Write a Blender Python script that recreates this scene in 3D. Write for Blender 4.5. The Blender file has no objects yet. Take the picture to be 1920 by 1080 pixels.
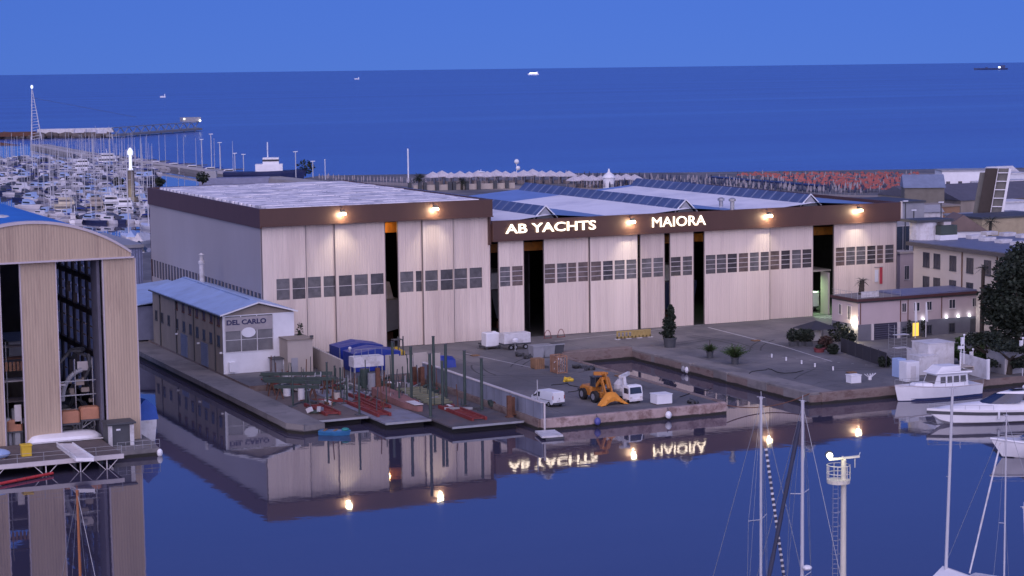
import bpy, math, random
from math import sin, cos, pi, radians, atan2, hypot
from mathutils import Matrix, Vector
random.seed(7)
SC = bpy.context.scene
COL = SC.collection
R = random.uniform

# ------------------------------------------------------------------ camera model of the photograph
FPX, HC, QZ = 3790.0, 45.0, 1.7            # focal length in pixels of a 1920 wide frame, camera height, quay height
TH = math.atan(-0.0125)                    # the horizon climbs to the right
AZ = radians(65.5)                         # angle between the view and the hangar front
_dy = 138 - 0.0125 * 960 - 540
PIT = math.atan(-(_dy * cos(TH)) / FPX)
RX, RY = sin(AZ), -cos(AZ)                 # level right of the camera, in plan
FX, FY = cos(AZ), sin(AZ)                  # level forward of the camera, in plan

def ray(px, py):
    dx, dy = px - 960, py - 540
    u = dx * cos(TH) + dy * sin(TH); v = -dx * sin(TH) + dy * cos(TH)
    f = FPX * cos(PIT) - v * sin(PIT)
    return (u * RX + f * FX, u * RY + f * FY, -FPX * sin(PIT) - v * cos(PIT))

def at(px, py, z=QZ):                      # point of the photograph lying at height z
    d = ray(px, py); t = (z - HC) / d[2]
    return (d[0] * t, d[1] * t, z)

def ony(px, py, y):                        # ... lying on the vertical plane Y = y
    d = ray(px, py); t = y / d[1]
    return (d[0] * t, HC + d[2] * t)

def onx(px, py, x):
    d = ray(px, py); t = x / d[0]
    return (d[1] * t, HC + d[2] * t)

def atd(px, py, D):                        # ... at a plan distance D
    d = ray(px, py); t = D / hypot(d[0], d[1])
    return (d[0] * t, d[1] * t, HC + d[2] * t)

def hat(x, y, px, py):                     # height of the sight line above plan point x, y
    d = ray(px, py); return HC + d[2] * hypot(x, y) / hypot(d[0], d[1])

# ------------------------------------------------------------------ mesh builder
class MB:
    def __init__(s): s.v = []; s.f = []; s.mi = []; s.m = 0
    def add(s, vs, fs):
        o = len(s.v); s.v += [tuple(p) for p in vs]
        for f in fs: s.f.append([i + o for i in f]); s.mi.append(s.m)
        return s
    def box(s, x0, x1, y0, y1, z0, z1):
        if x0 > x1: x0, x1 = x1, x0
        if y0 > y1: y0, y1 = y1, y0
        return s.add([(x0,y0,z0),(x1,y0,z0),(x1,y1,z0),(x0,y1,z0),(x0,y0,z1),(x1,y0,z1),(x1,y1,z1),(x0,y1,z1)],
              [(0,3,2,1),(4,5,6,7),(0,1,5,4),(1,2,6,5),(2,3,7,6),(3,0,4,7)])
    def cbox(s, c, sx, sy, sz): return s.box(c[0]-sx/2, c[0]+sx/2, c[1]-sy/2, c[1]+sy/2, c[2], c[2]+sz)
    def bevbox(s, x0, x1, y0, y1, z0, z1, b=.1):   # box with chamfered upright and top edges
        def ring(i, z): return [(x0+b+i,y0+i,z),(x1-b-i,y0+i,z),(x1-i,y0+b+i,z),(x1-i,y1-b-i,z),(x1-b-i,y1-i,z),(x0+b+i,y1-i,z),(x0+i,y1-b-i,z),(x0+i,y0+b+i,z)]
        return s.loft([ring(0,z0), ring(0,z1-b), ring(b*.8,z1)])
    def loft(s, rings, cap=True, closed=True):
        n = len(rings[0]); vs = [p for r in rings for p in r]; fs = []
        for k in range(len(rings)-1):
            for i in range(n if closed else n-1):
                j = (i+1) % n
                fs.append((k*n+i, k*n+j, (k+1)*n+j, (k+1)*n+i))
        if cap and closed:
            fs.append(tuple(range(n-1,-1,-1))); fs.append(tuple((len(rings)-1)*n+i for i in range(n)))
        return s.add(vs, fs)
    def prism(s, pts, z0, z1):
        return s.loft([[(x,y,z0) for x,y in pts], [(x,y,z1) for x,y in pts]])
    def tube(s, p, q, r, n=8, r2=None):
        p, q = Vector(p), Vector(q); d = q - p
        if d.length < 1e-6: return s
        r2 = r if r2 is None else r2
        u = d.orthogonal().normalized(); w = d.normalized().cross(u)
        ring = lambda c, rr: [tuple(c + u*rr*cos(2*pi*i/n) + w*rr*sin(2*pi*i/n)) for i in range(n)]
        return s.loft([ring(p, r), ring(q, r2)])
    def path(s, pts, r, n=6):
        for a, b in zip(pts, pts[1:]): s.tube(a, b, r, n)
        return s
    def lathe(s, c, prof, n=16):
        return s.loft([[(c[0]+r*cos(2*pi*i/n), c[1]+r*sin(2*pi*i/n), c[2]+z) for i in range(n)] for r, z in prof])
    def ball(s, c, rx, ry=None, rz=None, n=10, m=6):
        ry = rx if ry is None else ry; rz = rx if rz is None else rz
        rings = []
        for k in range(m+1):
            a = -pi/2 + pi*k/m; cr = max(cos(a), .02)
            rings.append([(c[0]+rx*cr*cos(2*pi*i/n), c[1]+ry*cr*sin(2*pi*i/n), c[2]+rz*sin(a)) for i in range(n)])
        return s.loft(rings)
    def quad(s, a, b, c, d): return s.add([a,b,c,d], [(0,1,2,3)])
    def bar(s, p, q, w, h):                # square bar between two points, w across, h upright
        p, q = Vector(p), Vector(q); d = (q-p).normalized()
        up = Vector((0,0,1)) if abs(d.z) < .9 else Vector((0,1,0))
        u = d.cross(up).normalized()*w/2; k = u.cross(d).normalized()*h/2
        return s.loft([[tuple(c+u+k), tuple(c-u+k), tuple(c-u-k), tuple(c+u-k)] for c in (p, q)])
    def arch(s, pts, y0, y1): # section in XZ extruded along Y
        return s.loft([[(x,y0,z) for x,z in pts], [(x,y1,z) for x,z in pts]])
    def ext_x(s, pts, x0, x1):  # section in YZ extruded along X
        return s.loft([[(x0,y,z) for y,z in pts], [(x1,y,z) for y,z in pts]])
    def build(s, name, mats, parent=None, smooth=False, kind=None):
        me = bpy.data.meshes.new(name)
        off = parent_off(parent)
        me.from_pydata([(x-off[0], y-off[1], z-off[2]) for x,y,z in s.v], [], s.f)
        if not isinstance(mats, (list, tuple)): mats = [mats]
        for m in mats: me.materials.append(m)
        if len(mats) > 1: me.polygons.foreach_set('material_index', s.mi)
        if smooth: me.polygons.foreach_set('use_smooth', [True]*len(me.polygons))
        import bmesh
        bm = bmesh.new(); bm.from_mesh(me); bmesh.ops.recalc_face_normals(bm, faces=bm.faces); bm.to_mesh(me); bm.free()
        if smooth and hasattr(me, 'set_sharp_from_angle'): me.set_sharp_from_angle(angle=radians(40))
        o = bpy.data.objects.new(name, me); COL.objects.link(o)
        if parent: o.parent = parent
        if kind: o['kind'] = kind
        return o

def parent_off(p):
    x = y = z = 0
    while p is not None:
        x += p.location.x; y += p.location.y; z += p.location.z; p = p.parent
    return (x, y, z)

def thing(name, label, cat, loc=(0,0,0), group=None):
    o = bpy.data.objects.new(name, None); COL.objects.link(o)
    o.empty_display_size = .5; o.location = loc
    return tag(o, label, cat, group)

def tag(o, label=None, cat=None, group=None, kind=None):
    if label: o['label'] = label
    if cat: o['category'] = cat
    if group: o['group'] = group
    if kind: o['kind'] = kind
    return o

def dup(root, loc, rz=0, label=None, sc=None, group=None):
    def cp(o, par):
        c = o.copy(); COL.objects.link(c)
        if par is not None: c.parent = par
        for ch in list(o.children): cp(ch, c)
        return c
    r = cp(root, None); r.location = loc; r.rotation_euler = (0,0,rz)
    if sc: r.scale = (sc,sc,sc) if not isinstance(sc, tuple) else sc
    if label: r['label'] = label
    if group: r['group'] = group
    return r

def place(root, loc, rz=0, sc=None):
    root.location = loc; root.rotation_euler = (0,0,rz)
    if sc: root.scale = (sc,sc,sc)
    return root

def text_obj(s, box, y, depth, mat, name, parent, axis='y', bold=0.0, shear=0.0, slope=None):
    # lettering fitted to box = (u0, u1, z0, z1), standing on the plane Y = y
    cu = bpy.data.curves.new('t', 'FONT'); cu.body = s; cu.extrude = .5; cu.offset = bold; cu.shear = shear; cu.resolution_u = 3
    to = bpy.data.objects.new('t', cu); COL.objects.link(to)
    dg = bpy.context.evaluated_depsgraph_get(); dg.update()
    me = bpy.data.meshes.new_from_object(to.evaluated_get(dg))
    vs = [tuple(v.co) for v in me.vertices]; fs = [list(p.vertices) for p in me.polygons]
    bpy.data.objects.remove(to); bpy.data.curves.remove(cu); bpy.data.meshes.remove(me)
    x0 = min(v[0] for v in vs); x1 = max(v[0] for v in vs); y0 = min(v[1] for v in vs); y1 = max(v[1] for v in vs)
    mb = MB()
    mb.add([(box[0]+(v[0]-x0)/(x1-x0)*(box[1]-box[0]), y + v[2]*-depth, box[2]+(v[1]-y0)/(y1-y0)*(box[3]-box[2])) for v in vs], fs)
    return mb.build(name, mat, parent)

# ------------------------------------------------------------------ materials
def NT(name):
    m = bpy.data.materials.new(name); m.use_nodes = True
    nt = m.node_tree; return m, nt, nt.nodes['Principled BSDF']
def N(nt, t, **k):
    n = nt.nodes.new(t)
    for a, b in k.items(): setattr(n, a, b)
    return n
MATS = {}
def mat(name, col, rough=.65, metal=0, var=.18, sc=.6, bump=0.0, bsc=None, streak=0, spec=.5, rib=None, dirt=None, stripe=None, tide=None, stain=None):
    """plain weathered surface: two noises vary the base colour; rib = (axis, period) gives corrugation; dirt = (colour, amount, scale) patches"""
    if name in MATS: return MATS[name]
    m, nt, p = NT(name); L = nt.links.new
    p.inputs['Roughness'].default_value = rough; p.inputs['Metallic'].default_value = metal
    p.inputs['Specular IOR Level'].default_value = spec
    tc = N(nt, 'ShaderNodeTexCoord')
    mp = N(nt, 'ShaderNodeMapping'); L(tc.outputs['Object'], mp.inputs[0])
    if streak: mp.inputs['Scale'].default_value = (1, 1, 1/streak)
    n1 = N(nt, 'ShaderNodeTexNoise'); n1.inputs['Scale'].default_value = sc; n1.inputs['Detail'].default_value = 6; n1.inputs['Roughness'].default_value = .65
    L(mp.outputs[0], n1.inputs['Vector'])
    mr = N(nt, 'ShaderNodeMapRange'); mr.inputs[1].default_value = .25; mr.inputs[2].default_value = .75
    mr.inputs[3].default_value = 1-var; mr.inputs[4].default_value = 1+var
    L(n1.outputs[0], mr.inputs[0])
    mx = N(nt, 'ShaderNodeVectorMath', operation='SCALE'); mx.inputs[0].default_value = col[:3]
    L(mr.outputs[0], mx.inputs['Scale'])
    out = mx.outputs[0]
    if dirt:
        n2 = N(nt, 'ShaderNodeTexNoise'); n2.inputs['Scale'].default_value = dirt[2]; n2.inputs['Detail'].default_value = 8; n2.inputs['Roughness'].default_value = .7
        L(mp.outputs[0], n2.inputs['Vector'])
        m2 = N(nt, 'ShaderNodeMapRange'); m2.inputs[1].default_value = .5; m2.inputs[2].default_value = .62; m2.inputs[4].default_value = dirt[1]
        L(n2.outputs[0], m2.inputs[0])
        mm = N(nt, 'ShaderNodeMix', data_type='RGBA'); L(m2.outputs[0], mm.inputs['Factor']); L(out, mm.inputs['A']); mm.inputs['B'].default_value = (*dirt[0], 1)
        out = mm.outputs['Result']
    if stain:
        n2 = N(nt, 'ShaderNodeTexNoise'); n2.inputs['Scale'].default_value = stain[2]; n2.inputs['Detail'].default_value = 10; n2.inputs['Roughness'].default_value = .75; n2.inputs['Distortion'].default_value = 1.2
        L(tc.outputs['Object'], n2.inputs['Vector'])
        m2 = N(nt, 'ShaderNodeMapRange'); m2.inputs[1].default_value = .58; m2.inputs[2].default_value = .70; m2.inputs[4].default_value = stain[1]
        L(n2.outputs[0], m2.inputs[0])
        mm = N(nt, 'ShaderNodeMix', data_type='RGBA'); L(m2.outputs[0], mm.inputs['Factor']); L(out, mm.inputs['A']); mm.inputs['B'].default_value = (*stain[0], 1)
        out = mm.outputs['Result']
    if stripe:  # (axis, period, colour, width share)
        sx = N(nt, 'ShaderNodeSeparateXYZ'); L(tc.outputs['Object'], sx.inputs[0])
        mo = N(nt, 'ShaderNodeMath', operation='MULTIPLY'); L(sx.outputs[stripe[0]], mo.inputs[0]); mo.inputs[1].default_value = 1/stripe[1]
        fr = N(nt, 'ShaderNodeMath', operation='FRACT'); L(mo.outputs[0], fr.inputs[0])
        lt = N(nt, 'ShaderNodeMath', operation='LESS_THAN'); L(fr.outputs[0], lt.inputs[0]); lt.inputs[1].default_value = stripe[3]
        mm = N(nt, 'ShaderNodeMix', data_type='RGBA'); L(lt.outputs[0], mm.inputs['Factor']); L(out, mm.inputs['A']); mm.inputs['B'].default_value = (*stripe[2], 1)
        out = mm.outputs['Result']
    if tide:  # wet weed and slime below the high water line
        gz = N(nt, 'ShaderNodeNewGeometry'); sz = N(nt, 'ShaderNodeSeparateXYZ'); L(gz.outputs['Position'], sz.inputs[0])
        ad_ = N(nt, 'ShaderNodeMath', operation='MULTIPLY_ADD'); L(n1.outputs[0], ad_.inputs[0]); ad_.inputs[1].default_value = .5; L(sz.outputs[2], ad_.inputs[2])
        m3 = N(nt, 'ShaderNodeMapRange'); m3.inputs[1].default_value = tide; m3.inputs[2].default_value = tide+.12; m3.inputs[3].default_value = 1; m3.inputs[4].default_value = 0; L(ad_.outputs[0], m3.inputs[0])
        mm = N(nt, 'ShaderNodeMix', data_type='RGBA'); L(m3.outputs[0], mm.inputs['Factor']); L(out, mm.inputs['A']); mm.inputs['B'].default_value = (.022, .021, .018, 1)
        out = mm.outputs['Result']
    L(out, p.inputs['Base Color'])
    hs = None
    if rib:
        sx = N(nt, 'ShaderNodeSeparateXYZ'); L(tc.outputs['Object'], sx.inputs[0])
        mo = N(nt, 'ShaderNodeMath', operation='MULTIPLY'); L(sx.outputs[rib[0]], mo.inputs[0]); mo.inputs[1].default_value = 2*pi/rib[1]
        sn = N(nt, 'ShaderNodeMath', operation='SINE'); L(mo.outputs[0], sn.inputs[0])
        hs = sn.outputs[0]; bd = rib[2] if len(rib) > 2 else .04
    elif bump:
        n3 = N(nt, 'ShaderNodeTexNoise'); n3.inputs['Scale'].default_value = bsc or sc*6; n3.inputs['Detail'].default_value = 5
        L(tc.outputs['Object'], n3.inputs['Vector']); hs = n3.outputs[0]; bd = bump
    if hs is not None:
        b = N(nt, 'ShaderNodeBump'); b.inputs['Strength'].default_value = 1; b.inputs['Distance'].default_value = bd
        L(hs, b.inputs['Height']); L(b.outputs[0], p.inputs['Normal'])
    MATS[name] = m; return m

def emit(name, col, s):
    if name in MATS: return MATS[name]
    m, nt, p = NT(name)
    p.inputs['Base Color'].default_value = (*[min(1, c) for c in col], 1); p.inputs['Emission Color'].default_value = (*col, 1); p.inputs['Emission Strength'].default_value = s
    MATS[name] = m; return m

def glass(name, col, rough=.12, var=.5, sc=.35):
    return mat(name, col, rough=rough, var=var, sc=sc, spec=.8)

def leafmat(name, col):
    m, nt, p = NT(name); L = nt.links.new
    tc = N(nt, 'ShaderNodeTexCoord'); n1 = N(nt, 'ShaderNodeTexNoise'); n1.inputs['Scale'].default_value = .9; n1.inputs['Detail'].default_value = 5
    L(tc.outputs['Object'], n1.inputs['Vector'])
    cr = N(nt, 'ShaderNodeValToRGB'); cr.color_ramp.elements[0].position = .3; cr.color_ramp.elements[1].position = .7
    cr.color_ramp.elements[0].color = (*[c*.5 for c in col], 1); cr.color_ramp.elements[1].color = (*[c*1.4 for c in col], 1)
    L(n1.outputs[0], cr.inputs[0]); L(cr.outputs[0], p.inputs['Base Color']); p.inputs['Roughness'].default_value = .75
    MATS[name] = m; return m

CLAD = [mat('cream_corrugated_cladding_%s' % n_, c_, .55, var=.08, sc=.5, streak=14, rib=(0, .42, .014), dirt=((.47,.38,.34), d_, s_), stripe=(0, 1.68, tuple(q*.86 for q in c_), .05)) for n_, c_, d_, s_ in (('pale', (.73,.625,.535), .4, .35), ('warm', (.68,.575,.49), .55, .3), ('bright', (.77,.665,.57), .35, .45))]
cladding = CLAD[0]
cladding_s= mat('grey_side_cladding', (.36,.34,.36), .6, var=.07, sc=.12, streak=3, rib=(1, .42, .03))
fascia_m  = mat('brown_fascia_sheet', (.082,.040,.031), .5, var=.12, sc=.3, streak=3)
door_edge = mat('dark_door_edge', (.17,.145,.14), .6, var=.1)
trim_m    = mat('pale_trim', (.55,.52,.52), .5, var=.08)
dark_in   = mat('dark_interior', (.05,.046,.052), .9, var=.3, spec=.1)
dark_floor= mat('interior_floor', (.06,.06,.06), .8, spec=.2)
WINS = [mat('window_pane_%s' % n_, c_, r_, var=.55, sc=.8, spec=.6) for n_, c_, r_ in (('dim', (.10,.094,.097), .3), ('grey', (.125,.12,.125), .35), ('dark', (.065,.06,.065), .2), ('warm', (.135,.10,.088), .35))]
win_m     = mat('dim_polycarbonate_window', (.105,.098,.10), .3, var=.45, sc=.45, spec=.6)
win_l     = mat('office_glass', (.03,.035,.05), .12, var=.4, spec=.7)
concrete  = mat('quay_concrete', (.20,.19,.19), .85, var=.3, sc=.12, bump=.03, dirt=((.10,.10,.105), .7, .16), tide=.95)
quayside  = mat('stained_quay_wall', (.21,.165,.15), .85, var=.35, sc=.35, streak=.5, bump=.06, dirt=((.09,.05,.045), .75, .35), tide=.95)
pier_m    = mat('pink_weathered_concrete', (.40,.31,.29), .8, var=.3, sc=.4, bump=.06, dirt=((.15,.085,.075), .75, .45), tide=.9)
asphalt   = mat('worn_yard_asphalt', (.118,.119,.130), .8, var=.38, sc=.09, bump=.02, bsc=2, dirt=((.22,.205,.20), .65, .045), stain=((.035,.034,.036), .75, .16), stripe=(0, 7.3, (.05,.05,.052), .011))
white_p   = mat('white_paint', (.72,.74,.78), .4, var=.08, sc=.6)
white_d   = mat('dirty_white_paint', (.60,.60,.62), .5, var=.14, sc=.8, dirt=((.34,.32,.3), .5, .7))
gel       = mat('white_gelcoat', (.76,.77,.80), .22, var=.05)
grey_p    = mat('grey_paint', (.28,.29,.32), .6, var=.15)
dark_p    = mat('dark_grey_paint', (.06,.065,.075), .6, var=.2)
steel     = mat('galvanised_steel', (.36,.37,.39), .45, metal=.5, var=.2, sc=1)
rust      = mat('rusty_steel', (.12,.055,.035), .85, var=.4, sc=1.5)
red_p     = mat('red_oxide_beam', (.17,.028,.026), .65, var=.35, sc=1.2)
green_p   = mat('green_steel_post', (.035,.058,.052), .6, var=.3, sc=.8)
yellow_p  = mat('yellow_paint', (.62,.42,.03), .5, var=.15)
orange_p  = mat('orange_machine_paint', (.44,.17,.025), .5, var=.25, sc=1.2, dirt=((.16,.08,.03), .5, 1.1))
blue_t    = mat('blue_tarpaulin', (.012,.035,.25), .45, var=.2, sc=.7, bump=.05, bsc=2)
blue_roof = mat('blue_membrane_roof', (.03,.17,.55), .5, var=.12, sc=.2, bump=.04, bsc=.6)
lblue_roof= mat('pale_blue_sheet_roof', (.34,.46,.70), .45, var=.14, sc=.25, dirt=((.24,.32,.48), .4, .3))
rubber    = mat('black_rubber', (.015,.015,.017), .8)
wood      = mat('wooden_planks', (.26,.15,.08), .7, var=.3, sc=1.5, stripe=(0, .3, (.09,.05,.03), .12))
deckwood  = mat('weathered_deck_planks', (.12,.10,.10), .8, var=.3, sc=.8, stripe=(1, .35, (.05,.045,.045), .12))
beige     = mat('beige_render', (.42,.38,.34), .85, var=.14, sc=.3, streak=2)
beige_d   = mat('stained_beige_render', (.27,.235,.20), .85, var=.2, sc=.25, streak=3, dirt=((.19,.165,.15), .5, .3))
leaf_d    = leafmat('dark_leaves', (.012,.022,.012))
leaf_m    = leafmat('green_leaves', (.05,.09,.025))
bark      = mat('bark', (.05,.04,.032), .9, var=.3, sc=2)
glow_w    = emit('floodlight_lens', (1,.86,.55), 6)
# ------------------------------------------------------------------ sky, sun, camera
SUN_EL, SUN_AZ = radians(3.0), radians(180 + 32)      # azimuth measured from +Y towards +X
W = bpy.data.worlds.new("World"); SC.world = W; W.use_nodes = True
nt = W.node_tree; L = nt.links.new
bg = nt.nodes['Background']
sky = N(nt, 'ShaderNodeTexSky', sky_type='NISHITA', sun_disc=False)
sky.sun_elevation = SUN_EL; sky.sun_rotation = SUN_AZ
sky.ozone_density = 4.0; sky.dust_density = .6; sky.altitude = 40
tc = N(nt, 'ShaderNodeTexCoord'); sx = N(nt, 'ShaderNodeSeparateXYZ'); L(tc.outputs['Generated'], sx.inputs[0])
mz = N(nt, 'ShaderNodeMath', operation='MAXIMUM'); L(sx.outputs[2], mz.inputs[0]); mz.inputs[1].default_value = 0
mm = N(nt, 'ShaderNodeMath', operation='MULTIPLY_ADD'); L(mz.outputs[0], mm.inputs[0]); mm.inputs[1].default_value = .8; mm.inputs[2].default_value = .17
cx = N(nt, 'ShaderNodeCombineXYZ'); L(sx.outputs[0], cx.inputs[0]); L(sx.outputs[1], cx.inputs[1]); L(mm.outputs[0], cx.inputs[2])
nm = N(nt, 'ShaderNodeVectorMath', operation='NORMALIZE'); L(cx.outputs[0], nm.inputs[0]); L(nm.outputs[0], sky.inputs[0])
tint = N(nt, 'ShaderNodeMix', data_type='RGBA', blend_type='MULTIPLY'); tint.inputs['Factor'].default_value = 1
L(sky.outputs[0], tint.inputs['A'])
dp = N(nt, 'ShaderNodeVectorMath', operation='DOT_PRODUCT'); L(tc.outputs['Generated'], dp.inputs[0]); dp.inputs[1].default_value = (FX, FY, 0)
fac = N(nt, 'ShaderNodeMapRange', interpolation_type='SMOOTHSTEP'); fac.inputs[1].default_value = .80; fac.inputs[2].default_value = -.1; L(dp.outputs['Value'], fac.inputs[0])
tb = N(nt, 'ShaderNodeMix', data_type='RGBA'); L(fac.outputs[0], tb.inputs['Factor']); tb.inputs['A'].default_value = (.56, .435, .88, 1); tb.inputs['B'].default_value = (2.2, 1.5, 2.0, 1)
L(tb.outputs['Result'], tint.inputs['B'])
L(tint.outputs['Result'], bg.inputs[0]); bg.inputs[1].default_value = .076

sl = bpy.data.lights.new('evening_glow', 'SUN'); sl.energy = .68; sl.angle = radians(110); sl.color = (1, .76, .74)
so = bpy.data.objects.new('evening_glow', sl); COL.objects.link(so)
sd = Vector((sin(SUN_AZ)*cos(radians(24)), cos(SUN_AZ)*cos(radians(24)), sin(radians(24))))
so.rotation_euler = sd.to_track_quat('Z', 'Y').to_euler()

cam = bpy.data.cameras.new('camera'); co = bpy.data.objects.new('camera', cam); COL.objects.link(co); SC.camera = co
cam.sensor_width = 36; cam.lens = FPX / 1920 * 36; cam.clip_start = 1; cam.clip_end = 90000
Rv = Vector((RX, RY, 0)); Fh = Vector((FX, FY, 0))
Fv = Fh*cos(PIT) + Vector((0,0,-sin(PIT))); Dv = Fh*-sin(PIT) + Vector((0,0,-cos(PIT)))
Xi = Rv*cos(TH) - Dv*sin(TH); Yi = Rv*sin(TH) + Dv*cos(TH)
co.matrix_world = Matrix(((Xi.x, -Yi.x, -Fv.x, 0), (Xi.y, -Yi.y, -Fv.y, 0), (Xi.z, -Yi.z, -Fv.z, HC), (0,0,0,1)))

vs = SC.view_settings; vs.view_transform = 'Standard'; vs.look = 'None'; vs.gamma = 1; vs.exposure = 2.2
SC.cycles.max_bounces = 6; SC.cycles.diffuse_bounces = 3; SC.cycles.glossy_bounces = 4; SC.cycles.transmission_bounces = 4
SC.cycles.use_denoising = True; SC.cycles.sample_clamp_indirect = 4; SC.cycles.caustics_reflective = False

# ------------------------------------------------------------------ water and land
def water(name, base, rough, layers, ior=1.33, wind=0):
    m, nt, p = NT(name); L = nt.links.new
    p.inputs['Base Color'].default_value = (*base, 1); p.inputs['Roughness'].default_value = rough; p.inputs['IOR'].default_value = ior
    tc = N(nt, 'ShaderNodeTexCoord'); prev = None
    for sc, stretch, dist in layers:
        mp = N(nt, 'ShaderNodeMapping'); L(tc.outputs['Object'], mp.inputs[0]); mp.inputs['Scale'].default_value = (1, stretch, 1); mp.inputs['Rotation'].default_value = (0,0,radians(24))
        n1 = N(nt, 'ShaderNodeTexNoise'); n1.inputs['Scale'].default_value = sc; n1.inputs['Detail'].default_value = 3; L(mp.outputs[0], n1.inputs['Vector'])
        b = N(nt, 'ShaderNodeBump'); b.inputs['Strength'].default_value = 1; b.inputs['Distance'].default_value = dist
        L(n1.outputs[0], b.inputs['Height'])
        if prev: L(prev, b.inputs['Normal'])
        prev = b.outputs[0]
    if wind:   # wind streaks: long patches that differ in roughness and tone
        mp = N(nt, 'ShaderNodeMapping'); L(tc.outputs['Object'], mp.inputs[0]); mp.inputs['Rotation'].default_value = (0,0,radians(24)); mp.inputs['Scale'].default_value = (wind*.12, wind, 1)
        n1 = N(nt, 'ShaderNodeTexNoise'); n1.inputs['Scale'].default_value = 1; n1.inputs['Detail'].default_value = 6; n1.inputs['Roughness'].default_value = .6; L(mp.outputs[0], n1.inputs['Vector'])
        mr = N(nt, 'ShaderNodeMapRange'); mr.inputs[1].default_value = .35; mr.inputs[2].default_value = .65; mr.inputs[3].default_value = rough*.85; mr.inputs[4].default_value = rough*1.18; L(n1.outputs[0], mr.inputs[0]); L(mr.outputs[0], p.inputs['Roughness'])
        mr = N(nt, 'ShaderNodeMapRange'); mr.inputs[1].default_value = .35; mr.inputs[2].default_value = .65; mr.inputs[3].default_value = .92; mr.inputs[4].default_value = 1.08; L(n1.outputs[0], mr.inputs[0])
        sc_ = N(nt, 'ShaderNodeVectorMath', operation='SCALE'); sc_.inputs[0].default_value = base; L(mr.outputs[0], sc_.inputs['Scale']); L(sc_.outputs[0], p.inputs['Base Color'])
    L(prev, p.inputs['Normal']); return m
WZ = .32
harbour_m = water('harbour_water', (.056,.052,.086), .025, ((.16, 1, .007), (.45, 1, .0045), (1.3, 1, .001)), 1.75, .03)
sea_m = water('open_sea', (.055,.098,.31), .22, ((.02, 3, .8), (.12, 2, .25)), 1.33, .006)
mb = MB(); n = 96
ring = [(60000*cos(2*pi*i/n), 60000*sin(2*pi*i/n), .1) for i in range(n)]
mb.add(ring, [tuple(range(n))]); mb.build('sea', sea_m, kind='structure')
mb = MB(); mb.add([(-500,-200,WZ),(620,-200,WZ),(620,300,WZ),(250,780,WZ),(246,1375,WZ),(-500,1375,WZ)], [(0,1,2,3,4,5)])
mb.build('harbour_water', harbour_m, kind='structure')

sh = [at(px, py, 0)[:2] for px, py in ((600,337),(760,334.5),(1000,333),(1300,331),(1500,328),(1700,325.5),(1920,322))]
land = [(77,470),(77,331),(81.25,331),(81.25,266),(105.3,266),(105.3,222.6),(131.2,222.2),(131.8,271),(143.4,274),(144.2,222.4),(640,222.4),(1400,200),(1500,420)] + sh[::-1] + [(262,775),(232,500)]
mb = MB(); mb.m = 0
nl = len(land)
mb.add([(x,y,QZ) for x,y in land], [tuple(range(nl))]); mb.m = 1
for i in range(nl):
    (x0,y0),(x1,y1) = land[i], land[(i+1)%nl]
    mb.quad((x0,y0,QZ),(x1,y1,QZ),(x1,y1,-3),(x0,y0,-3))
mb.build('quay', [asphalt, quayside], kind='structure')
# concrete copings round the basin and along the quays, one sheet above the yard
def strip(name, pts, w, z0, z1, m):
    mb = MB()
    for (x0,y0),(x1,y1) in zip(pts, pts[1:]):
        d = hypot(x1-x0, y1-y0); nx, ny = -(y1-y0)/d*w, (x1-x0)/d*w
        mb.prism([(x0,y0),(x1,y1),(x1+nx,y1+ny),(x0+nx,y0+ny)], z0, z1)
    return mb.build(name, m, kind='structure')
strip('basin_coping', [(144.28,222.7),(143.6,273.6)], -4.6, QZ-.02, QZ+.012, concrete)
mb = MB()
for i in range(5):   # heavy concrete kerb blocks along the basin
    y0 = 222.5 + i*10.3; x = 144.25 - .7*(i/5.0)
    mb.bevbox(x-.15, x+1.5, y0+.12, y0+10.1, -.4, QZ+.28, .1)
mb.build('basin_kerb', concrete, kind='structure')
mb = MB(); mb.bevbox(131.6, 143.6, 270.9, 272.6, -.4, QZ+.55, .1)
mb.build('basin_head_wall', quayside, kind='structure')
mb = MB(); mb.bevbox(105.2, 131.3, 222.0, 222.9, -.5, QZ+.12, .08)
mb.build('pier_edge', pier_m, kind='structure')
mb = MB(); mb.bevbox(130.9, 131.7, 222.95, 270.8, -.5, QZ+.12, .08)
mb.build('pier_side_kerb', quayside, kind='structure')
mb = MB(); mb.bevbox(145.9, 158.4, 222.2, 223.0, -.5, QZ+.22, .08)
mb.build('quay_edge', quayside, kind='structure')
mb = MB(); mb.prism([(76.9,331),(76.9,236.4),(78.3,234.1),(81.2,234.6),(81.2,266),(81.19,266.02),(81.19,331)], -.6, 1.45); mb.prism([(76.7,331),(76.7,236.3),(78.2,233.85),(78.6,234.4),(77.4,236.5),(77.4,331)], .9, 1.6)
mb.build('left_quay', concrete, kind='structure')
mark = mat('road_marking', (.42,.42,.43), .8, var=.3, sc=.8)
mb = MB()
def line(p, q, w=.15):
    d = hypot(q[0]-p[0], q[1]-p[1]); nx, ny = -(q[1]-p[1])/d*w, (q[0]-p[0])/d*w
    mb.quad((p[0]-nx,p[1]-ny,QZ+.018),(q[0]-nx,q[1]-ny,QZ+.018),(q[0]+nx,q[1]+ny,QZ+.018),(p[0]+nx,p[1]+ny,QZ+.018))
line(at(1328,614)[:2], at(1470,650)[:2], .2); line(at(1470,650)[:2], at(1560,678)[:2], .14)
line(at(1395,600)[:2], at(1040,640)[:2], .12); line(at(870,662)[:2], at(1000,690)[:2], .12)
for px in range(1440, 1660, 26): line(at(px, 668+(px-1440)*.09)[:2], at(px+5, 668+(px-1440)*.09)[:2], .1)
for px in (1536, 1545, 1554, 1562):
    line(at(px, 597)[:2], at(px+12, 594)[:2], .1)
mb.build('yard_marking', mark, kind='structure')
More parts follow.
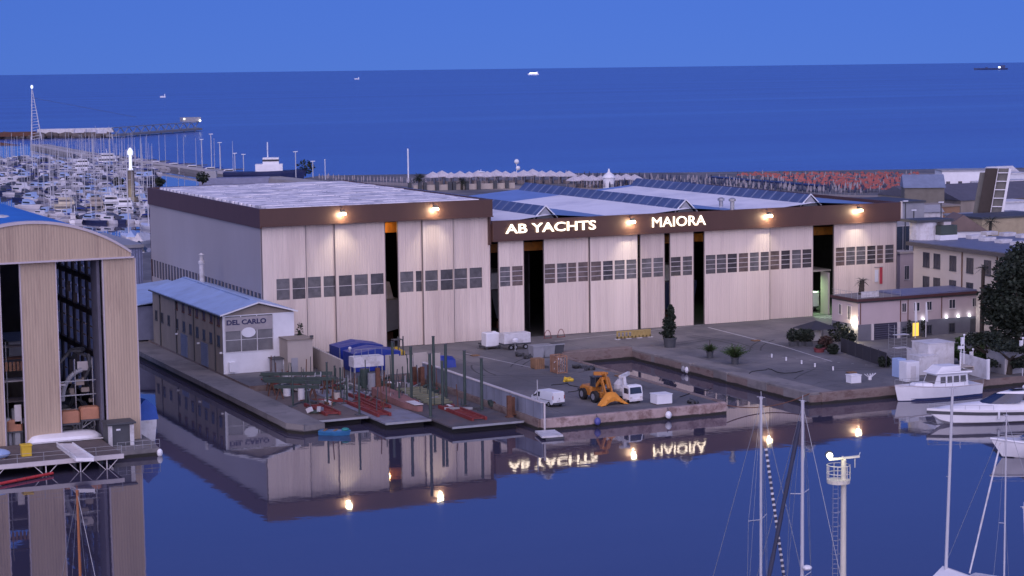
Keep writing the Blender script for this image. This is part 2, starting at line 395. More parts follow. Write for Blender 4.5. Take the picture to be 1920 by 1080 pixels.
tyre = mat('tyre_rubber_trace', (.055,.055,.06), .9, var=.5, sc=1.5)
mb = MB(); rt = random.Random(5)
for k in range(13):     # worn tyre tracks sweeping over the yard
    px, py = rt.choice(((900,700),(1060,740),(1180,735),(1400,650),(1500,690),(1330,640),(980,690),(1250,745),(1440,700)))
    x, y, _ = at(px+rt.uniform(-30,30), py+rt.uniform(-8,8)); a = rt.uniform(0, 6.28); cv = rt.uniform(-.05,.05); L0 = rt.uniform(10, 22)
    for off in (-.8, .8):
        pts = []; xx, yy, aa = x, y, a
        for j in range(14): pts.append((xx-sin(aa)*off, yy+cos(aa)*off)); xx += cos(aa)*L0/14; yy += sin(aa)*L0/14; aa += cv*L0/14
        if not all((106.5 < q[0] < 130 and 224 < q[1] < 286) or (149.5 < q[0] < 190 and 224 < q[1] < 288) for q in pts): continue
        for (xa, ya), (xb, yb) in zip(pts, pts[1:]):
            d = hypot(xb-xa, yb-ya); nx, ny = -(yb-ya)/d*.13, (xb-xa)/d*.13; z = QZ+.008+.0004*k
            mb.quad((xa-nx,ya-ny,z),(xb-nx,yb-ny,z),(xb+nx,yb+ny,z),(xa+nx,ya+ny,z))
mb.build('yard_tyre_marks', tyre, kind='structure')
sand = mat('beach_sand', (.30,.26,.23), .9, var=.15, sc=.05)
bl = [at(px, py, QZ+.05)[:2] for px, py in ((600,342),(1000,358),(1300,362),(1690,372),(1920,380))]
mb = MB(); pts = [(x,y) for x,y in sh] + bl[::-1]
mb.add([(x, y, QZ+.05 - (.9 if i < len(sh) else 0)) for i,(x,y) in enumerate(pts)], [tuple(range(len(pts)))])
mb.build('beach', sand, kind='structure')
# ------------------------------------------------------------------ the two big yacht hangars
YF = 292.5
def fx(px, py=520, y=YF): return ony(px, py, y)[0]
def lamp(parent, x, z, y, power, col=(1,.80,.52)):
    h = MB(); h.box(x-.35, x+.35, y-1.0, y-.55, z-.1, z+.28); h.box(x-.06, x+.06, y-.55, y+.05, z+.02, z+.16)
    f = h.build('floodlight', dark_p, parent)
    g = MB(); g.bevbox(x-.42, x+.42, y-1.15, y-.6, z-.5, z-.11, .06); g.build('lens', glow_w, f)
    l = bpy.data.lights.new('flood', 'POINT'); l.energy = power; l.color = col; l.shadow_soft_size = .25
    lo = bpy.data.objects.new('flood', l); COL.objects.link(lo); 
    lo.parent = parent; off = parent_off(parent); lo.location = (x-off[0], y-.72-off[1], z-.5-off[2])
    # the narrow beam that the same fitting throws down on the cladding
    l2 = bpy.data.lights.new('flood_beam', 'SPOT'); l2.energy = power*1.2; l2.color = (1,.88,.72); l2.spot_size = radians(74); l2.spot_blend = 1; l2.shadow_soft_size = .2
    lo = bpy.data.objects.new('flood_beam', l2); COL.objects.link(lo); lo.parent = parent
    lo.location = (x-off[0], y-2.2-off[1], z-.4-off[2]); lo.rotation_euler = (radians(20), 0, 0)

def door(root, x0, x1, y, z1, wins, rows, wz0, wz1, braces=False):
    """sliding leaf with a row of windows: real openings are framed in the cladding, the panes set back"""
    z0 = QZ + .06
    d = MB(); t = .22
    xs = sorted(wins)
    if wins:
        d.box(x0, x1, y, y+t, z0, wz0); d.box(x0, x1, y, y+t, wz1, z1)
        cur = x0
        for a, b in xs:
            d.box(cur, a, y, y+t, wz0, wz1); cur = b
        d.box(cur, x1, y, y+t, wz0, wz1)
    else: d.box(x0, x1, y, y+t, z0, z1)
    o = d.build('door_leaf', random.choice(CLAD), root)
    for xa, xb in ((x0-.09, x0-.002), (x1+.002, x1+.09)):
        e = MB(); e.box(xa, xb, y-.03, y+t+.02, z0, z1); e.build('edge_channel', door_edge, o)
    for a, b in xs:
        w = MB(); w.box(a, b, y+.10, y+.14, wz0, wz1); wo = w.build('window', random.choice(WINS), o)
        f = MB()
        for k in range(1, rows):
            zz = wz0+(wz1-wz0)*k/rows; f.box(a, b, y+.03, y+.098, zz-.04, zz+.04)
        if braces:
            f.bar((a+.05, y+.16, wz0+.05), (b-.05, y+.16, wz1-.05), .06, .06)
        f.build('glazing_bar', trim_m, o)
    return o

def px_pair(lst, ox, s, py=540): return [(fx(ox+a*s, py), fx(ox+b*s, py)) for a, b in lst]
# ---- left, taller hangar
LX0, LX1 = 91.75, 129.75
LT, LB = 24.25, 21.5           # fascia top and bottom
hl = thing('yacht_hangar', 'taller boxy yacht hangar with brown parapet and white panelled roof', 'hangar', (LX0, YF, QZ))
YB = 358.5
m = MB(); m.box(LX0, LX1, YF-.75, YF-.05, LB, LT); m.box(LX0-.35, LX0, YF-.75, YB, LB-.2, LT); m.box(LX1-.4, LX1, YF-.05, YB, 17, LT-.02); m.box(LX0, LX1, YB, YB+.3, QZ, LT-.01)
m.box(LX0-.02, LX1, YF-1.05, YF-.752, LB, LB+.18)
m.build('fascia', fascia_m, hl)
m = MB(); m.box(LX0, LX0+.25, YF+.35, YB, 11.3, LB-.21); m.build('side_wall', cladding_s, hl)
m = MB(); m.box(LX0+.05, LX0+.3, YF+.35, YB, QZ, 8.2)
for k in range(34): m.box(LX0-.05, LX0+.25, YF+.4+k*1.95, YF+.58+k*1.95, 8.2, 11.3)
m.build('side_louvre_frame', cladding_s, hl)
m = MB(); m.box(LX0+.12, LX0+.16, YF+.4, YB, 8.2, 11.3); m.build('side_window_strip', glass('side_strip_glass', (.03,.04,.075), .2), hl)
roof_l = mat('white_roof_panels', (.86,.84,.86), .55, var=.1, sc=.3, dirt=((.30,.31,.36), .9, .22), stripe=(1, 2.3, (.40,.40,.46), .3))
m = MB(); m.box(LX0+.01, LX1-.41, YF-.04, YB-.01, LT-.55, LT-.35); ro = m.build('roof', grey_p, hl)
m = MB()
for k in range(14):
    y0 = YF+1.0+k*4.6; xx = LX0+1.6
    while xx < LX1-2.2:
        w = R(3.5, 9); x1 = min(xx+w, LX1-1.4)
        m.bevbox(xx, x1-.12, y0+R(0,.25), y0+4.0+R(0,.4), LT-.34, LT-.02+R(0,.10), .05); xx = x1
m.build('roof_panels', roof_l, ro)
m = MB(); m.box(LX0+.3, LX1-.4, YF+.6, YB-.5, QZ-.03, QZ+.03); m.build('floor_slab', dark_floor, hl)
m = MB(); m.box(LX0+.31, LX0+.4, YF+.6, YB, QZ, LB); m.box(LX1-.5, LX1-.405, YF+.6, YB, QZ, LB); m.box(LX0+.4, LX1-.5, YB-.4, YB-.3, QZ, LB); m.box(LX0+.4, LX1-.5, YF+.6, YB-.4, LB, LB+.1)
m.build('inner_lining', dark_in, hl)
wl = [(702,772),(787,855),(872,942),(956,1022),(1033,1102),(1116,1187),(1202,1270),(1362,1432),(1445,1477),(1490,1557),(1572,1637),(1650,1717),(1730,1796)]
wp = [(fx(270+a*.35417, 545), fx(270+b*.35417, 545)) for a, b in wl]
wz1, wz0 = 13.45, 10.22
ed = [LX0+.15, fx(574), fx(632), fx(722.5)]
door(hl, ed[0], ed[1], YF, LB+.1, wp[0:2], 2, wz0, wz1, True)
door(hl, ed[1]+.05, ed[2], YF+.35, LB+.1, wp[2:4], 2, wz0, wz1, True)
door(hl, ed[2]-.2, ed[3], YF, LB+.1, wp[4:7], 2, wz0, wz1, True)
e2 = [fx(749), fx(794.5), fx(850.5), LX1-.1]
door(hl, e2[0], e2[1], YF+.35, LB+.1, wp[7:9], 2, wz0, wz1, True)
door(hl, e2[1]-.05, e2[2], YF, LB+.1, wp[9:11], 2, wz0, wz1, True)
door(hl, e2[2]+.05, e2[3], YF+.35, LB+.1, wp[11:13], 2, wz0, wz1, True)
m = MB(); m.box(LX0+1, LX1-1, YF+5, YF+5.8, LB-2.2, LB-.6); m.build('crane_girder', orange_p, hl)
for px, py in ((641, 397), (815, 388)):
    x, z = ony(px, py, YF-1.2); lamp(hl, x, z, YF-.75, 230)
l = bpy.data.lights.new('girder_lamp', 'POINT'); l.energy = 60; l.color = (1,.6,.25); l.shadow_soft_size = .3
lo = bpy.data.objects.new('girder_lamp', l); COL.objects.link(lo); lo.parent = hl; lo.location = (fx(735)-LX0, 3.2, LB-1.5-QZ)

# ---- right, longer hangar
RX0, RX1 = LX1+.02, 207.6
RT, RB = 20.8, 17.5
hr = thing('yacht_hangar', 'long lower yacht hangar with glowing signs on its brown fascia', 'hangar', (RX0, YF, QZ))
m = MB(); m.box(RX0, RX1, YF-.75, YF-.05, RB, RT); m.box(RX0, RX1, YF-1.0, YF-.752, RB, RB+.16); m.box(RX1-.35, RX1, YF-.05, YB, RB, RT-.01); m.box(RX0, RX1-.35, YB, YB+.25, 16, RT-.6)
m.build('fascia', fascia_m, hr)
m = MB(); m.box(RX1, RX1+.3, YF-.85, YF-.5, RB+.5, RT+.15); m.box(RX1-.3, RX1-.02, YF+.3, YB, QZ, RB-.01); m.build('end_wall', trim_m, hr)
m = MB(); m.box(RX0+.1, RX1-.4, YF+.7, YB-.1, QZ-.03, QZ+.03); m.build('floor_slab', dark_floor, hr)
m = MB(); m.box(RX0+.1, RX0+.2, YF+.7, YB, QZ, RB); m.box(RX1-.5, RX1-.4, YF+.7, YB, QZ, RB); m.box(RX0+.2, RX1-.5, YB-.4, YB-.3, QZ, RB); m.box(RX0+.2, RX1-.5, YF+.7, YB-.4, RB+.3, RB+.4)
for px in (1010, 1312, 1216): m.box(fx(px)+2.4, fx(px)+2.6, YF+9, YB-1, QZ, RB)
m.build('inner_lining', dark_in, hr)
s1 = .2963
A4 = lambda a: fx(860+a*s1, 540)
A5 = lambda a: fx(1250+a*s1, 520)
z1w = 13.36; z0w = 10.22
Wd = lambda F, l: [(F(a), F(b)) for a, b in l]
Tz = RB+.1
door(hr, A4(255), A4(412), YF, Tz, Wd(A4, [(263,328),(340,407)]), 4, z0w, z1w)
door(hr, A4(548), A4(829), YF+.35, Tz, Wd(A4, [(552,618),(630,692),(700,752),(764,826)]), 4, z0w, z1w)
door(hr, A4(834), A4(1132), YF, Tz, Wd(A4, [(839,903),(915,977),(988,1052),(1063,1126)]), 4, z0w, z1w)
door(hr, A4(1158), A4(1308), YF+.35, Tz, Wd(A4, [(1166,1228),(1240,1302)]), 4, z0w, z1w)
door(hr, A5(23), A5(169), YF, Tz, Wd(A5, [(27,90),(103,162)]), 4, z0w, z1w)
door(hr, A5(240), A5(651), YF, Tz, Wd(A5, [(248,310),(317,378),(386,446),(457,516),(527,584),(595,648)]), 4, z0w, z1w)
door(hr, A5(657), A5(931), YF+.35, Tz, Wd(A5, [(664,720),(732,788),(800,858),(866,924)]), 4, z0w, z1w)
door(hr, A5(1058), RX1-.35, YF, Tz, Wd(A5, [(1070,1126),(1135,1192),(1200,1258),(1268,1322),(1330,1370),(1382,1436)]), 4, z0w, z1w)
m = MB(); m.box(RX0+1, RX1-2, YF+5.2, YF+6, RB-2.3, RB-.9); m.build('crane_girder', orange_p, hr)
# low pitched white roof: three bays with a glazed ridge monitor on each
rid = [ony(1021,385,YF+2)[0], ony(1284,374,YF+2)[0], ony(1518,364,YF+2)[0]]
white_roof = mat('white_roof_membrane', (.80,.81,.86), .5, var=.09, sc=.12, dirt=((.42,.45,.55), .4, .07))
blue_sl = mat('roof_slope_painted_sky_sheen', (.16,.24,.42), .4, var=.12, sc=.15)  # sky reflection seen on the grazing right-hand slopes, put into the base colour
vals = [RX0+.02, (rid[0]+rid[1])/2, (rid[1]+rid[2])/2, RX1-.36]
m = MB(); prof = []
for k in range(3): prof += [(vals[k], RT-.5), (rid[k], RT+.55)]
prof += [(vals[3], RT-.55)]
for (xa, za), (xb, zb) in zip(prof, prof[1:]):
    k = prof.index((xa, za)); yk = YB - [42, 46, 20, 6, 3, 3][k]; yj = YB - [42, 20, 20, 3, 3, 3][k]   # far ends get the blue sky reflection as colour
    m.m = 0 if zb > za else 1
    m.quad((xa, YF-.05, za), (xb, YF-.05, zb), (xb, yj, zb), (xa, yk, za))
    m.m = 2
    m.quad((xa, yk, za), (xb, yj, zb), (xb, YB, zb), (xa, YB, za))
m.build('roof', [white_roof, blue_sl, mat('roof_end_painted_sky_sheen', (.17,.27,.55), .45, var=.12, sc=.15)], hr)
mon = mat('monitor_glazing', (.07,.10,.20), .3, var=.3, sc=.25, stripe=(1, 3.1, (.20,.23,.33), .14))
for k, xr in enumerate(rid):
    w, h, zb = 1.75, 1.95, RT-.1
    y0, y1 = YF+1.6, YB-1
    g = MB(); g.quad((xr-w-.35, y0, zb+.05), (xr, y0, zb+h), (xr, y1, zb+h), (xr-w-.35, y1, zb+.05)); g.quad((xr+.003, y0, zb+h), (xr+w+.35, y0, zb+.05), (xr+w+.35, y1, zb+.05), (xr+.003, y1, zb+h))
    go = g.build('ridge_monitor', mon, hr)
    e = MB(); e.add([(xr-w, y0+.15, zb-.3), (xr+w, y0+.15, zb-.3), (xr, y0+.15, zb+h-.15)], [(0,1,2)]); e.build('gable', grey_p, go)
    e = MB(); e.bar((xr-w-.4, y0, zb), (xr, y0, zb+h+.05), .12, .16); e.bar((xr+.0, y0-.005, zb+h+.05), (xr+w+.4, y0-.005, zb), .12, .16); e.build('gable_trim', white_p, go)
for px, py, h in ((1352,383,1.0), (1373,391,1.6)):
    x, y, z = at(px, py, RT+.2); m = MB(); m.lathe((x,y,RT-.2), [(.35,0),(.35,h),(.6,h+.05),(.6,h+.4),(.2,h+.6)], 12); m.build('roof_vent', steel, hr)
for px, py, pw in ((1184,412,240), (1441,401,240), (1610,391,330)):
    x, z = ony(px, py, YF-1.2); lamp(hr, x, z, YF-.75, pw)
# lit workshop inside the last opening
l = bpy.data.lights.new('workshop_lamp', 'AREA'); l.energy = 420; l.color = (.62,1,.55); l.size = 3
lo = bpy.data.objects.new('workshop_lamp', l); COL.objects.link(lo); lo.parent = hr; lo.location = (fx(1540)+1-RX0, 7, 6.8)
m = MB(); xa, xb = fx(1526)-1, fx(1561)+2; m.box(xa, xb, YF+14, YF+14.3, QZ, 9); m.box(xa, xb, YF+3.5, YF+14, 9, 9.3); m.box(xb-2.2, xb-1.9, YF+1, YF+3.4, QZ, 9); m.build('mezzanine', beige, hr)
m = MB(); x = fx(1330); m.box(x, fx(1372), YF+.5, YF+.54, z0w+.15, z0w+.55); m.build('tube_lamp', emit('tube_lamp_glow', (1,.92,.75), 2.2), hr)
# ---- glowing lettering
glow_s = emit('sign_glow', (1,.84,.62), .5)
def sign(s, pts, label, bold):
    (xa, za0), (xb, zb1) = ony(*pts[0], YF-1.0), ony(*pts[1], YF-1.0)
    r = thing('illuminated_sign', label, 'sign', (xa, YF-.9, za0))
    text_obj(s, (xa, xb, za0, zb1), YF-1.02, .16, glow_s, 'sign_lettering', r, bold=bold)
    m = MB(); m.box(xa, xb, YF-.86, YF-.76, za0+.35, za0+.42); m.box(xa, xb, YF-.86, YF-.76, zb1-.42, zb1-.35); m.build('mounting_rail', fascia_m, r)
sign('AB YACHTS', ((948, 438.5), (1117, 412.8)), 'glowing two word sign at the left end of the lower brown fascia', .012)
sign('MAIORA', ((1223, 426.5), (1323, 403)), 'glowing single word sign between two floodlights on the brown fascia', .0)
# ------------------------------------------------------------------ workshop with the painted name
def win_grid(root, items, axis, face, m_frame, m_glass, name='window', dep=.14, bars=1):
    """windows on a wall plane: items (u0,u1,z0,z1); frame proud, pane set into it"""
    for u0, u1, z0, z1 in items:
        f = MB(); t = .09
        def bx(a, b, c, d, e0, e1):
            (f.box(face-e1, face-e0, a, b, c, d) if axis == 'x' else f.box(a, b, face-e1, face-e0, c, d))
        bx(u0-t, u0, z0-t, z1+t, 0, .07); bx(u1, u1+t, z0-t, z1+t, 0, .07); bx(u0, u1, z1, z1+t, 0, .07); bx(u0-.1, u1+.1, z0-t-.06, z0-.001, .0, .14)
        for k in range(1, bars+1):
            uu = u0+(u1-u0)*k/(bars+1); bx(uu-.03, uu+.03, z0, z1, .012, .05)
        fo = f.build(name, m_frame, root)
        f = MB(); bx(u0, u1, z0, z1, .002, .011); f.build('pane', m_glass, fo)

wk = thing('workshop', 'long workshop with pale blue roof and lettered gable beside the tall hangar', 'workshop', (81.2, 278, QZ))
CX0, CX1, CY0, CY1, CE, CR = 81.3, 92.0, 278.4, 317.8, 10.2, 11.75
m = MB(); m.box(CX0, CX1-.01, CY0+.25, CY1, .9, CE)
m.arch([(CX0, CE), (CX1-.01, CE), (86.6, CR-.15)], CY0+.25, CY1)
m.build('wall', beige_d, wk)
m = MB(); m.arch([(CX0, QZ), (CX1, QZ), (CX1, CE-.1), (CX0, CE-.1)], CY0, CY0+.24)
m.build('front_wall', white_p, wk)
m = MB(); m.arch([(CX0+.1, CE-.09), (CX1-.1, CE-.09), (86.6, CR-.3)], CY0+.05, CY0+.24); m.build('gable_board', wood if False else beige_d, wk)
m = MB()
for xa, za, xb, zb in ((CX0-.45, CE-.05, 86.6, CR), (86.601, CR, CX1+.4, CE-.05)):
    m.loft([[(xa, y, za), (xb, y, zb), (xb, y, zb+.16), (xa, y, za+.16)] for y in (CY0-.5, CY1+.4)])
ro = m.build('roof', lblue_roof, wk)
m = MB(); m.bar((CX0-.5, CY0-.55, CE+.02), (86.6, CY0-.55, CR+.08), .08, .2); m.bar((86.6, CY0-.55, CR+.08), (CX1+.45, CY0-.55, CE+.02), .08, .2); m.build('barge_board', white_p, ro)
m = MB(); m.box(86.3, 86.9, CY0+3, CY1, CR+.13, CR+.24); m.build('ridge_cap', lblue_roof, ro)
m = MB(); m.tube((CX0-.5, CY0-.5, CE-.1), (CX0-.5, CY1+.4, CE-.1), .11); m.build('gutter', dark_p, ro)
for y in (282.3, 293.5, 303.5, 313):
    m = MB(); m.tube((CX0-.1, y, QZ), (CX0-.1, y, CE-.1), .09); m.build('drainpipe', dark_p, wk)
win_grid(wk, [(y, y+1.15, 5.6, 7.0) for y in (280.0, 284.0, 287.6, 291.2, 294.9, 298.6, 302.5, 307.4, 311.4, 315)], 'x', CX0, dark_p, win_l)
win_grid(wk, [(y, y+1.1, 8.55, 9.75) for y in (279.8, 283.6, 287.4, 291.2, 295, 298.8, 302.6)], 'x', CX0, rust, win_l)
for y0, y1 in ((286.2, 289.8), (297.3, 301)):
    m = MB(); m.box(CX0-.12, CX0-.001, y0, y1, QZ, 5.1); m.build('roller_door', mat('grey_blue_door', (.16,.18,.25), .5, rib=(2,.3,.02)), wk)
for y in (279, 290.8, 303): 
    m = MB(); m.box(CX0-.35, CX0-.001, y, y+.25, 4.6, 4.85); m.build('wall_bracket', white_p, wk)
# glazed front: a tall window of three lights
wx0, wx1 = ony(421, 600, CY0)[0], ony(511, 600, CY0)[0]
gz = glass('grey_workshop_glass', (.15,.15,.16), .25, .35, .5)
wt, wb_ = CE-.2, ony(421, 661, CY0)[1]
m = MB(); m.box(wx0, wx1, CY0-.03, CY0-.003, wb_, wt); wg = m.build('front_glazing', gz, wk)
m = MB()
for k in range(4): x = wx0+(wx1-wx0)*k/3; m.box(x-.06, x+.06, CY0-.1, CY0-.031, wb_-.08, wt+.05)
for z in (wb_-.06, wb_+(wt-wb_)*.33, wb_+(wt-wb_)*.66): m.box(wx0, wx1, CY0-.085, CY0-.032, z-.035, z+.035)
m.build('mullion', white_d, wg)
m = MB(); m.box(wx1+1.0, wx1+1.9, CY0-.06, CY0-.002, QZ, 4.0); m.build('door', white_d, wk)
m = MB(); m.box(CX0+.7, CX0+1.6, CY0-.5, CY0-.002, QZ+.3, QZ+1.7); m.build('meter_cabinet', white_p, wk)
chim = at(388, 528, 11)
m = MB(); m.lathe((88.2, 313, CR-.6), [(.4,0),(.4,3.2),(.55,3.3),(.55,3.7),(.3,3.8),(.3,4.6),(.5,4.7),(.12,5.0)], 12); m.build('flue', white_d, wk)
dk_let = mat('dark_blue_lettering', (.02,.02,.09), .5)
sg = thing('name_sign', 'dark blue lettered sign board across the top of the workshop gable glazing', 'sign', (wx0+.2, CY0-.2, 8.8))
xa, za = ony(425, 609, CY0-.15); xb, zb = ony(499, 596, CY0-.15)
text_obj('DEL CARLO', (xa, xb, za-.12, zb), CY0-.14, .03, dk_let, 'sign_lettering', sg, bold=.035)
m = MB(); m.box(wx0+.05, wx1-.05, CY0-.125, CY0-.105, zb-1.62, zb+.35); m.build('sign_board', mat('pale_sign_board', (.34,.32,.33), .6), sg)
xo, zo = ony(466, 623, CY0-.15)
mb = MB(); n = 20
mb.loft([[(xo+1.05*cos(2*pi*i/n), y, zo+.72*sin(2*pi*i/n)) for i in range(n)] for y in (CY0-.2, CY0-.11)])
ov = mb.build('oval_sign', white_p); tag(ov, 'white oval plaque on the workshop glazing under the lettering', 'sign')

# sheds behind and beside the workshop
b2 = thing('low_shed', 'low shed with bright blue roof seen behind the workshop', 'shed', (77.6, 330, QZ))
m = MB(); m.box(77.7, 91, 321, 345, QZ, 7.2); m.build('wall', mat('blue_grey_wall', (.20,.22,.32), .7), b2)
m = MB(); m.loft([[(77.3, y, 7.21), (91.2, y, 8.6), (91.2, y, 8.8), (77.3, y, 7.4)] for y in (320.5, 345.5)]); m.build('roof', lblue_roof, b2)
m = MB(); m.box(77.62, 77.69, 322, 330, QZ, 4.6); m.build('door', dark_p, b2)
b3 = thing('storage_hall', 'plain grey blue storage hall with flat roof behind the arched dock', 'shed', (78, 372, QZ))
m = MB(); m.box(80, 91, 362, 392, QZ, 13.2); m.build('wall', mat('blue_cladding', (.19,.22,.36), .6, rib=(0,.5,.03)), b3)
m = MB(); m.box(79.6, 91.3, 361.6, 392.4, 13.21, 13.8); m.build('roof', grey_p, b3)
m = MB(); m.box(81, 84, 361.92, 361.99, QZ, 6); m.build('door', dark_p, b3)
hut = thing('utility_hut', 'tall beige utility hut standing against the workshop gable', 'hut', (93, 277, QZ))
x0, z = ony(533, 634, 276); x1 = ony(580, 640, 276)[0]
hz = z-.2
m = MB(); m.box(x0, x1, 274.6, 279.6, QZ, hz); m.build('wall', beige, hut)
m = MB(); m.box(x0-.1, x1+.1, 274.4, 279.7, hz+.002, hz+.16); m.build('roof', beige_d, hut)
m = MB(); m.box(x0+.5, x0+1.5, 274.54, 274.598, QZ, 3.9); m.build('door', grey_p, hut)
m = MB(); m.tube((x1-.15, 274.3, hz), (x1-.15, 274.3, hz+.5), .05); m.cbox((x1-.3, 274.1, hz+.3), .5, .25, .3); m.build('wall_lamp', dark_p, hut)
h2 = thing('kiosk_hut', 'small dark hut with white hatch in front of the workshop gable', 'hut', (91, 274, QZ))
c = at(530, 697)
m = MB(); m.box(c[0]-1.4, c[0]+1.3, c[1]-.2, c[1]+2, QZ, QZ+1.9); m.build('wall', grey_p, h2)
m = MB(); m.box(c[0]-1.6, c[0]+1.5, c[1]-.5, c[1]+2.2, QZ+1.902, QZ+2.05); m.build('roof', dark_p, h2)
m = MB(); m.box(c[0], c[0]+1.2, c[1]-.27, c[1]-.202, QZ+.9, QZ+1.8); m.build('hatch', white_p, h2)
cl = thing('climbing_shrub', 'dark climbing shrub growing at the corner of the white workshop gable', 'shrub', (92.4, 279, QZ))
def leafcloud(mb, c, rx, ry, rz, n, s, flat=.5, shell=.45):
    for _ in range(n):
        while True:
            x, y, z = R(-1,1), R(-1,1), R(-1,1); d = x*x+y*y+z*z
            if d < 1 and d > shell*shell*R(0,1): break
        p = Vector((c[0]+x*rx, c[1]+y*ry, c[2]+z*rz))
        u = Vector((R(-1,1), R(-1,1), R(-flat,flat))).normalized()*s*R(.6,1.3); w = u.cross(Vector((R(-1,1),R(-1,1),R(-1,1)))).normalized()*s*R(.4,.8)
        mb.quad(p-u, p-w, p+u, p+w)
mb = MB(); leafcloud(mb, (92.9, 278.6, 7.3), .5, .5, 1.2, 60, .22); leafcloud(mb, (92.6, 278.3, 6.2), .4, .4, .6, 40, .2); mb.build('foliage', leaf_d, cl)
mb = MB(); mb.tube((92.5, 278.2, QZ), (92.9, 278.5, 7.4), .08); mb.build('stem', bark, cl)

# ------------------------------------------------------------------ yard walls
bw = MB(); bw.loft([[(94.8, 280, QZ), (95.2, 280, QZ), (95.2, 280, 4.75), (94.8, 280, 4.75)], [(94.8, 266.5, QZ-1), (95.2, 266.5, QZ-1), (95.2, 266.5, 4.3), (94.8, 266.5, 4.3)]])
w1 = bw.build('yard_wall', beige); tag(w1, 'beige rendered yard wall running beside the blue tarpaulin stores', 'wall')
w2 = thing('harbour_wall', 'blue grey wall with capping rail between slipway and pier', 'wall', (106.8, 222.7, QZ))
m = MB(); m.box(105.34, 105.62, 222.95, 262, QZ, 3.72); m.build('wall', mat('blue_grey_panel', (.20,.22,.28), .7, var=.25, streak=2, stripe=(1, 2.4, (.12,.13,.17), .04)), w2)
m = MB(); m.box(105.24, 105.72, 222.95, 262, 3.73, 3.86); m.build('capping', trim_m, w2)
m = MB(); m.tube((105.3, 221.85, -.4), (105.3, 221.85, 3.9), .13); m.build('end_post', trim_m, w2)
m = MB(); m.box(104.9, 105.28, 222.9, 262, -.4, QZ); m.build('footing', quayside, w2)
w3 = thing('white_fence', 'white panel fence between blue tarpaulins and rusty steel posts', 'fence', (100, 266.6, QZ))
for k, px in enumerate((722, 748, 775, 800)):
    x, z = ony(px, 680, 266.8); m = MB(); m.box(x, x+2.1, 266.7, 266.85, QZ, 4.5-(k%2)*.25); m.build('panel', beige, w3)

# ------------------------------------------------------------------ blue covered stores behind the wall
def tarp_store(loc, sx, sy, h, label):
    r = thing('covered_store', label, 'storage tent', loc)
    x, y, z = loc
    m = MB(); m.loft([[(x, y+sy*t, z+.05), (x+sx, y+sy*t, z+.05), (x+sx, y+sy*t, z+h), (x+sx*.5, y+sy*t, z+h+.55+.1*sin(t*9)), (x, y+sy*t, z+h)] for t in (0,.25,.5,.75,1)])
    m.build('tarpaulin', blue_t, r)
    m = MB(); m.box(x+.2, x+sx-.2, y-.06, y-.002, z+.1, z+h-.3); m.build('flap', mat('blue_flap', (.008,.03,.30), .5, bump=.06, bsc=1.5), r)
    for a in (0, sx):
        m = MB(); m.tube((x+a, y-.08, z), (x+a, y-.08, z+h), .06); m.build('pole', steel, r)
    return r
tarp_store((98.2, 270.5, QZ), 7.2, 4.6, 2.7, 'larger blue tarpaulin store behind the beige wall')
tarp_store((98.4, 277, QZ), 6.8, 4.5, 2.8, 'rear blue tarpaulin store close to the hangar doors')
hp = thing('sheeted_stack', 'low stack under crumpled blue sheeting by the green posts', 'stack', (109, 270, QZ))
m = MB(); rings = []
for k in range(7):
    t = k/6; rings.append([(106.9+t*6.4, 270-1.5, QZ), (106.9+t*6.4, 270+2, QZ), (106.9+t*6.4, 270+1.6, QZ+1.0+R(0,.5)), (106.9+t*6.4, 270, QZ+1.3+R(0,.4)), (106.9+t*6.4, 270-1.2, QZ+.9+R(0,.4))])
m.loft(rings); m.build('sheet', blue_t, hp)
fl = thing('forklift', 'yellow forklift parked at the open door of the tall hangar', 'forklift', (106.6, 278, QZ))
x, y, _ = at(745, 673)
fl.location = (x, y, QZ)
m = MB(); m.bevbox(x-.8, x+.8, y-1.3, y+1.0, QZ+.3, QZ+1.4, .15); m.bevbox(x-.7, x+.7, y+.5, y+1.3, QZ+.4, QZ+1.7, .15); m.build('body', yellow_p, fl)
m = MB(); [m.tube((x+a, y+b, QZ+1.4), (x+a, y+b*.7, QZ+2.9), .06) for a in (-.65,.65) for b in (-.7,.7)]; m.box(x-.75, x+.75, y-.6, y+.6, QZ+2.9, QZ+3.0); m.build('cab_frame', dark_p, fl)
m = MB(); [m.box(x+a-.07, x+a+.07, y-1.55, y-1.4, QZ+.1, QZ+3.6) for a in (-.4,.4)]; m.box(x-.5, x+.5, y-1.6, y-1.5, QZ+.6, QZ+.8); m.box(x-.45, x-.3, y-2.5, y-1.6, QZ+.12, QZ+.18); m.box(x+.3, x+.45, y-2.5, y-1.6, QZ+.12, QZ+.18); m.build('mast', dark_p, fl)
for a in (-.85,.85):
    for b in (-.9,.8):
        m = MB(); m.tube((x+a-.12, y+b, QZ+.4), (x+a+.12, y+b, QZ+.4), .4, 14); m.build('wheel', rubber, fl)

# ------------------------------------------------------------------ slipway: floating steel decks, posts and beams
deck_d = mat('dark_steel_deck', (.085,.08,.085), .7, var=.35, sc=.4, dirt=((.15,.09,.07), .5, .25))
deck_b = mat('pale_blue_steel_deck', (.19,.20,.25), .6, var=.3, sc=.4, dirt=((.16,.13,.12), .6, .3))
def pontoon(x0, x1, y0, y1, m0, label):
    r = thing('steel_pontoon', label, 'pontoon', (x0, y0, 0))
    m = MB(); m.box(x0, x1, y0, y1, .70, .9); m.build('deck', m0, r)
    m = MB(); m.box(x0+.5, x1-.5, y0+1.2, y1-.5, -.8, .699); m.build('float', rubber, r)
    m = MB(); m.box(x0-.03, x1+.03, y0-.12, y0-.001, .68, .94); m.build('edge_beam', steel, r)
    return r
pontoon(95.2, 104.8, 227.2, 265.8, deck_d, 'dark steel pontoon with red rails along the harbour wall')
pontoon(88.9, 95.0, 233.8, 265.8, deck_b, 'pale blue steel pontoon in the middle of the slipway')
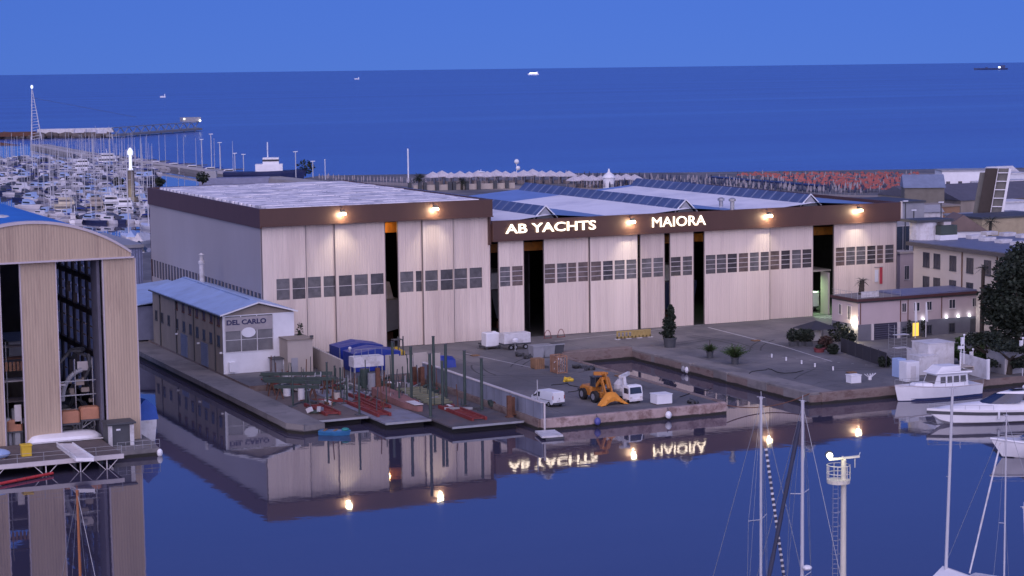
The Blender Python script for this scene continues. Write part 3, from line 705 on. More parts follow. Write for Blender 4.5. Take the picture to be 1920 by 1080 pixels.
pontoon(82.0, 88.7, 239.6, 265.8, mat('brown_steel_deck', (.13,.105,.095), .75, var=.4, sc=.4), 'brown steel pontoon next to the left quay tip')
def skid(x0, x1, y0, y1, z, label):
    r = thing('skid_frame', label, 'skid frame', (x0, y0, z))
    for x in (x0, x1):
        m = MB(); m.box(x-.14, x+.14, y0, y1, z, z+.42); m.build('rail', red_p, r)
    k = 0; y = y0+.4
    while y < y1-.2:
        m = MB(); m.bar((x0+.142, y, z+.22+R(-.05,.05)), (x1-.142, y+R(-.1,.1), z+.22), .28, .18); m.build('cross_beam', red_p, r); y += 1.15
    return r
skid(99.2, 101.0, 230.0, 241.0, .905, 'red skid frame on the dark pontoon nearest the harbour wall')
skid(89.8, 91.4, 238.5, 250.0, .905, 'red skid frame on the pale blue pontoon')
skid(92.2, 93.5, 244, 256.0, .905, 'longer red skid frame behind the one on the pale pontoon')
skid(84.2, 86.0, 242.5, 251.0, .905, 'red skid frame on the brown pontoon')
skid(96.6, 98.0, 245.5, 257.0, .905, 'red skid frame lying between green posts')
hulk = thing('steel_hull', 'rusty steel hull section lying between the pontoons', 'hull', (93.8, 240, .9))
m = MB(); rings = []
for t, w in ((0,.35),(.2,1.0),(.6,1.2),(1,1.0)):
    y = 239.5+t*15; rings.append([(95.9-w, y, .95), (95.9+w*.9, y, .95), (95.9+w, y, 2.1-.5*(1-t)), (95.9-w, y, 2.1-.5*(1-t))])
m.loft(rings); m.build('hull', mat('rust_pink_hull', (.22,.11,.10), .8, var=.35), hulk)
m = MB(); m.box(95.3, 96.5, 239.9, 243, 1.75, 1.85); m.build('hatch', white_d, hulk)
stg = thing('cross_beam_stack', 'row of pale steel cross beams laid between green posts', 'beams', (100, 250, .9))
for k in range(9):
    y = 243.5+k*1.35; m = MB(); m.box(98.6+R(-.15,.15), 102.2+R(-.15,.15), y, y+.4, 1.0+.05*k, 1.25+.05*k); m.build('beam', mat('olive_steel', (.22,.23,.15), .5, metal=.3, var=.3), stg)
def post(x, y, z1, label, r=.28):
    t = thing('mooring_post', label, 'post', (x, y, .9), 'green steel posts of the slipway')
    m = MB(); m.tube((x, y, .9), (x, y, z1), r, 10); m.build('shaft', green_p, t)
    m = MB(); m.tube((x, y, z1), (x, y, z1+.12), r*1.15, 10); m.build('cap', dark_p, t)
    m = MB(); m.box(x-.5, x+.5, y-.5, y+.5, .902, 1.0); m.build('foot', dark_p, t)
P = [(98.5,255.8,7.8),(97.3,246.0,8.4),(95.6,235.2,8.9),(105.2,257.4,7.9),(100.1,242.0,6.8),(103.1,248.0,8.1),(103.1,241.6,8.0),(103.3,236.5,7.6),(88.2,241.2,5.9),(90.4,254.4,5.0),(90.4,252.0,4.1),(93.1,264.3,3.8),(95.5,245.8,3.7),(87.1,250.4,6.5),(85.0,252.8,3.7),(82.7,251.5,4.6)]
PL = ['green post by the hull section, front of the tall group','tallest green post standing on the dark pontoon edge','green post at the front corner of the dark pontoon',
 'green post beside the harbour wall near the blue sheeting','shorter green post among the tall ones behind the red rails','green post near the harbour wall, third from its end','green post near the harbour wall, second from its end','green post closest to the harbour wall end',
 'green post on the front part of the pale blue pontoon','thin green post at the back of the pale blue pontoon','short green post behind the white table','stub post below the beige yard wall','short stub post beside the hull section','dark slanting-shadowed post next to the trestle ladder','low green post beside the white drum','green post on the brown pontoon by the left quay']
PL[13] = 'tall thin post right beside the trestle ladder'
order = sorted(range(len(P)), key=lambda i: P[i][1])
for i, (x, y, z) in enumerate(P): post(x, y, z, PL[i], .19 if z > 6.7 else .13)
tb = thing('work_table', 'white work platform on steel legs behind the red beams', 'platform', (92, 262, .9))
x, y, _ = at(687, 722, .9)
m = MB(); m.box(x-2.2, x+2.2, y-1, y+1, 3.6, 5.0); m.build('tank', white_d, tb)
for a in (-2,2):
    for b in (-.9,.9):
        m = MB(); m.tube((x+a, y+b, .9), (x+a, y+b, 3.6), .09); m.build('leg', steel, tb)
m = MB(); [m.tube((x+a, y-.9, 5.0), (x+a, y-.9, 6.1), .03) for a in (-2,-1,0,1,2)]; m.tube((x-2, y-.9, 6.1), (x+2, y-.9, 6.1), .03); m.build('railing', steel, tb)
for px, pb, pt, lab in ((657, 700, 655, 'slim white flue pipe beside the work platform'), (669, 702, 665, 'shorter white flue pipe next to the slim one')):
    x, y, _ = at(px, pb, .9); z1 = hat(x, y, px, pt); t = thing('vent_pipe', lab, 'pipe', (x, y, .9))
    m = MB(); m.tube((x, y, .9), (x, y, z1), .16); m.build('shaft', steel, t); m = MB(); m.ball((x, y, z1+.1), .26); m.build('cap', white_d, t)
for px, py, h, w, mt, lab in ((684, 727, 2.6, 1.3, green_p, 'dark green drum under the work platform'), (565, 750, 1.6, .9, white_d, 'white drum lying by the left quay edge'), (538, 742, 1.5, 1.0, white_p, 'white canister at the foot of the left quay'), (698, 730, 2.3, 1.2, grey_p, 'grey drum beside the green one'), (632, 752, 1.2, .9, beige, 'beige drum below the yard wall')):
    x, y, _ = at(px, py, .9); t = thing('storage_drum', lab, 'drum', (x, y, .9))
    m = MB(); m.lathe((x, y, .9), [(w*.5,0),(w*.5,h*.33),(w*.53,h*.34),(w*.5,h*.36),(w*.5,h*.66),(w*.53,h*.67),(w*.5,h*.69),(w*.5,h)], 14); m.build('barrel', mt, t)
    m = MB(); m.lathe((x, y, .9+h), [(w*.46,0),(w*.46,.06)], 14); m.build('lid', dark_p, t)
ld = thing('trestle_ladder', 'steel trestle ladder leaning on the slipway decks', 'ladder', (87, 252, .9))
a0, a1 = at(585, 738, .9), at(604, 735, .9); z1 = hat(a0[0], a0[1], 597, 700)
for p, q in (((a0[0], a0[1], .9), (a0[0]+.7, a0[1]+.4, z1)), ((a0[0]+1.0, a0[1], .9), (a0[0]+1.5, a0[1]+.4, z1)), ((a1[0]+.6, a1[1]+1, .9), (a0[0]+1.5, a0[1]+.5, z1))):
    m = MB(); m.tube(p, q, .07); m.build('rail', steel, ld)
for k in range(1, 7):
    t = k/7; m = MB(); m.tube((a0[0]+.7*t, a0[1]+.4*t, .9+(z1-.9)*t), (a0[0]+1+.5*t, a0[1]+.4*t, .9+(z1-.9)*t), .045); m.build('rung', steel, ld)
gb = [((82.2,262),(88.5,257),2.9),((82.4,258.5),(87.6,255.2),2.6),((82.4,263.5),(91.2,258.6),3.0),((83,266.3),(92,262.4),3.2)]
gl = ['foremost green beam on trestles below the workshop','second green beam on trestles below the workshop','third green beam on trestles below the workshop','rear green beam on trestles against the quay']
for (p, q, z), lab in zip(gb, gl):
    t = thing('beam_on_trestles', lab, 'beam', (p[0], p[1], .9), 'green beams below the workshop')
    m = MB(); m.bar((*p, z), (*q, z), .35, .45); m.build('beam', green_p, t)
    for f in (.12, .85):
        x, y = p[0]+(q[0]-p[0])*f, p[1]+(q[1]-p[1])*f
        m = MB(); zb = QZ if x < 81.4 else .9
        m.bar((x-.5, y, zb), (x, y, z-.2), .12, .12); m.bar((x+.5, y, zb), (x, y, z-.2), .12, .12); m.build('trestle', rust, t)
rp = [(785,722,690,'rusty steel post behind the dark pontoon'),(792,724,688,'second rusty post behind the dark pontoon'),(806,720,684,'rusty post next to the green drum'),(955,782,742,'rusty buttress leaning on the harbour wall'),(961,778,745,'second rusty buttress on the harbour wall'),(709,742,690,'thin rusty post left of the hull section'),(778,720,688,'short rusty post in front of the white fence')]
for px, pb, pt, lab in rp:
    x, y, _ = at(px, pb, .9); z1 = hat(x, y, px, pt); t = thing('rusty_post', lab, 'post', (x, y, .9))
    m = MB(); m.box(x-.28, x+.28, y-.2, y+.2, .9, z1); m.build('shaft', rust, t); m = MB(); m.box(x-.45, x+.45, y-.35, y+.35, .902, 1.05); m.build('foot', rust, t)
scrap = mat('mixed_scrap', (.13,.12,.12), .8, var=.6, sc=2.5)
k = 0
for px, py, w, lab in ((520,722,1.6,'dark scrap heap on the left quay below the gable'),(545,735,1.3,'tangle of pipes by the green beams'),(610,760,1.2,'loose timber pile at the brown pontoon'),(735,726,1.5,'grey machine parts below the white fence'),(765,728,1.3,'boxed machine parts by the rusty posts'),(640,730,1.3,'workbench clutter below the yard wall'),(930,760,1.4,'pile of chain and planks at the harbour wall'),(900,745,1.3,'crates pushed against the harbour wall'),(870,730,1.3,'dark bundles against the harbour wall'),(575,715,1.4,'pallets stacked behind the trestle ladder'),(755,700,1.3,'white bins behind the hull section'),(590,775,1.0,'rope coils at the brown pontoon end')):
    zb = QZ if px < 535 else .9
    x, y, _ = at(px, py, zb); t = thing('scrap_pile', lab, 'pile', (x, y, zb))
    for j in range(5):
        m = MB(); a = R(0, 6.3); l = R(.4, 1.0)*w
        cx, cy = x+R(-.7,.7)*w, y+R(-.7,.7)*w; h = R(.25, .8)
        m.bar((cx-cos(a)*l*.6, cy-sin(a)*l*.6, zb+h*.5+.02), (cx+cos(a)*l*.6, cy+sin(a)*l*.6, zb+h*.5+R(.02,.4)), R(.2,.6), h)
        m.build(['plank','box','pipe','crate','offcut'][j], [scrap, grey_p, rust, white_d, green_p][(j+len(lab)) % 5], t)
dg = thing('dinghy', 'small blue and green dinghy tied to the left quay tip', 'dinghy', (0,0,0))
def hull_rings(Lh, B, H, bow=.35, keel=-.35, stern=.8, n=9, sheer=.25, flare=.75):
    rings = []
    for k in range(n):
        t = k/(n-1); w = B/2*(stern+(1-stern)*min(1, t*2.6))*(1 if t < .45 else max(.015, 1-((t-.45)/.55)**2.2))
        zs = H*(1+sheer*max(0, (t-.3))**1.5); x = t*Lh; zk = keel+(H-keel)*.55*max(0, (t-.78)/.22)**2; rk = bow*t**4*H
        wl = w*flare
        rings.append([(x+rk, w, zs), (x+rk*.8, w*.97, zs*.75), (x, wl, .06*H), (x-rk*.3, wl*.55, (zk+.06*H)*.6), (x-rk*.3, 0, zk), (x-rk*.3, -wl*.55, (zk+.06*H)*.6), (x, -wl, .06*H), (x+rk*.8, -w*.97, zs*.75), (x+rk, -w, zs)])
    return rings
m = MB(); m.loft(hull_rings(3.8, 1.6, .6)); m.build('hull', mat('dinghy_paint', (.03,.14,.30), .4, var=.4), dg)
m = MB(); [m.box(a, a+.35, -.6, .6, .62, .68) for a in (.6, 1.9)]; m.build('thwart', wood, dg)
m = MB(); m.ball((3.3, 0, .75), .5, .5, .22); m.build('cover', mat('teal_cover', (.03,.22,.20), .6), dg)
place(dg, (80.0, 233.2, WZ), radians(-35)); 
# ------------------------------------------------------------------ pier: vehicles and stores
def wheel(root, x, y, r, w, axis='x', z=QZ, name='wheel'):
    m = MB(); d = (w/2, 0) if axis == 'x' else (0, w/2)
    m.tube((x-d[0], y-d[1], z+r), (x+d[0], y+d[1], z+r), r, 16); o = m.build(name, rubber, root)
    m = MB(); d = (w/2+.02, 0) if axis == 'x' else (0, w/2+.02)
    m.tube((x-d[0], y-d[1], z+r), (x+d[0], y+d[1], z+r), r*.55, 12); m.build('rim', steel, o); return o
# white van, tail towards the camera; built along +Y then turned
def van():
    t = thing('panel_van', 'white panel van parked on the pier with its tail to the water', 'van', (0,0,0))
    W2, H = .95, 1.95
    prof = [(-2.35,.45),(-2.35,1.0),(-2.3,H-.08),(-2.2,H),(1.0,H-.02),(1.35,H-.15),(1.95,1.22),(2.45,1.02),(2.5,.75),(2.5,.42),(-2.2,.35)]
    m = MB(); m.loft([[(x, y, z) for y, z in prof] for x in (-W2, W2)])
    # tumblehome of the sides
    m.v = [(x*(1-.10*max(0, z-1.0)), y, z) for x, y, z in m.v]
    m.build('body', mat('white_van_paint', (.70,.74,.80), .3, var=.04), t)
    s = lambda z: W2*(1-.10*max(0, z-1.0))
    for sg in (-1, 1):
        m = MB(); a, b = 1.05, 1.72
        m.quad((sg*(s(1.1)+.012), .55, 1.1), (sg*(s(1.1)+.012), 1.75, 1.12), (sg*(s(1.7)+.012), 1.1, 1.7), (sg*(s(1.7)+.012), .55, 1.7)); m.build('side_window', win_l, t)
        m = MB(); m.box(sg*1.0, sg*1.18, 1.55, 1.68, 1.05, 1.3); m.build('mirror', dark_p, t)
        m = MB(); m.box(sg*.80, sg*.93, -2.385, -2.355, 1.0, 1.5); m.build('tail_light', emit('tail_red', (.35,.02,.02), .0), t)
        m = MB(); m.box(sg*.55, sg*.85, 2.48, 2.52, .72, .9); m.build('headlight', trim_m, t)
        m = MB(); m.box(sg*.961, sg*.968, -1.9, .45, .78, .86); m.build('rub_strip', grey_p, t)
    m = MB(); m.quad((-.8, 1.42, 1.72), (.8, 1.42, 1.72), (.86, 1.98, 1.24), (-.86, 1.98, 1.24)); m.v = [(x, y+.02, z+.02) for x, y, z in m.v]; m.build('windscreen', win_l, t)
    d = MB(); d.box(-.88, -.012, -2.385, -2.352, .6, 1.86); d.box(.012, .88, -2.385, -2.352, .6, 1.86); do = d.build('rear_door', mat('white_van_door', (.78,.79,.80), .3, var=.04), t)
    m = MB(); m.box(.05, .12, -2.42, -2.386, 1.0, 1.18); m.build('handle', dark_p, do)
    m = MB(); m.box(-.3, .25, -2.40, -2.387, .72, .84); m.build('number_plate', trim_m, do)
    m = MB(); m.bevbox(-.92, .92, -2.5, -2.3, .36, .58, .04); m.build('bumper', dark_p, t)
    for a in (-.86, .86):
        for b in (-1.5, 1.55): wheel(t, a, b, .34, .22, z=0)
    return t
a, b = at(1012, 757), at(1046, 765)
c = at(1047, 764)
place(van(), (c[0]-.2, c[1]+2.6, QZ), radians(9))
# wheel loader with the bucket resting on the quay
def loader():
    t = thing('wheel_loader', 'orange wheel loader with raised arm and broad bucket resting on the pier', 'loader', (0,0,0))
    m = MB(); m.bevbox(-1.05, 1.05, .6, 3.6, .8, 2.1, .2); m.bevbox(-.9, .9, 3.0, 4.2, .9, 1.9, .25); m.build('engine_body', orange_p, t)
    m = MB(); m.bevbox(-.6, .6, -1.6, .5, .7, 1.5, .1); m.build('front_frame', orange_p, t)
    c = MB(); c.box(-.75, .75, -.3, 1.1, 2.1, 2.2); c.box(-.85, .85, -.4, 1.2, 3.45, 3.6)
    for x in (-.75, .75):
        for y in (-.3, 1.1): c.tube((x, y, 2.1), (x*.95, y, 3.5), .06)
    co_ = c.build('cab', dark_p, t)
    m = MB(); m.box(-.70, .70, -.27, 1.05, 2.21, 3.4); m.build('cab_glass', win_l, co_)
    m = MB()
    for x in (-.55, .55):
        m.bar((x, -.2, 2.2), (x, -1.7, 3.5), .22, .5); m.bar((x, -1.7, 3.5), (x, -3.0, 1.2), .22, .45)
    m.box(-.6, .6, -1.9, -1.5, 3.3, 3.7); m.tube((-.5, -1.7, 4.2), (.5, -1.7, 4.2), .2); m.bar((0, -.4, 2.6), (0, -1.8, 4.3), .25, .4); m.bar((0, -1.8, 4.3), (0, -2.9, 2.2), .25, .35); m.bar((-1.5, -1.2, 4.3), (.2, -1.6, 4.2), .5, .5)
    m.build('lift_arm', orange_p, t)
    m = MB()
    def bk_(y, dz): return [(-2.25, y-.25, .05), (-1.55, y-.1, .75+dz), (-.75, y, 1.62+dz), (-.3, y, 1.75+dz), (.3, y, 1.75+dz), (.75, y, 1.62+dz), (1.55, y-.1, .75+dz), (2.25, y-.25, .05), (1.5, y-.1, .12), (.75, y, .48), (0, y, .62), (-.75, y, .48), (-1.5, y-.1, .12)]
    m.loft([bk_(-3.2, 0), bk_(-3.55, .05), bk_(-4.1, -.22), bk_(-4.5, -.55)])
    for a in (-1.1, 0, 1.1): m.box(a-.05, a+.05, -4.62, -3.3, .62+.1*(a == 0), .9)
    m.build('bucket', mat('bright_orange_paint', (.62,.25,.03), .5, var=.15), t)
    for x in (-1.2, 1.2):
        wheel(t, x, -.9, .85, .6, z=0); wheel(t, x, 2.4, .85, .6, z=0)
    m = MB(); m.tube((.5, 2.2, 2.1), (.5, 2.2, 3.1), .08); m.build('exhaust', rust, t)
    return t
c = at(1137, 761)
place(loader(), (c[0]+.9, c[1]+3.9, QZ), radians(3), .9)
def mixer():
    t = thing('crane_truck', 'white flatbed truck with folded loading crane beside the orange loader', 'truck', (0,0,0))
    m = MB(); m.loft([[(x, y, z) for y, z in ((-3.0,.55),(-3.05,1.2),(-2.85,2.15),(-2.6,2.3),(-1.5,2.3),(-1.45,.5))] for x in (-1.02, 1.02)]); cb = m.build('cab', white_p, t)
    m = MB(); m.quad((-.9, -3.06, 1.3), (.9, -3.06, 1.3), (.82, -2.89, 2.12), (-.82, -2.89, 2.12)); m.build('windscreen', win_l, cb)
    for sg in (-1, 1):
        m = MB(); m.quad((sg*1.03, -2.8, 1.3), (sg*1.03, -1.75, 1.3), (sg*1.03, -1.75, 2.0), (sg*1.03, -2.65, 2.0)); m.build('side_window', win_l, cb)
        m = MB(); m.box(sg*1.08, sg*1.28, -2.95, -2.85, 1.5, 1.95); m.build('mirror', dark_p, t)
        m = MB(); m.box(sg*.6, sg*.95, -3.09, -3.04, .7, .92); m.build('headlight', trim_m, t)
    m = MB(); m.bevbox(-1.0, 1.0, -3.15, -2.95, .35, .62, .03); m.build('bumper', white_d, t)
    m = MB(); m.box(-1.05, 1.05, -1.3, 3.2, .8, 1.0); m.box(-1.05, -1.0, -1.3, 3.2, 1.0, 1.4); m.box(1.0, 1.05, -1.3, 3.2, 1.0, 1.4); m.box(-1.05, 1.05, 3.15, 3.2, 1.0, 1.4); m.build('flatbed', grey_p, t)
    m = MB(); m.bevbox(-.9, .9, -1.2, -.5, 1.0, 1.9, .05); m.bar((-.3, -.8, 1.9), (-.3, -.6, 3.3), .4, .4); m.bar((-.9, -.6, 3.2), (1.0, .2, 3.5), .35, .4); m.bar((1.0, .2, 3.4), (.3, 2.0, 2.2), .3, .3); m.lathe((.1, .8, 1.0), [(.7,0),(.95,.5),(.9,1.1),(.4,1.7)], 12); m.build('loading_crane', white_d, t)
    for x in (-.85, .85):
        wheel(t, x, -2.2, .42, .3, z=0); wheel(t, x, 2.0, .42, .45, z=0)
    return t
c = at(1197, 758)
place(mixer(), (c[0]-.3, c[1]+3.6, QZ), radians(5))
bx = thing('storage_box', 'white storage box standing near the pier edge by the truck', 'box', (0,0,0))
c = at(1246, 759)
m = MB(); m.bevbox(c[0]-1.0, c[0]+1.2, c[1]+.1, c[1]+2.0, QZ+.1, QZ+1.25, .04); m.build('body', white_p, bx)
m = MB(); m.box(c[0]-1.05, c[0]+1.25, c[1]+.05, c[1]+2.05, QZ+1.255, QZ+1.36); m.build('lid', white_p, bx)
m = MB(); [m.box(c[0]+a-.08, c[0]+a+.08, c[1]+.3, c[1]+1.8, QZ, QZ+.1) for a in (-.8, 1.0)]; m.build('skid', wood, bx)
# container crate, bins, trailer and tank up the pier
cr = thing('open_container', 'orange framed open container with scaffolding parts on the pier', 'container', (0,0,0))
c0, c1 = at(1022, 694), at(1058, 700)
x0, x1, y0 = c0[0], c1[0]+.4, c1[1]
m = MB()
for x in (x0, x1):
    for y in (y0, y0+2.2): m.box(x-.08, x+.08, y-.08, y+.08, QZ, QZ+2.5)
m.box(x0+.1, x1-.1, y0+2.1, y0+2.14, QZ+.2, QZ+2.3); m.box(x0+.08, x0+.12, y0+.1, y0+2.1, QZ+.2, QZ+2.3)
for z in (QZ+.05, QZ+2.4):
    for y in (y0, y0+2.2): m.box(x0+.081, x1-.081, y-.06, y+.06, z, z+.12)
    for x in (x0, x1): m.box(x-.06, x+.06, y0+.081, y0+2.119, z, z+.12)
for k in range(1,4): m.box(x0+(x1-x0)*k/4-.05, x0+(x1-x0)*k/4+.05, y0-.05, y0+.05, QZ+.17, QZ+2.4)
m.build('frame', mat('orange_crate_frame', (.30,.17,.11), .7, var=.3), cr)
m = MB(); m.box(x0+.1, x1-.1, y0+.3, y0+2.0, QZ+.2, QZ+.3)
for k in range(26):
    a = R(x0+.2, x1-.3); m.bar((a, y0+R(.2,1.8), QZ+R(.3,2)), (a+R(-.8,.8), y0+R(.2,1.8), QZ+R(.3,2.2)), .12, .1)
m.build('tube_bundle', trim_m, cr)
wc = thing('packing_case', 'brown packing case beside the open container', 'crate', (0,0,0)); c = at(1014, 692)
m = MB(); m.box(c[0]-.9, c[0]+.6, c[1], c[1]+1.6, QZ+.12, QZ+1.5); m.build('case', wood, wc); m = MB(); m.box(c[0]-.9, c[0]+.6, c[1], c[1]+.15, QZ, QZ+.12); m.box(c[0]-.9, c[0]+.6, c[1]+1.3, c[1]+1.5, QZ, QZ+.12); m.build('skid', wood, wc)
for k, (px, py, lab) in enumerate(((1010,672,'grey steel skip behind the packing case'),(1030,670,'grey steel skip beside the basin head'),(1047,668,'dark steel skip at the basin corner'))):
    c = at(px, py); t = thing('steel_skip', lab, 'skip', c)
    m = MB(); m.loft([[(c[0]-.8, c[1], QZ+.1), (c[0]+.8, c[1], QZ+.1), (c[0]+.8, c[1]+1.6, QZ+.1), (c[0]-.8, c[1]+1.6, QZ+.1)], [(c[0]-.95, c[1]-.15, QZ+1.9), (c[0]+.95, c[1]-.15, QZ+1.9), (c[0]+.95, c[1]+1.75, QZ+1.9), (c[0]-.95, c[1]+1.75, QZ+1.9)]]); m.build('bin', [grey_p, steel, dark_p][k], t)
    m = MB(); m.box(c[0]-1.02, c[0]+1.02, c[1]-.22, c[1]-.155, QZ+1.75, QZ+1.93); m.build('rim', steel, t)
ib = thing('tank_container', 'bright white liquid tank on a low trolley by the hangar doors', 'tank', (0,0,0)); c = at(925, 655)
m = MB(); m.bevbox(c[0]-1.15, c[0]+1.15, c[1], c[1]+2.0, QZ+.5, QZ+2.55, .12); m.build('tank', white_p, ib)
m = MB(); m.lathe((c[0]+.5, c[1]+.8, QZ+2.55), [(.3,0),(.3,.16)], 10); m.build('filler_cap', white_p, ib)
m = MB(); m.box(c[0]-1.4, c[0]+1.3, c[1]-.1, c[1]+2.1, QZ+.36, QZ+.49); [m.tube((c[0]+a, c[1]-.05, QZ+.18), (c[0]+a, c[1]+.1, QZ+.18), .18, 10) for a in (-1.1, 1.0)]; m.bar((c[0]-1.4, c[1]+.4, QZ+.42), (c[0]-2.6, c[1]+.3, QZ+.3), .1, .1); m.build('trolley', dark_p, ib)
tr = thing('box_trailer', 'white sided trailer parked beside the liquid tank', 'trailer', (0,0,0)); c0, c1 = at(945, 657), at(997, 654)
m = MB(); m.bevbox(c0[0], c1[0], c1[1]+.3, c1[1]+2.3, QZ+1.0, QZ+2.55, .05); m.build('body', white_d, tr)
m = MB(); m.box(c0[0]-.1, c1[0]+.1, c1[1]+.4, c1[1]+2.2, QZ+.75, QZ+.99); m.bar((c0[0], c1[1]+1.2, QZ+.85), (c0[0]-1.4, c1[1]+1.0, QZ+.6), .12, .12); m.build('chassis', dark_p, tr)
for f in (.25, .42, .8): wheel(tr, c0[0]+(c1[0]-c0[0])*f, c1[1]+.4, .38, .25, 'y')
fd = thing('satellite_dish', 'small white round dish on a stand before the trailer', 'dish', (0,0,0)); c = at(966, 658)
m = MB(); m.lathe((c[0], c[1], QZ+1.2), [(.1,0),(.45,.2),(.5,.6),(.2,.8)], 12); m.build('drum', white_p, fd); m = MB(); m.tube((c[0], c[1], QZ), (c[0], c[1], QZ+1.2), .08); m.build('stand', steel, fd)
k = 0
for px, py, lab in ((975,668,'bundle of frames between trailer and skips'),(990,672,'pair of hose reels by the trailer'),(905,650,'black cable reel left of the liquid tank'),(1085,690,'black tarpaulin heap on the pier behind the container'),(1105,694,'dark hose heap farther along the pier edge'),(1063,715,'yellow scraps lying on the pier asphalt'),(1300,757,'dark rope heap near the pier corner'),(1015,690,'dark battery cases beside the packing case')):
    c = at(px, py); t = thing('gear_heap', lab, 'gear', c)
    m = MB()
    for j in range(5):
        a = R(0, 3.1); l = R(.3,.9); m.bar((c[0]-l*cos(a)+R(-.4,.4), c[1]-l*sin(a), QZ+.2), (c[0]+l*cos(a)+R(-.4,.4), c[1]+l*sin(a), QZ+.25+R(0,.3)), R(.15,.35), R(.2,.4))
    m.build('bars', dark_p if 'yellow' not in lab else yellow_p, t)
    m = MB(); 
    for j in range(2): m.lathe((c[0]+R(-.6,.6), c[1]+R(-.3,.6), QZ), [(.35,0),(.42,.2),(.3,.4)], 10)
    m.build('coil', rubber if 'yellow' not in lab else yellow_p, t)
# red and yellow pedestrian barriers by the hangar
for px, py, lab, mt in ((1052,632,'small red hoop barrier by the hangar doors', red_p),(1027,634,'red hoop barrier farther left at the doors', red_p)):
    c = at(px, py); t = thing('hoop_barrier', lab, 'barrier', c); pts = [(c[0]+.6*cos(pi*i/8), c[1], QZ+1.3*sin(pi*i/8)) for i in range(9)]
    m = MB(); m.path(pts, .05); m.build('hoop', mt, t); m = MB(); m.box(c[0]-.7, c[0]+.7, c[1]-.2, c[1]+.2, QZ+.001, QZ+.06); m.build('foot', mt, t)
yb = thing('barrier_fence', 'long yellow perforated barrier at the head of the basin', 'barrier', (0,0,0))
c0, c1 = at(1155, 636), at(1223, 633); y = c0[1]-.5
m = MB(); n = 9; w = (c1[0]-c0[0])
for k in range(n+1): m.box(c0[0]+w*k/n-.12, c0[0]+w*k/n+.12, y, y+.1, QZ+.1, QZ+1.1)
m.box(c0[0]-.12, c1[0]+.12, y, y+.1, QZ+1.1, QZ+1.32); m.box(c0[0]-.12, c1[0]+.12, y, y+.1, QZ+.12, QZ+.42); m.box(c0[0]+w*.45, c1[0], y+.1, y+.16, QZ+.1, QZ+1.2)
m.build('panel', mat('faded_yellow_barrier', (.40,.30,.11), .6), yb); m = MB(); [m.box(c0[0]+w*k/3-.4, c0[0]+w*k/3+.4, y-.3, y+.4, QZ, QZ+.09) for k in range(4)]; m.build('foot', white_d, yb)
# fenders, raft, chain
for px, py, col, lab in ((1120,790,mat('blue_fender', (.08,.09,.30), .5),'blue ball fender hanging on the pier front'),(1253,778,white_p,'white ball fender hanging on the pier front'),(1297,693,white_p,'white ball fender on the basin kerb'),(1306,690,grey_p,'grey ball fender on the basin kerb')):
    if px < 1280: x, z = ony(px, py, 221.75); c = (x, 221.7, max(z, .9))
    else: c = (143.75, at(px, py, .9)[1], .9)
    t = thing('ball_fender', lab, 'fender', c); m = MB(); m.ball(c, .42, .42, .5, 14, 8); m.build('ball', col, t, smooth=True); m = MB(); m.tube((c[0], c[1], c[2]+.4), (c[0], c[1]+.25, QZ+.2), .04); m.build('rope', dark_p, t)
rf = thing('work_raft', 'pale floating raft moored at the pier corner', 'raft', (0,0,0))
q = [at(px, py, .75) for px, py in ((1003,808),(1040,806),(1056,816),(1016,819))]
m = MB(); m.prism([p[:2] for p in q], .57, .79); m.build('deck', white_d, rf); q2 = [( (p[0]-106.2)*.85+106.2, p[1]) for p in q]; m = MB(); m.prism([p[:2] for p in q2], .1, .569); m.build('float', dark_p, rf)
ch = thing('mooring_rope', 'sagging rust coloured rope across the basin mouth', 'rope', (131.3, 222.4, 1))
m = MB(); pts = []
p0, p1 = Vector((131.2, 222.2, 1.5)), Vector((144.3, 222.7, 1.9))
for k in range(17):
    t = k/16; p = p0.lerp(p1, t); p.z -= 4*.95*t*(1-t); pts.append(tuple(p))
m.path(pts, .07); m.build('rope', rust, ch)
for px, py, lab in ((1013,765,'lamp post at the pier corner beside the van'),): 
    c = at(px-5, 778); t = thing('steel_post', lab, 'post', c); m = MB(); m.tube(c, (c[0], c[1], hat(c[0], c[1], 1009, 712)), .09); m.build('shaft', steel, t); m = MB(); m.box(c[0]-.2, c[0]+.2, c[1]-.2, c[1]+.2, QZ+.121, QZ+.2); m.build('foot', dark_p, t)

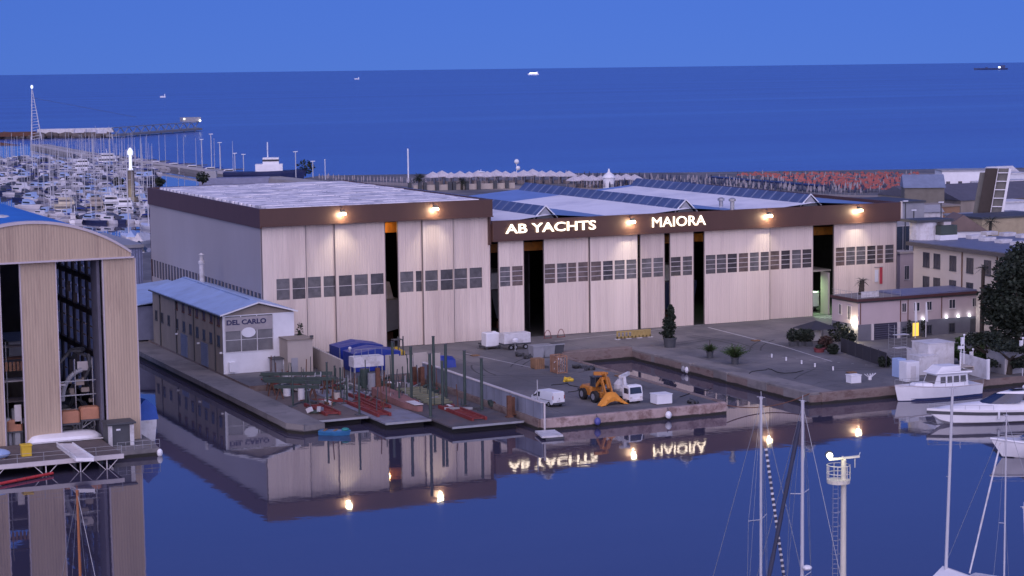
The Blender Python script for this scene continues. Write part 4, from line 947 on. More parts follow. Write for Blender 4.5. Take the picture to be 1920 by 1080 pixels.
# ------------------------------------------------------------------ right quay
def fronds(m, x, y, z, r, n, e0, e1, wd=.16, droop=.45):
    for k in range(n):
        a = 2*pi*k/n+R(-.25,.25); el = R(e0,e1); L_ = r*R(.75,1.1); p = Vector((x, y, z)); d = Vector((cos(a)*cos(el), sin(a)*cos(el), sin(el))); sd_ = Vector((-sin(a), cos(a), 0)); prev = None
        for j in range(8):
            f = j/7; q = p + d*L_*f + Vector((cos(a),sin(a),0))*L_*.25*f*f + Vector((0,0,-L_*droop*f*f)); w = r*wd*sin(pi*min(.96,f*.9+.1))
            if prev is not None:
                for s_ in (-1, 1): m.add([tuple(prev), tuple(prev.lerp(q,.55)), tuple(prev.lerp(q,.9)+sd_*w*s_+Vector((0,0,-w*.55)))], [(0,1,2)])
            prev = q
def potted(px, py, h, rx, n, lab, mt, pr=.9, ph=1.3, kind='cone'):
    c = at(px, py); t = thing('potted_tree', lab, 'potted tree', c)
    m = MB(); m.lathe(c, [(pr*.8,0),(pr*.95,ph*.85),(pr*1.05,ph*.86),(pr*1.05,ph),(pr*.8,ph),(pr*.78,ph*.9)], 18); m.build('pot', dark_p, t)
    m = MB(); m.tube((c[0], c[1], QZ+ph*.8), (c[0], c[1], QZ+ph+h*.8), .1, 6, .04); m.build('trunk', bark, t)
    m = MB()
    if kind == 'cone':
        for k in range(15):
            f = k/14; rr = rx*(1-f*.72)*R(.5,1.1)
            leafcloud(m, (c[0]+R(-.45,.45)*(1-f*.4), c[1]+R(-.4,.4), QZ+ph+h*(.08+f*.86)), rr, rr, h*.10*R(.8,1.4), n//15, .24)
    else:
        fronds(m, c[0], c[1], QZ+ph, h*1.15*rx, 80, .45, 1.5, .2, .28)
    m.build('foliage', mt, t); return t
potted(1256, 651, 5.0, 1.45, 1500, 'tall dark tree in a black pot at the basin edge', leaf_d, 1.05, 1.5)
potted(1331, 671, 2.1, .7, 0, 'narrow green palm in a small black pot', leaf_m, .55, 1.0, 'palm')
potted(1378, 683, 2.3, 1, 0, 'spreading green palm in a small black pot', leaf_m, .6, 1.05, 'palm')
# clipped shrubs in planter, dark canopy, screen fence
pt = thing('planter_shrubs', 'row of round dark shrubs in planters beside the canopy', 'shrubs', (0,0,0))
for k, px in enumerate((1487, 1502, 1515)):
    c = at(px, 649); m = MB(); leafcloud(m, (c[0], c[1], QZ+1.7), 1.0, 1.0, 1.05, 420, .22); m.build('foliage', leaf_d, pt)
    m = MB(); m.bevbox(c[0]-.55, c[0]+.55, c[1]-.5, c[1]+.5, QZ, QZ+.75, .05); m.build('planter', dark_p, pt)
cp = thing('garden_canopy', 'dark pitched garden canopy on posts behind the shrubs', 'canopy', (0,0,0)); c = at(1530, 640)
cloth = mat('dark_canopy_cloth', (.03,.032,.045), .8, var=.2)
m = MB(); m.add([(c[0]-2.9,c[1]-2.4,QZ+2.1),(c[0]+2.9,c[1]-2.4,QZ+2.1),(c[0]+2.9,c[1]+2.4,QZ+2.1),(c[0]-2.9,c[1]+2.4,QZ+2.1),(c[0],c[1],QZ+3.3)], [(0,1,4),(1,2,4),(2,3,4),(3,0,4)]); m.build('roof', cloth, cp)
for a in (-2.7,2.7):
    for b in (-2.2,2.2): m = MB(); m.tube((c[0]+a, c[1]+b, QZ), (c[0]+a, c[1]+b, QZ+2.15), .07); m.build('post', dark_p, cp)
m = MB(); m.box(c[0]-.4, c[0]+1.3, c[1]+.6, c[1]+.9, QZ, QZ+1.6); m.build('counter', white_d, cp)
for px, py, rx, h, lab in ((1573,640,1.7,2.6,'big dark bush behind the screen fence by the wall lamp'),(1590,646,1.3,2.0,'dark bush just below the glowing wall lamp'),(1548,655,1.2,1.7,'reddish brown bush in front of the canopy'),(1562,664,.9,1.3,'low bush at the near end of the shrubbery'),(1658,688,1.0,1.3,'low bush at the foot of the scaffold tower')):
    c = at(px, py); t = thing('garden_bush', lab, 'bush', c); m = MB(); leafcloud(m, (c[0], c[1], QZ+h*.6), rx, rx, h*.6, 380, .26)
    m.build('foliage', leafmat('reddish_leaves', (.05,.025,.018)) if 'reddish' in lab else leaf_d, t); m = MB(); m.tube((c[0], c[1], QZ), (c[0], c[1], QZ+h*.6), .12); m.build('stem', bark, t)
rc = thing('flower_tub', 'small red tub among the bushes by the canopy', 'tub', (0,0,0)); c = at(1536, 660)
m = MB(); m.lathe(c, [(.7,0),(.85,.55),(.95,.6)], 14); m.build('tub', mat('dull_red_tub', (.22,.05,.06), .7), rc); m = MB(); leafcloud(m, (c[0], c[1], QZ+.8), .7, .7, .3, 80, .2); m.build('foliage', leaf_d, rc)
sf = thing('screen_fence', 'long dark screen fence between the yard and the lower office', 'fence', (0,0,0))
p0, p1 = at(1577, 661)[:2], at(1662, 690)[:2]
nseg = 6
for k in range(nseg):
    t0, t1 = k/nseg, (k+1)/nseg
    a = (p0[0]+(p1[0]-p0[0])*t0, p0[1]+(p1[1]-p0[1])*t0); b = (p0[0]+(p1[0]-p0[0])*t1, p0[1]+(p1[1]-p0[1])*t1)
    m = MB(); m.bar((*a, QZ+1.15), (*b, QZ+1.15), .08, 2.1); m.build('panel', mat('dark_screen_cloth', (.028,.028,.04), .8, var=.2), sf)
    m = MB(); m.tube((*a, QZ), (*a, QZ+2.35), .06); m.build('post', dark_p, sf)
# scaffold tower
st = thing('scaffold_tower', 'thin scaffold tower with plank decks in front of the grey garage', 'scaffold', (0,0,0))
c = at(1683, 678); zt = hat(c[0], c[1], 1666, 607)
m = MB()
for a in (-1.1,1.1):
    for b in (-.7,.7): m.tube((c[0]+a, c[1]+b, QZ), (c[0]+a, c[1]+b, zt if a < 0 else zt-1.6), .035, 6)
m.build('upright', steel, st)
m = MB(); z = QZ+.5
while z < zt-.1:
    m.tube((c[0]-1.1, c[1]-.7, z), (c[0]-1.1, c[1]+.7, z), .025, 5); m.tube((c[0]-1.1, c[1]-.7, z), (c[0]+1.1, c[1]-.7, z), .02, 5)
    if z < zt-1.6: m.tube((c[0]+1.1, c[1]-.7, z), (c[0]+1.1, c[1]+.7, z), .025, 5)
    z += .5
m.build('rung', steel, st)
for z in (QZ+2.0, QZ+3.9): m = MB(); m.box(c[0]-.5, c[0]+1.6, c[1]-.6, c[1]+.6, z, z+.07); m.build('plank_deck', white_d, st)
# white boxes
def boxthing(px, py, w, d, h, lab, mt=white_p, cat='box', name='storage_box', lid=True):
    c = at(px, py); t = thing(name, lab, cat, c); m = MB(); m.bevbox(c[0]-w/2, c[0]+w/2, c[1], c[1]+d, QZ+.05, QZ+h, .05); m.build('body', mt, t)
    if lid: m = MB(); m.box(c[0]-w/2-.05, c[0]+w/2+.05, c[1]-.05, c[1]+d+.05, QZ+h+.002, QZ+h+.1); m.build('lid', mt, t)
    else: m = MB(); m.box(c[0]-w*.2, c[0]+w*.2, c[1]-.05, c[1]-.002, QZ+.2, QZ+h*.8); m.build('door', white_d, t)
    return t
boxthing(1606, 719, 1.6, 1.4, 1.05, 'small pale box on the open quay')
cl = thing('bollard_spikes', 'white cluster of spiky cleats beside the small pale box', 'cleats', (0,0,0)); c = at(1631, 712)
m = MB(); m.lathe(c, [(.25,0),(.25,.4)], 10); m.build('base', white_p, cl)
m = MB(); [m.bar((c[0]+a*.3, c[1], QZ+.4), (c[0]+a, c[1], QZ+.85), .12, .08) for a in (-.9,-.45,.05,.5,.95)]; m.build('prong', white_p, cl)
boxthing(1712, 716, 2.1, 1.8, 2.75, 'upright white cabinet container beside the trawler', white_p, 'cabinet', 'cabinet_container', False)
boxthing(1692, 708, 1.3, 1.6, 2.6, 'pale blue cabinet left of the upright white one', lblue_roof, 'cabinet', 'cabinet_container', False)
boxthing(1765, 697, 4.4, 4.0, 4.0, 'large grey white site cabin behind the trawler', white_d, 'cabin', 'site_cabin')
boxthing(1720, 690, 1.4, 1.6, 2.6, 'narrow white cabin left of the large site cabin', white_d, 'cabin', 'site_cabin')
boxthing(1742, 703, 3.2, 2.4, 2.6, 'pale low cabin directly behind the trawler wheelhouse', white_d, 'cabin', 'site_cabin')
wp2 = thing('quay_wall', 'pale slanting wall panels behind the trawler stern', 'wall', (0,0,0)); p0, p1 = at(1800, 697)[:2], at(1850, 711)[:2]
m = MB(); m.bar((*p0, QZ+1.4), (*p1, QZ+1.3), .2, 2.7); m.build('panel', white_d, wp2); m = MB(); m.box(p1[0]-.2, p1[0]+.2, p1[1]-.4, p1[1]-.1, QZ, QZ+2.8); m.build('end_post', white_p, wp2)
ac = thing('service_hut', 'grey service hut by the right edge behind the sport yacht', 'hut', (0,0,0)); c = at(1908, 700)
m = MB(); m.box(c[0]-2.3, c[0]+6, c[1], c[1]+4, QZ, QZ+2.9); m.build('wall', grey_p, ac); m = MB(); m.box(c[0]-2.5, c[0]+6.2, c[1]-.2, c[1]+4.2, QZ+2.902, QZ+3.05); m.build('roof', grey_p, ac); m = MB(); m.box(c[0]-2.2, c[0]-1.3, c[1]-.08, c[1]-.003, QZ, QZ+2.2); m.build('door', white_d, ac)
def camera_post(px, py, pt, lab, arms=True):
    c = at(px, py); z = hat(c[0], c[1], px, pt); t = thing('signal_post', lab, 'post', c)
    m = MB(); m.tube(c, (c[0], c[1], z), .1 if arms else .05, 8, .06); m.build('shaft', white_p, t)
    m = MB(); m.cbox((c[0]-.3, c[1], z-1.3), .4, .3, 1.0); m.cbox((c[0]-.5, c[1], z-1.9), .9, .3, .4) if arms else None; m.ball((c[0], c[1], z), .16); m.build('equipment_box', white_p, t)
camera_post(1807, 705, 628, 'white equipment post rising behind the trawler')
camera_post(1824, 697, 655, 'thin lamp post right of the equipment post', False)
camera_post(1917, 705, 634, 'thin mast by the service hut at the right edge', False)
# ------------------------------------------------------------------ office with terrace
of = thing('office_building', 'two storey office with grey base, terrace roof and wall lights', 'office', (179.2, 262.9, QZ))
OX, OY, OX1, OY1 = 179.2, 262.9, 206, 270.2
m = MB(); m.box(OX, OX1, OY, OY1, 4.25, 7.7); m.build('upper_wall', mat('pinkish_render', (.46,.39,.40), .85, var=.08, sc=.3, streak=2), of)
m = MB(); m.box(OX-.02, OX1+.02, OY-.02, OY1, QZ-.1, 4.245); m.build('base_wall', mat('blue_grey_base', (.14,.145,.175), .85, var=.14, sc=.4), of)
m = MB(); m.box(OX-.5, OX1+.4, OY-.5, OY1-.1, 7.95, 8.35); ro = m.build('roof', mat('maroon_roof_edge', (.07,.028,.03), .6), of)
m = MB(); m.box(OX-.25, OX1+.2, OY-.25, OY1-.3, 7.702, 7.949); m.build('soffit', dark_p, ro)
m = MB(); m.box(OX+8, OX1+.2, OY-.2, OY1-.6, 8.352, 8.6); m.build('roof_slab', mat('blue_grey_roofing', (.13,.15,.25), .5), ro)
m = MB(); m.box(OX-.3, OX+7.9, OY-.3, OY1-.4, 8.352, 8.39); m.build('terrace', concrete, ro)
m = MB()
for k in range(5):
    y = OY-.3+k*1.6; m.tube((OX-.35, y, 8.35), (OX-.35, y, 9.4), .03, 5)
for z in (8.8, 9.38): m.tube((OX-.35, OY-.35, z), (OX-.35, OY1-.5, z), .022, 5); m.tube((OX-.35, OY-.35, z), (OX+7.9, OY-.35, z), .022, 5)
for k in range(6): m.tube((OX-.35+k*1.6, OY-.35, 8.35), (OX-.35+k*1.6, OY-.35, 9.4), .03, 5)
m.build('railing', steel, ro)
m = MB(); m.box(OX+1.2, OX+4.5, OY+.9, OY+1.0, 8.4, 9.3); m.build('parapet_screen', white_d, ro)
oux = lambda px, py=590: ony(px, py, OY)[0]
def owz(px, py): return ony(px, py, OY)[1]
wz = []
for a, b, c0, c1 in ((835,880,312,412),(978,1040,305,400),(1128,1185,292,390),(1396,1465,268,368),(1672,1728,250,348)):
    pa, pb = 1560+a/6.353, 1560+b/6.353; wz.append((oux(pa, 575), oux(pb, 575), owz(pa, 520+c1/6.353), owz(pa, 520+c0/6.353)))
win_grid(of, wz, 'y', OY, trim_m, win_l)
wz = []
for a, b, c0, c1 in ((838,875,595,690),(1130,1180,575,670),(1396,1455,552,650)):
    pa, pb = 1560+a/6.353, 1560+b/6.353; wz.append((oux(pa, 620), oux(pb, 620), owz(pa, 520+c1/6.353), owz(pa, 520+c0/6.353)))
win_grid(of, wz, 'y', OY-.02, dark_p, win_l)
win_grid(of, [(OY+2.0, OY+2.8, 4.9, 7.0), (OY+4.6, OY+5.3, 5.5, 7.0)], 'x', OX, trim_m, win_l)
m = MB(); xa, xb = oux(1638, 640), oux(1681, 640); m.box(xa, xb, OY-.1, OY-.022, QZ, 4.2); m.build('garage_door', mat('dark_blue_garage', (.04,.04,.07), .6, rib=(2,.35,.03)), of)
m = MB(); m.box(xa-.5, xa-.05, OY-.16, OY-.021, QZ, 4.24); m.box(xb+.05, xb+.6, OY-.16, OY-.021, QZ, 4.24); m.build('pilaster', trim_m, of)
m = MB(); m.box(oux(1820)-.1, oux(1820)+1.4, OY-.06, OY-.023, QZ, 3.9); m.build('side_door', dark_p, of)
m = MB(); xa, xb = oux(1711, 630), oux(1722, 630); m.box(xa, xb, OY-.08, OY-.022, QZ+.1, 3.9); m.build('lit_doorway', emit('yellow_doorway_glow', (1,.66,.10), .2), of)
for px in (1613, 1688, 1702, 1765): m = MB(); x = oux(px, 590); m.tube((x, OY-.08, 4.3), (x, OY-.08, 7.7), .07); m.build('drainpipe', rust, of)
def wall_lamp(px, py, pw, parent, y):
    x, z = ony(px, py, y); m = MB(); m.box(x-.1, x+.1, y-.22, y-.02, z-.16, z+.16); f = m.build('wall_light', emit('small_lamp_glow', (.9,.93,1), 1.3), parent)
    l = bpy.data.lights.new('wall_light', 'POINT'); l.energy = pw; l.color = (.9,.93,1); l.shadow_soft_size = .08
    lo = bpy.data.objects.new('wall_light', l); COL.objects.link(lo); lo.parent = parent; o = parent_off(parent); lo.location = (x-o[0], y-.42-o[1], z+.25-o[2])
for px, py in ((1730,598),(1774,594.5),(1796,593),(1817,591.5),(1838,590)): wall_lamp(px, py, 3, of, OY)
x0 = OX; yb, zb = onx(1603, 608, OX-.05)
m = MB(); m.box(OX-.4, OX-.03, yb-.25, yb+.25, zb-.2, zb+.25); m.build('corner_lamp', emit('corner_lamp_glow', (1,.9,.7), 9), of)
l = bpy.data.lights.new('corner_lamp', 'POINT'); l.energy = 90; l.color = (1,.82,.55); l.shadow_soft_size = .2; lo = bpy.data.objects.new('corner_lamp', l); COL.objects.link(lo); lo.parent = of; lo.location = (-.9, yb-OY, zb-QZ)
for px, lab in ((1663+0, 'white flagpole with furled flag by the office windows'),(1716,'white flagpole left of the lit doorway lamp'),(1736,'white flagpole in front of the third office window')):
    if px == 1663: continue
    c = (ony(px, 620, OY-1.5)[0], OY-1.5, QZ); t = thing('flagpole', lab, 'flagpole', c); z1 = hat(c[0], c[1], px, 566)
    m = MB(); m.tube(c, (c[0], c[1], z1), .06); m.build('pole', white_p, t); m = MB(); m.loft([[(c[0]-.08, c[1], z1-.2), (c[0]+.15, c[1]-.05, z1-.2), (c[0]+.1, c[1]+.1, z1-.2)], [(c[0]-.15, c[1]-.05, z1-3.0), (c[0]+.35, c[1]-.1, z1-3.2), (c[0]+.1, c[1]+.2, z1-3.1)]]); m.build('flag', white_p, t)
for px, lab in ((1705,'dark cypress in a pot left of the lit doorway'),(1731,'dark cypress in a pot right of the lit doorway')):
    c = (ony(px, 645, OY-.9)[0], OY-.9, QZ); t = thing('door_cypress', lab, 'shrub', c); m = MB(); leafcloud(m, (c[0], c[1], QZ+1.7), .42, .42, 1.2, 180, .16); m.build('foliage', leaf_d, t); m = MB(); m.lathe(c, [(.3,0),(.38,.55)], 10); m.build('pot', dark_p, t)
# palms
def palm(c, h, r, lab, n=26, tr=.3, grp=None, mt=None):
    t = thing('palm_tree', lab, 'palm', c, grp); x, y, z = c
    m = MB(); prof = []
    for k in range(9): f = k/8; prof.append([(x+tr*(1.15-.3*f+(.10 if k%2 else 0))*cos(2*pi*i/9)+.15*f*f, y+tr*(1.15-.3*f+(.10 if k%2 else 0))*sin(2*pi*i/9), z+h*f) for i in range(9)])
    m.loft(prof); m.build('trunk', bark, t)
    m = MB()
    for k in range(n):
        a = 2*pi*k/n+R(-.2,.2); el = R(-.35,1.2); L_ = r*R(.8,1.1); p = Vector((x+.15, y, z+h)); d = Vector((cos(a)*cos(el), sin(a)*cos(el), sin(el))); sd_ = Vector((-sin(a), cos(a), 0)); prev = None
        for j in range(8):
            f = j/7; q = p + d*L_*f + Vector((0,0,-L_*.45*f*f)); w = r*.16*sin(pi*min(.96,f*.9+.1))
            if prev is not None:
                p0_, w0 = prev
                for s_ in (-1, 1):   # leaflets leave gaps along the rib
                    m.add([tuple(p0_), tuple(p0_.lerp(q,.55)), tuple(p0_.lerp(q,.9)+sd_*w*s_+Vector((0,0,-w*.55)))], [(0,1,2)])
            prev = (q, w)
    m.build('fronds', mt or leaf_d, t); return t
c = (OX+2.0, OY+3.2, 8.35); 
pl_ = at(1615, 552, 8.4); c = (pl_[0], pl_[1], 8.4); palm(c, 2.2, 1.6, 'potted palm with thick trunk on the office terrace', 22, .42)
fp = thing('banner', 'small red and white banner hanging on the hangar wall above the terrace', 'banner', (0,0,0)); x, z = ony(1652, 515, YF-.15)
m = MB(); m.box(x-.28, x+.28, YF-.18, YF-.12, z-1.6, z+1.3); m.build('cloth', mat('red_white_cloth', (.5,.06,.08), .7, var=.3), fp); m = MB(); m.box(x-1.3, x-.6, YF-.18, YF-.12, z-1.2, z+.9); m.build('white_cloth', white_p, fp); m = MB(); m.tube((x-1.4, YF-.15, z+1.35), (x+.4, YF-.15, z+1.35), .05); m.build('rod', steel, fp)
# ------------------------------------------------------------------ tree and bushes at the right
def big_tree(c, rx, rz, h, lab, n, mt, s=.34, name='broad_tree', lobes=22):
    t = thing(name, lab, 'tree', c); x, y, z = c
    m = MB(); m.tube((x, y, z), (x+.2, y, z+h*.45), .45, 9, .3)
    for k in range(6): a = R(0,6.28); m.tube((x+.2, y, z+h*.4), (x+cos(a)*rx*.6, y+sin(a)*rx*.6, z+h*.45+R(.1,.4)*h), .2, 6, .06)
    m.build('trunk', bark, t)
    m = MB(); rz = (h-.6)/2*1.02; cz = z+h-rz
    for k in range(lobes):
        a = R(0, 6.28); el = R(-1.25,1.5); rr = R(.45,.95); q = (x+cos(a)*cos(el)*rx*rr, y+sin(a)*cos(el)*rx*rr, cz+sin(el)*rz*rr)
        leafcloud(m, q, rx*R(.28,.42), rx*R(.28,.42), rz*R(.22,.36), n//lobes, s)
    m.build('crown', mt, t); return t
c = at(1895, 660)
tc_ = (c[0]+3.5, c[1]+3, QZ)
zt = hat(tc_[0], tc_[1], 1890, 474)
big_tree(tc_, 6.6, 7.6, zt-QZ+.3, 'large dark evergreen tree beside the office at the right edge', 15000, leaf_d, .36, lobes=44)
for px, py, rx, rz, h, lab in ((1812,672,2.8,1.9,4.0,'rounded green bush below the tree beside the lamp post'),(1852,680,4.0,2.4,5.2,'dense dark bush under the large evergreen'),(1892,688,3.8,2.2,4.8,'dark bush next to the service hut'),(1828,668,2.2,1.4,3.0,'leafy bush against the office base')):
    c = at(px, py+14); big_tree(c, rx, rz, h, lab, 2600, leaf_d if 'dark' in lab else leaf_m, .24, 'garden_bush', 12)['category'] = 'bush'
# ------------------------------------------------------------------ arched dock at the left
AY = 236.0
brown_clad = mat('brown_corrugated_doors', (.44,.345,.25), .7, var=.16, sc=.35, streak=9, rib=(0,.34,.014), dirt=((.26,.195,.15), .55, .45))
lav_trim = mat('pale_lilac_trim', (.48,.44,.47), .5, var=.08)
ad = thing('dock_shed', 'arched brown dock shed with tall sliding doors and blue vault roof', 'dock shed', (46, AY, QZ))
R0 = 19.6; ZC = 27.65 - R0
arc = []
for k in range(33):
    x = 34.2 + (57.9-34.2)*k/32; arc.append((x, ZC + math.sqrt(R0*R0-(x-46.05)**2)))
m = MB(); m.arch([(57.9, 23.3), (34.2, 23.3)] + arc, AY-.3, AY); m.build('gable', brown_clad, ad)
m = MB()
for (xa, za), (xb, zb) in zip(arc, arc[1:]): m.loft([[(xa, y, za), (xb, y, zb), (xb, y, zb+.32), (xa, y, za+.32)] for y in (AY-.5, AY+.6)])
m.box(34.0, 58.2, AY-.45, AY+.3, 23.1, 23.299); m.build('gable_trim', lav_trim, ad)
m = MB()
for (xa, za), (xb, zb) in zip(arc, arc[1:]):
    m.loft([[(xa, y, za+.1), (xb, y, zb+.1), (xb, y, zb+.3), (xa, y, za+.3)] for y in (AY+.601, 300)])
rf_ = m.build('vault_roof', blue_roof, ad)
tl = at(35, 402, 27.4)
m = MB()
for x, y, s in ((43.2, 249, 1.6), (42.2, 254, 1.5), (44.6, 246, 1.3)):
    z = ZC+math.sqrt(R0*R0-(x-46.05)**2)+.32; m.ball((x, y, z), s*.9, s*1.5, .22, 12, 6)
m.build('sheet_patch', white_d, rf_)
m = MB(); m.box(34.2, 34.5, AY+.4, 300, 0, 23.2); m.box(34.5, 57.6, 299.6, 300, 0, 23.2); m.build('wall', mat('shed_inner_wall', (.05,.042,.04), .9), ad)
# side wall on the right: posts, rails and dim glazing so daylight enters
m = MB(); 
for y in range(238, 300, 4): m.box(57.3, 57.9, y-.35, y+.35, 0, 23.2)
for z in (3.0, 9.2, 14.5, 18.8, 22.4): m.box(57.35, 57.85, AY+.2, 299.5, z-.35, z+.35)
m.box(57.3, 57.9, AY+.2, 299.5, 0, 2.6); m.build('side_frame', mat('shed_steel_frame', (.04,.03,.03), .8), ad)
gm, gnt, gp = NT('dim_side_glass'); gp.inputs['Base Color'].default_value = (.25,.25,.30,1); gp.inputs['Roughness'].default_value = .6
tr_ = N(gnt, 'ShaderNodeBsdfTranslucent'); tr_.inputs[0].default_value = (.55,.55,.62,1); mx_ = N(gnt, 'ShaderNodeMixShader'); mx_.inputs[0].default_value = .75
gnt.links.new(gp.outputs[0], mx_.inputs[1]); gnt.links.new(tr_.outputs[0], mx_.inputs[2]); gnt.links.new(mx_.outputs[0], gnt.nodes['Material Output'].inputs[0])
m = MB()
for y in range(238, 298, 4):
    for z0, z1 in ((9.6, 14.1), (14.9, 18.4), (19.2, 22.0), (3.4, 8.8)):
        for k in range(2):
            for j in range(3): 
                if R(0,1) < .85: m.box(57.56, 57.6, y+.55+k*1.5, y+1.85+k*1.5, z0+(z1-z0)*j/3+.12, z0+(z1-z0)*(j+1)/3-.12)
m.build('side_glazing', gm, ad)
def leafdoor(x0, x1, z0, dy):
    m = MB(); m.box(x0+.13, x1-.13, AY+dy, AY+dy+.35, z0, 23.05); o = m.build('door_leaf', brown_clad, ad)
    for xa_, xb_ in ((x0, x0+.129), (x1-.129, x1)): m = MB(); m.box(xa_, xb_, AY+dy-.05, AY+dy+.4, z0, 23.06); m.build('edge_channel', lav_trim, o)
leafdoor(37.6, 42.55, .6, 0); leafdoor(44.85, 49.15, .9, .42); leafdoor(54.45, 58.5, 1.3, 0)
m = MB(); m.box(53.95, 54.3, AY+.8, AY+4, 1.5, 23); m.build('inner_door_edge', mat('blue_grey_edge', (.10,.10,.14), .7), ad)
m = MB(); m.box(34.5, 57.3, AY+1.2, 299.6, .9, 1.5); m.build('floor_slab', concrete, ad)
# scaffold floors and hull inside
sh_ = thing('scaffold_staging', 'dark scaffold staging with plank floors inside the arched dock', 'scaffold', (44, 240, 1.5))
for k, z in enumerate((3.6, 6.2, 8.6, 9.9, 11.2, 12.6)):
    m = MB(); m.box(35.5, 47.5, 240+.3*k, 243, z, z+.14); m.build('plank_floor', [white_d, deckwood, trim_m, deckwood, rust, deckwood][k], sh_)
m = MB()
for x in (36, 38.5, 41, 43.6, 46.2): m.tube((x, 240, 1.5), (x, 240, 13.5), .07); m.tube((x, 242.8, 1.5), (x, 242.8, 13.5), .07)
m.build('upright', steel, sh_)
m = MB(); [m.box(43+k*.45, 43.3+k*.45, 239.9, 239.95, 10.0, 11.1) for k in range(9)]; m.build('netting', mat('orange_brown_netting', (.28,.15,.09), .8), sh_)
hb = thing('hull_in_build', 'grey vessel hull under repair inside the arched dock', 'hull', (50, 246, 1.5))
rings = hull_rings(30, 7.5, 5.0, bow=.5, keel=-.2)
m = MB(); m.loft([[(50.2+y_, 276-x_, 3.0+z_*1.05) for x_, y_, z_ in r] for r in rings]); m.build('hull', mat('primer_grey_hull', (.22,.21,.21), .6, var=.3, sc=.5), hb)
m = MB(); m.box(48, 52.2, 262, 272, 8.2, 10.6); m.build('deck_house', grey_p, hb)
m = MB(); [m.box(48.5+a, 49+a, 249, 274, 1.5, 2.75) for a in (0, 1.2, 2.4)]; m.build('keel_block', wood, hb)
mc = thing('machinery_frame', 'dark machinery and bent pipe standing inside the arched dock door', 'machinery', (51, 240, 1.5))
m = MB()
pv = (51, 242, 5)
for k in range(46):
    nx_ = (min(53.6, max(49.4, pv[0]+R(-1.6,1.6))), min(246, max(240, pv[1]+R(-1.3,1.3))), min(11.6, max(4.4, pv[2]+R(-1.5,1.7)))); m.bar(pv, nx_, R(.15,.5), R(.15,.4)); pv = nx_
m.build('machinery', dark_p, mc)
m = MB()
pv = (50, 240, 3)
for k in range(40):
    nx_ = (min(53.8, max(49.2, pv[0]+R(-1.7,1.7))), min(242, max(238.8, pv[1]+R(-.6,.6))), min(12.5, max(2, pv[2]+R(-2,2.1)))); m.tube(pv, nx_, R(.05,.11), 5); pv = nx_
m.build('pipework', steel, mc)
for k in range(12):
    x, y, z = R(49.3,53.6), R(239,241.5), R(2.2,8.5); m = MB(); m.cbox((x, y, z), R(.3,1.1), .5, R(.2,.8)); m.build('crate', beige_d, mc)
m = MB(); pts = [(50.0+2.6*(1-cos(t*1.5)), 239.6, 6.0+3.6*sin(t*1.5)) for t in [i/8 for i in range(9)]]; m.path(pts, .28, 8); m.build('bent_pipe', grey_p, mc)
m = MB(); m.box(52.2, 54.0, 241, 241.3, 9.3, 10.4); m.box(49.2, 50.2, 238.6, 238.8, 8.0, 8.2); m.build('panel', trim_m, mc)
m = MB()
for z in (4.9, 6.6, 8.3): m.box(49.3, 54.2, 239.2, 239.3, z, z+.12)
for x in (49.6, 51.5, 53.6): m.tube((x, 239.2, 1.5), (x, 239.2, 11), .06)
m.build('staging', steel, mc)
otp = mat('orange_sheet', (.40,.19,.11), .7, var=.25, bump=.05, bsc=2)
for x0, x1, z0, lab in ((49.3, 51.6, 3.6, 'orange sheeted bale just right of the middle dock door'), (51.7, 54.0, 3.9, 'orange sheeted bale beside the right dock door'), (43.0, 44.8, 3.2, 'dull orange sheeted bale left of the middle dock door')):
    t = thing('sheeted_bale', lab, 'bale', (x0, 238, 1.5)); m = MB(); m.bevbox(x0, x1, 237.6, 239.2, z0, z0+R(1.3,1.7), .2); m.build('sheet', otp, t)
    m = MB(); m.box(x0, x1, 237.5, 239.3, z0-.2, z0-.001); [m.box(x-.06, x+.06, 237.6, 237.72, 1.5, z0-.2) for x in (x0+.1, x1-.1)]; m.build('stand', dark_p, t)
gr_ = thing('grey_machines', 'grey machine casings between the left and middle dock doors', 'machine', (43, 239, 1.5))
for x, w, h in ((42.7, .9, 3.2), (43.7, 1.0, 4.3)): m = MB(); m.bevbox(x, x+w, 237.8, 239, 1.5, 1.5+h, .2); m.build('casing', [grey_p, steel][int(w > .95)], gr_)
m = MB(); m.box(43.9, 44.7, 237.6, 237.8, 4.0, 6.3); m.build('frame', trim_m, gr_)
# dock quay and jetty
mb = MB(); mb.prism([(58.9, 229.3), (59.3, 234.5), (59.3, 320), (34, 320), (34, 236.4), (53.5, 236.4), (53.5, 229.3)], -1.5, 1.25); q_ = mb.build('dock_quay', [concrete], kind='structure')
jt = thing('jetty', 'timber jetty on steel trusses in front of the arched dock', 'jetty', (30, 228, 0))
p0, p1 = at(-60, 887, 1.9), at(231, 851, 1.9)
JY = p1[1]
m = MB(); m.box(20, p1[0], JY+.01, AY-.1, 1.6, 1.86); m.build('deck', deckwood, jt)
m = MB(); m.box(20, p1[0], JY-.3, JY, 1.45, 1.95); m.build('edge_beam', trim_m, jt)
for px in (-30, 80, 152, 208):
    x = at(px, 860, 1.9)[0]; m = MB()
    m.bar((x, JY-.1, 1.45), (x, JY-.1, -.6), .12, .12)
    for s in (-1.3, 1.3): m.bar((x+s, JY-.1, 1.45), (x, JY-.1, .15), .08, .08)
    m.build('truss', trim_m, jt)
    m = MB(); m.tube((x, JY+3, 1.6), (x, JY+3, -1), .25); m.build('pile', dark_p, jt)
m = MB()
for k in range(12):
    x = 21+k*(p1[0]-21.2)/11; m.tube((x, JY-.15, 1.95), (x, JY-.15, 2.95), .03, 5)
for z in (2.5, 2.95): m.tube((21, JY-.15, z), (p1[0]-.2, JY-.15, z), .02, 5)
m.build('railing', steel, jt)
wg = thing('upturned_hull', 'long white upturned hull on the jetty deck', 'hull', (0,0,0))
c0, c1 = at(46, 822, 2.3), at(192, 812, 2.3)
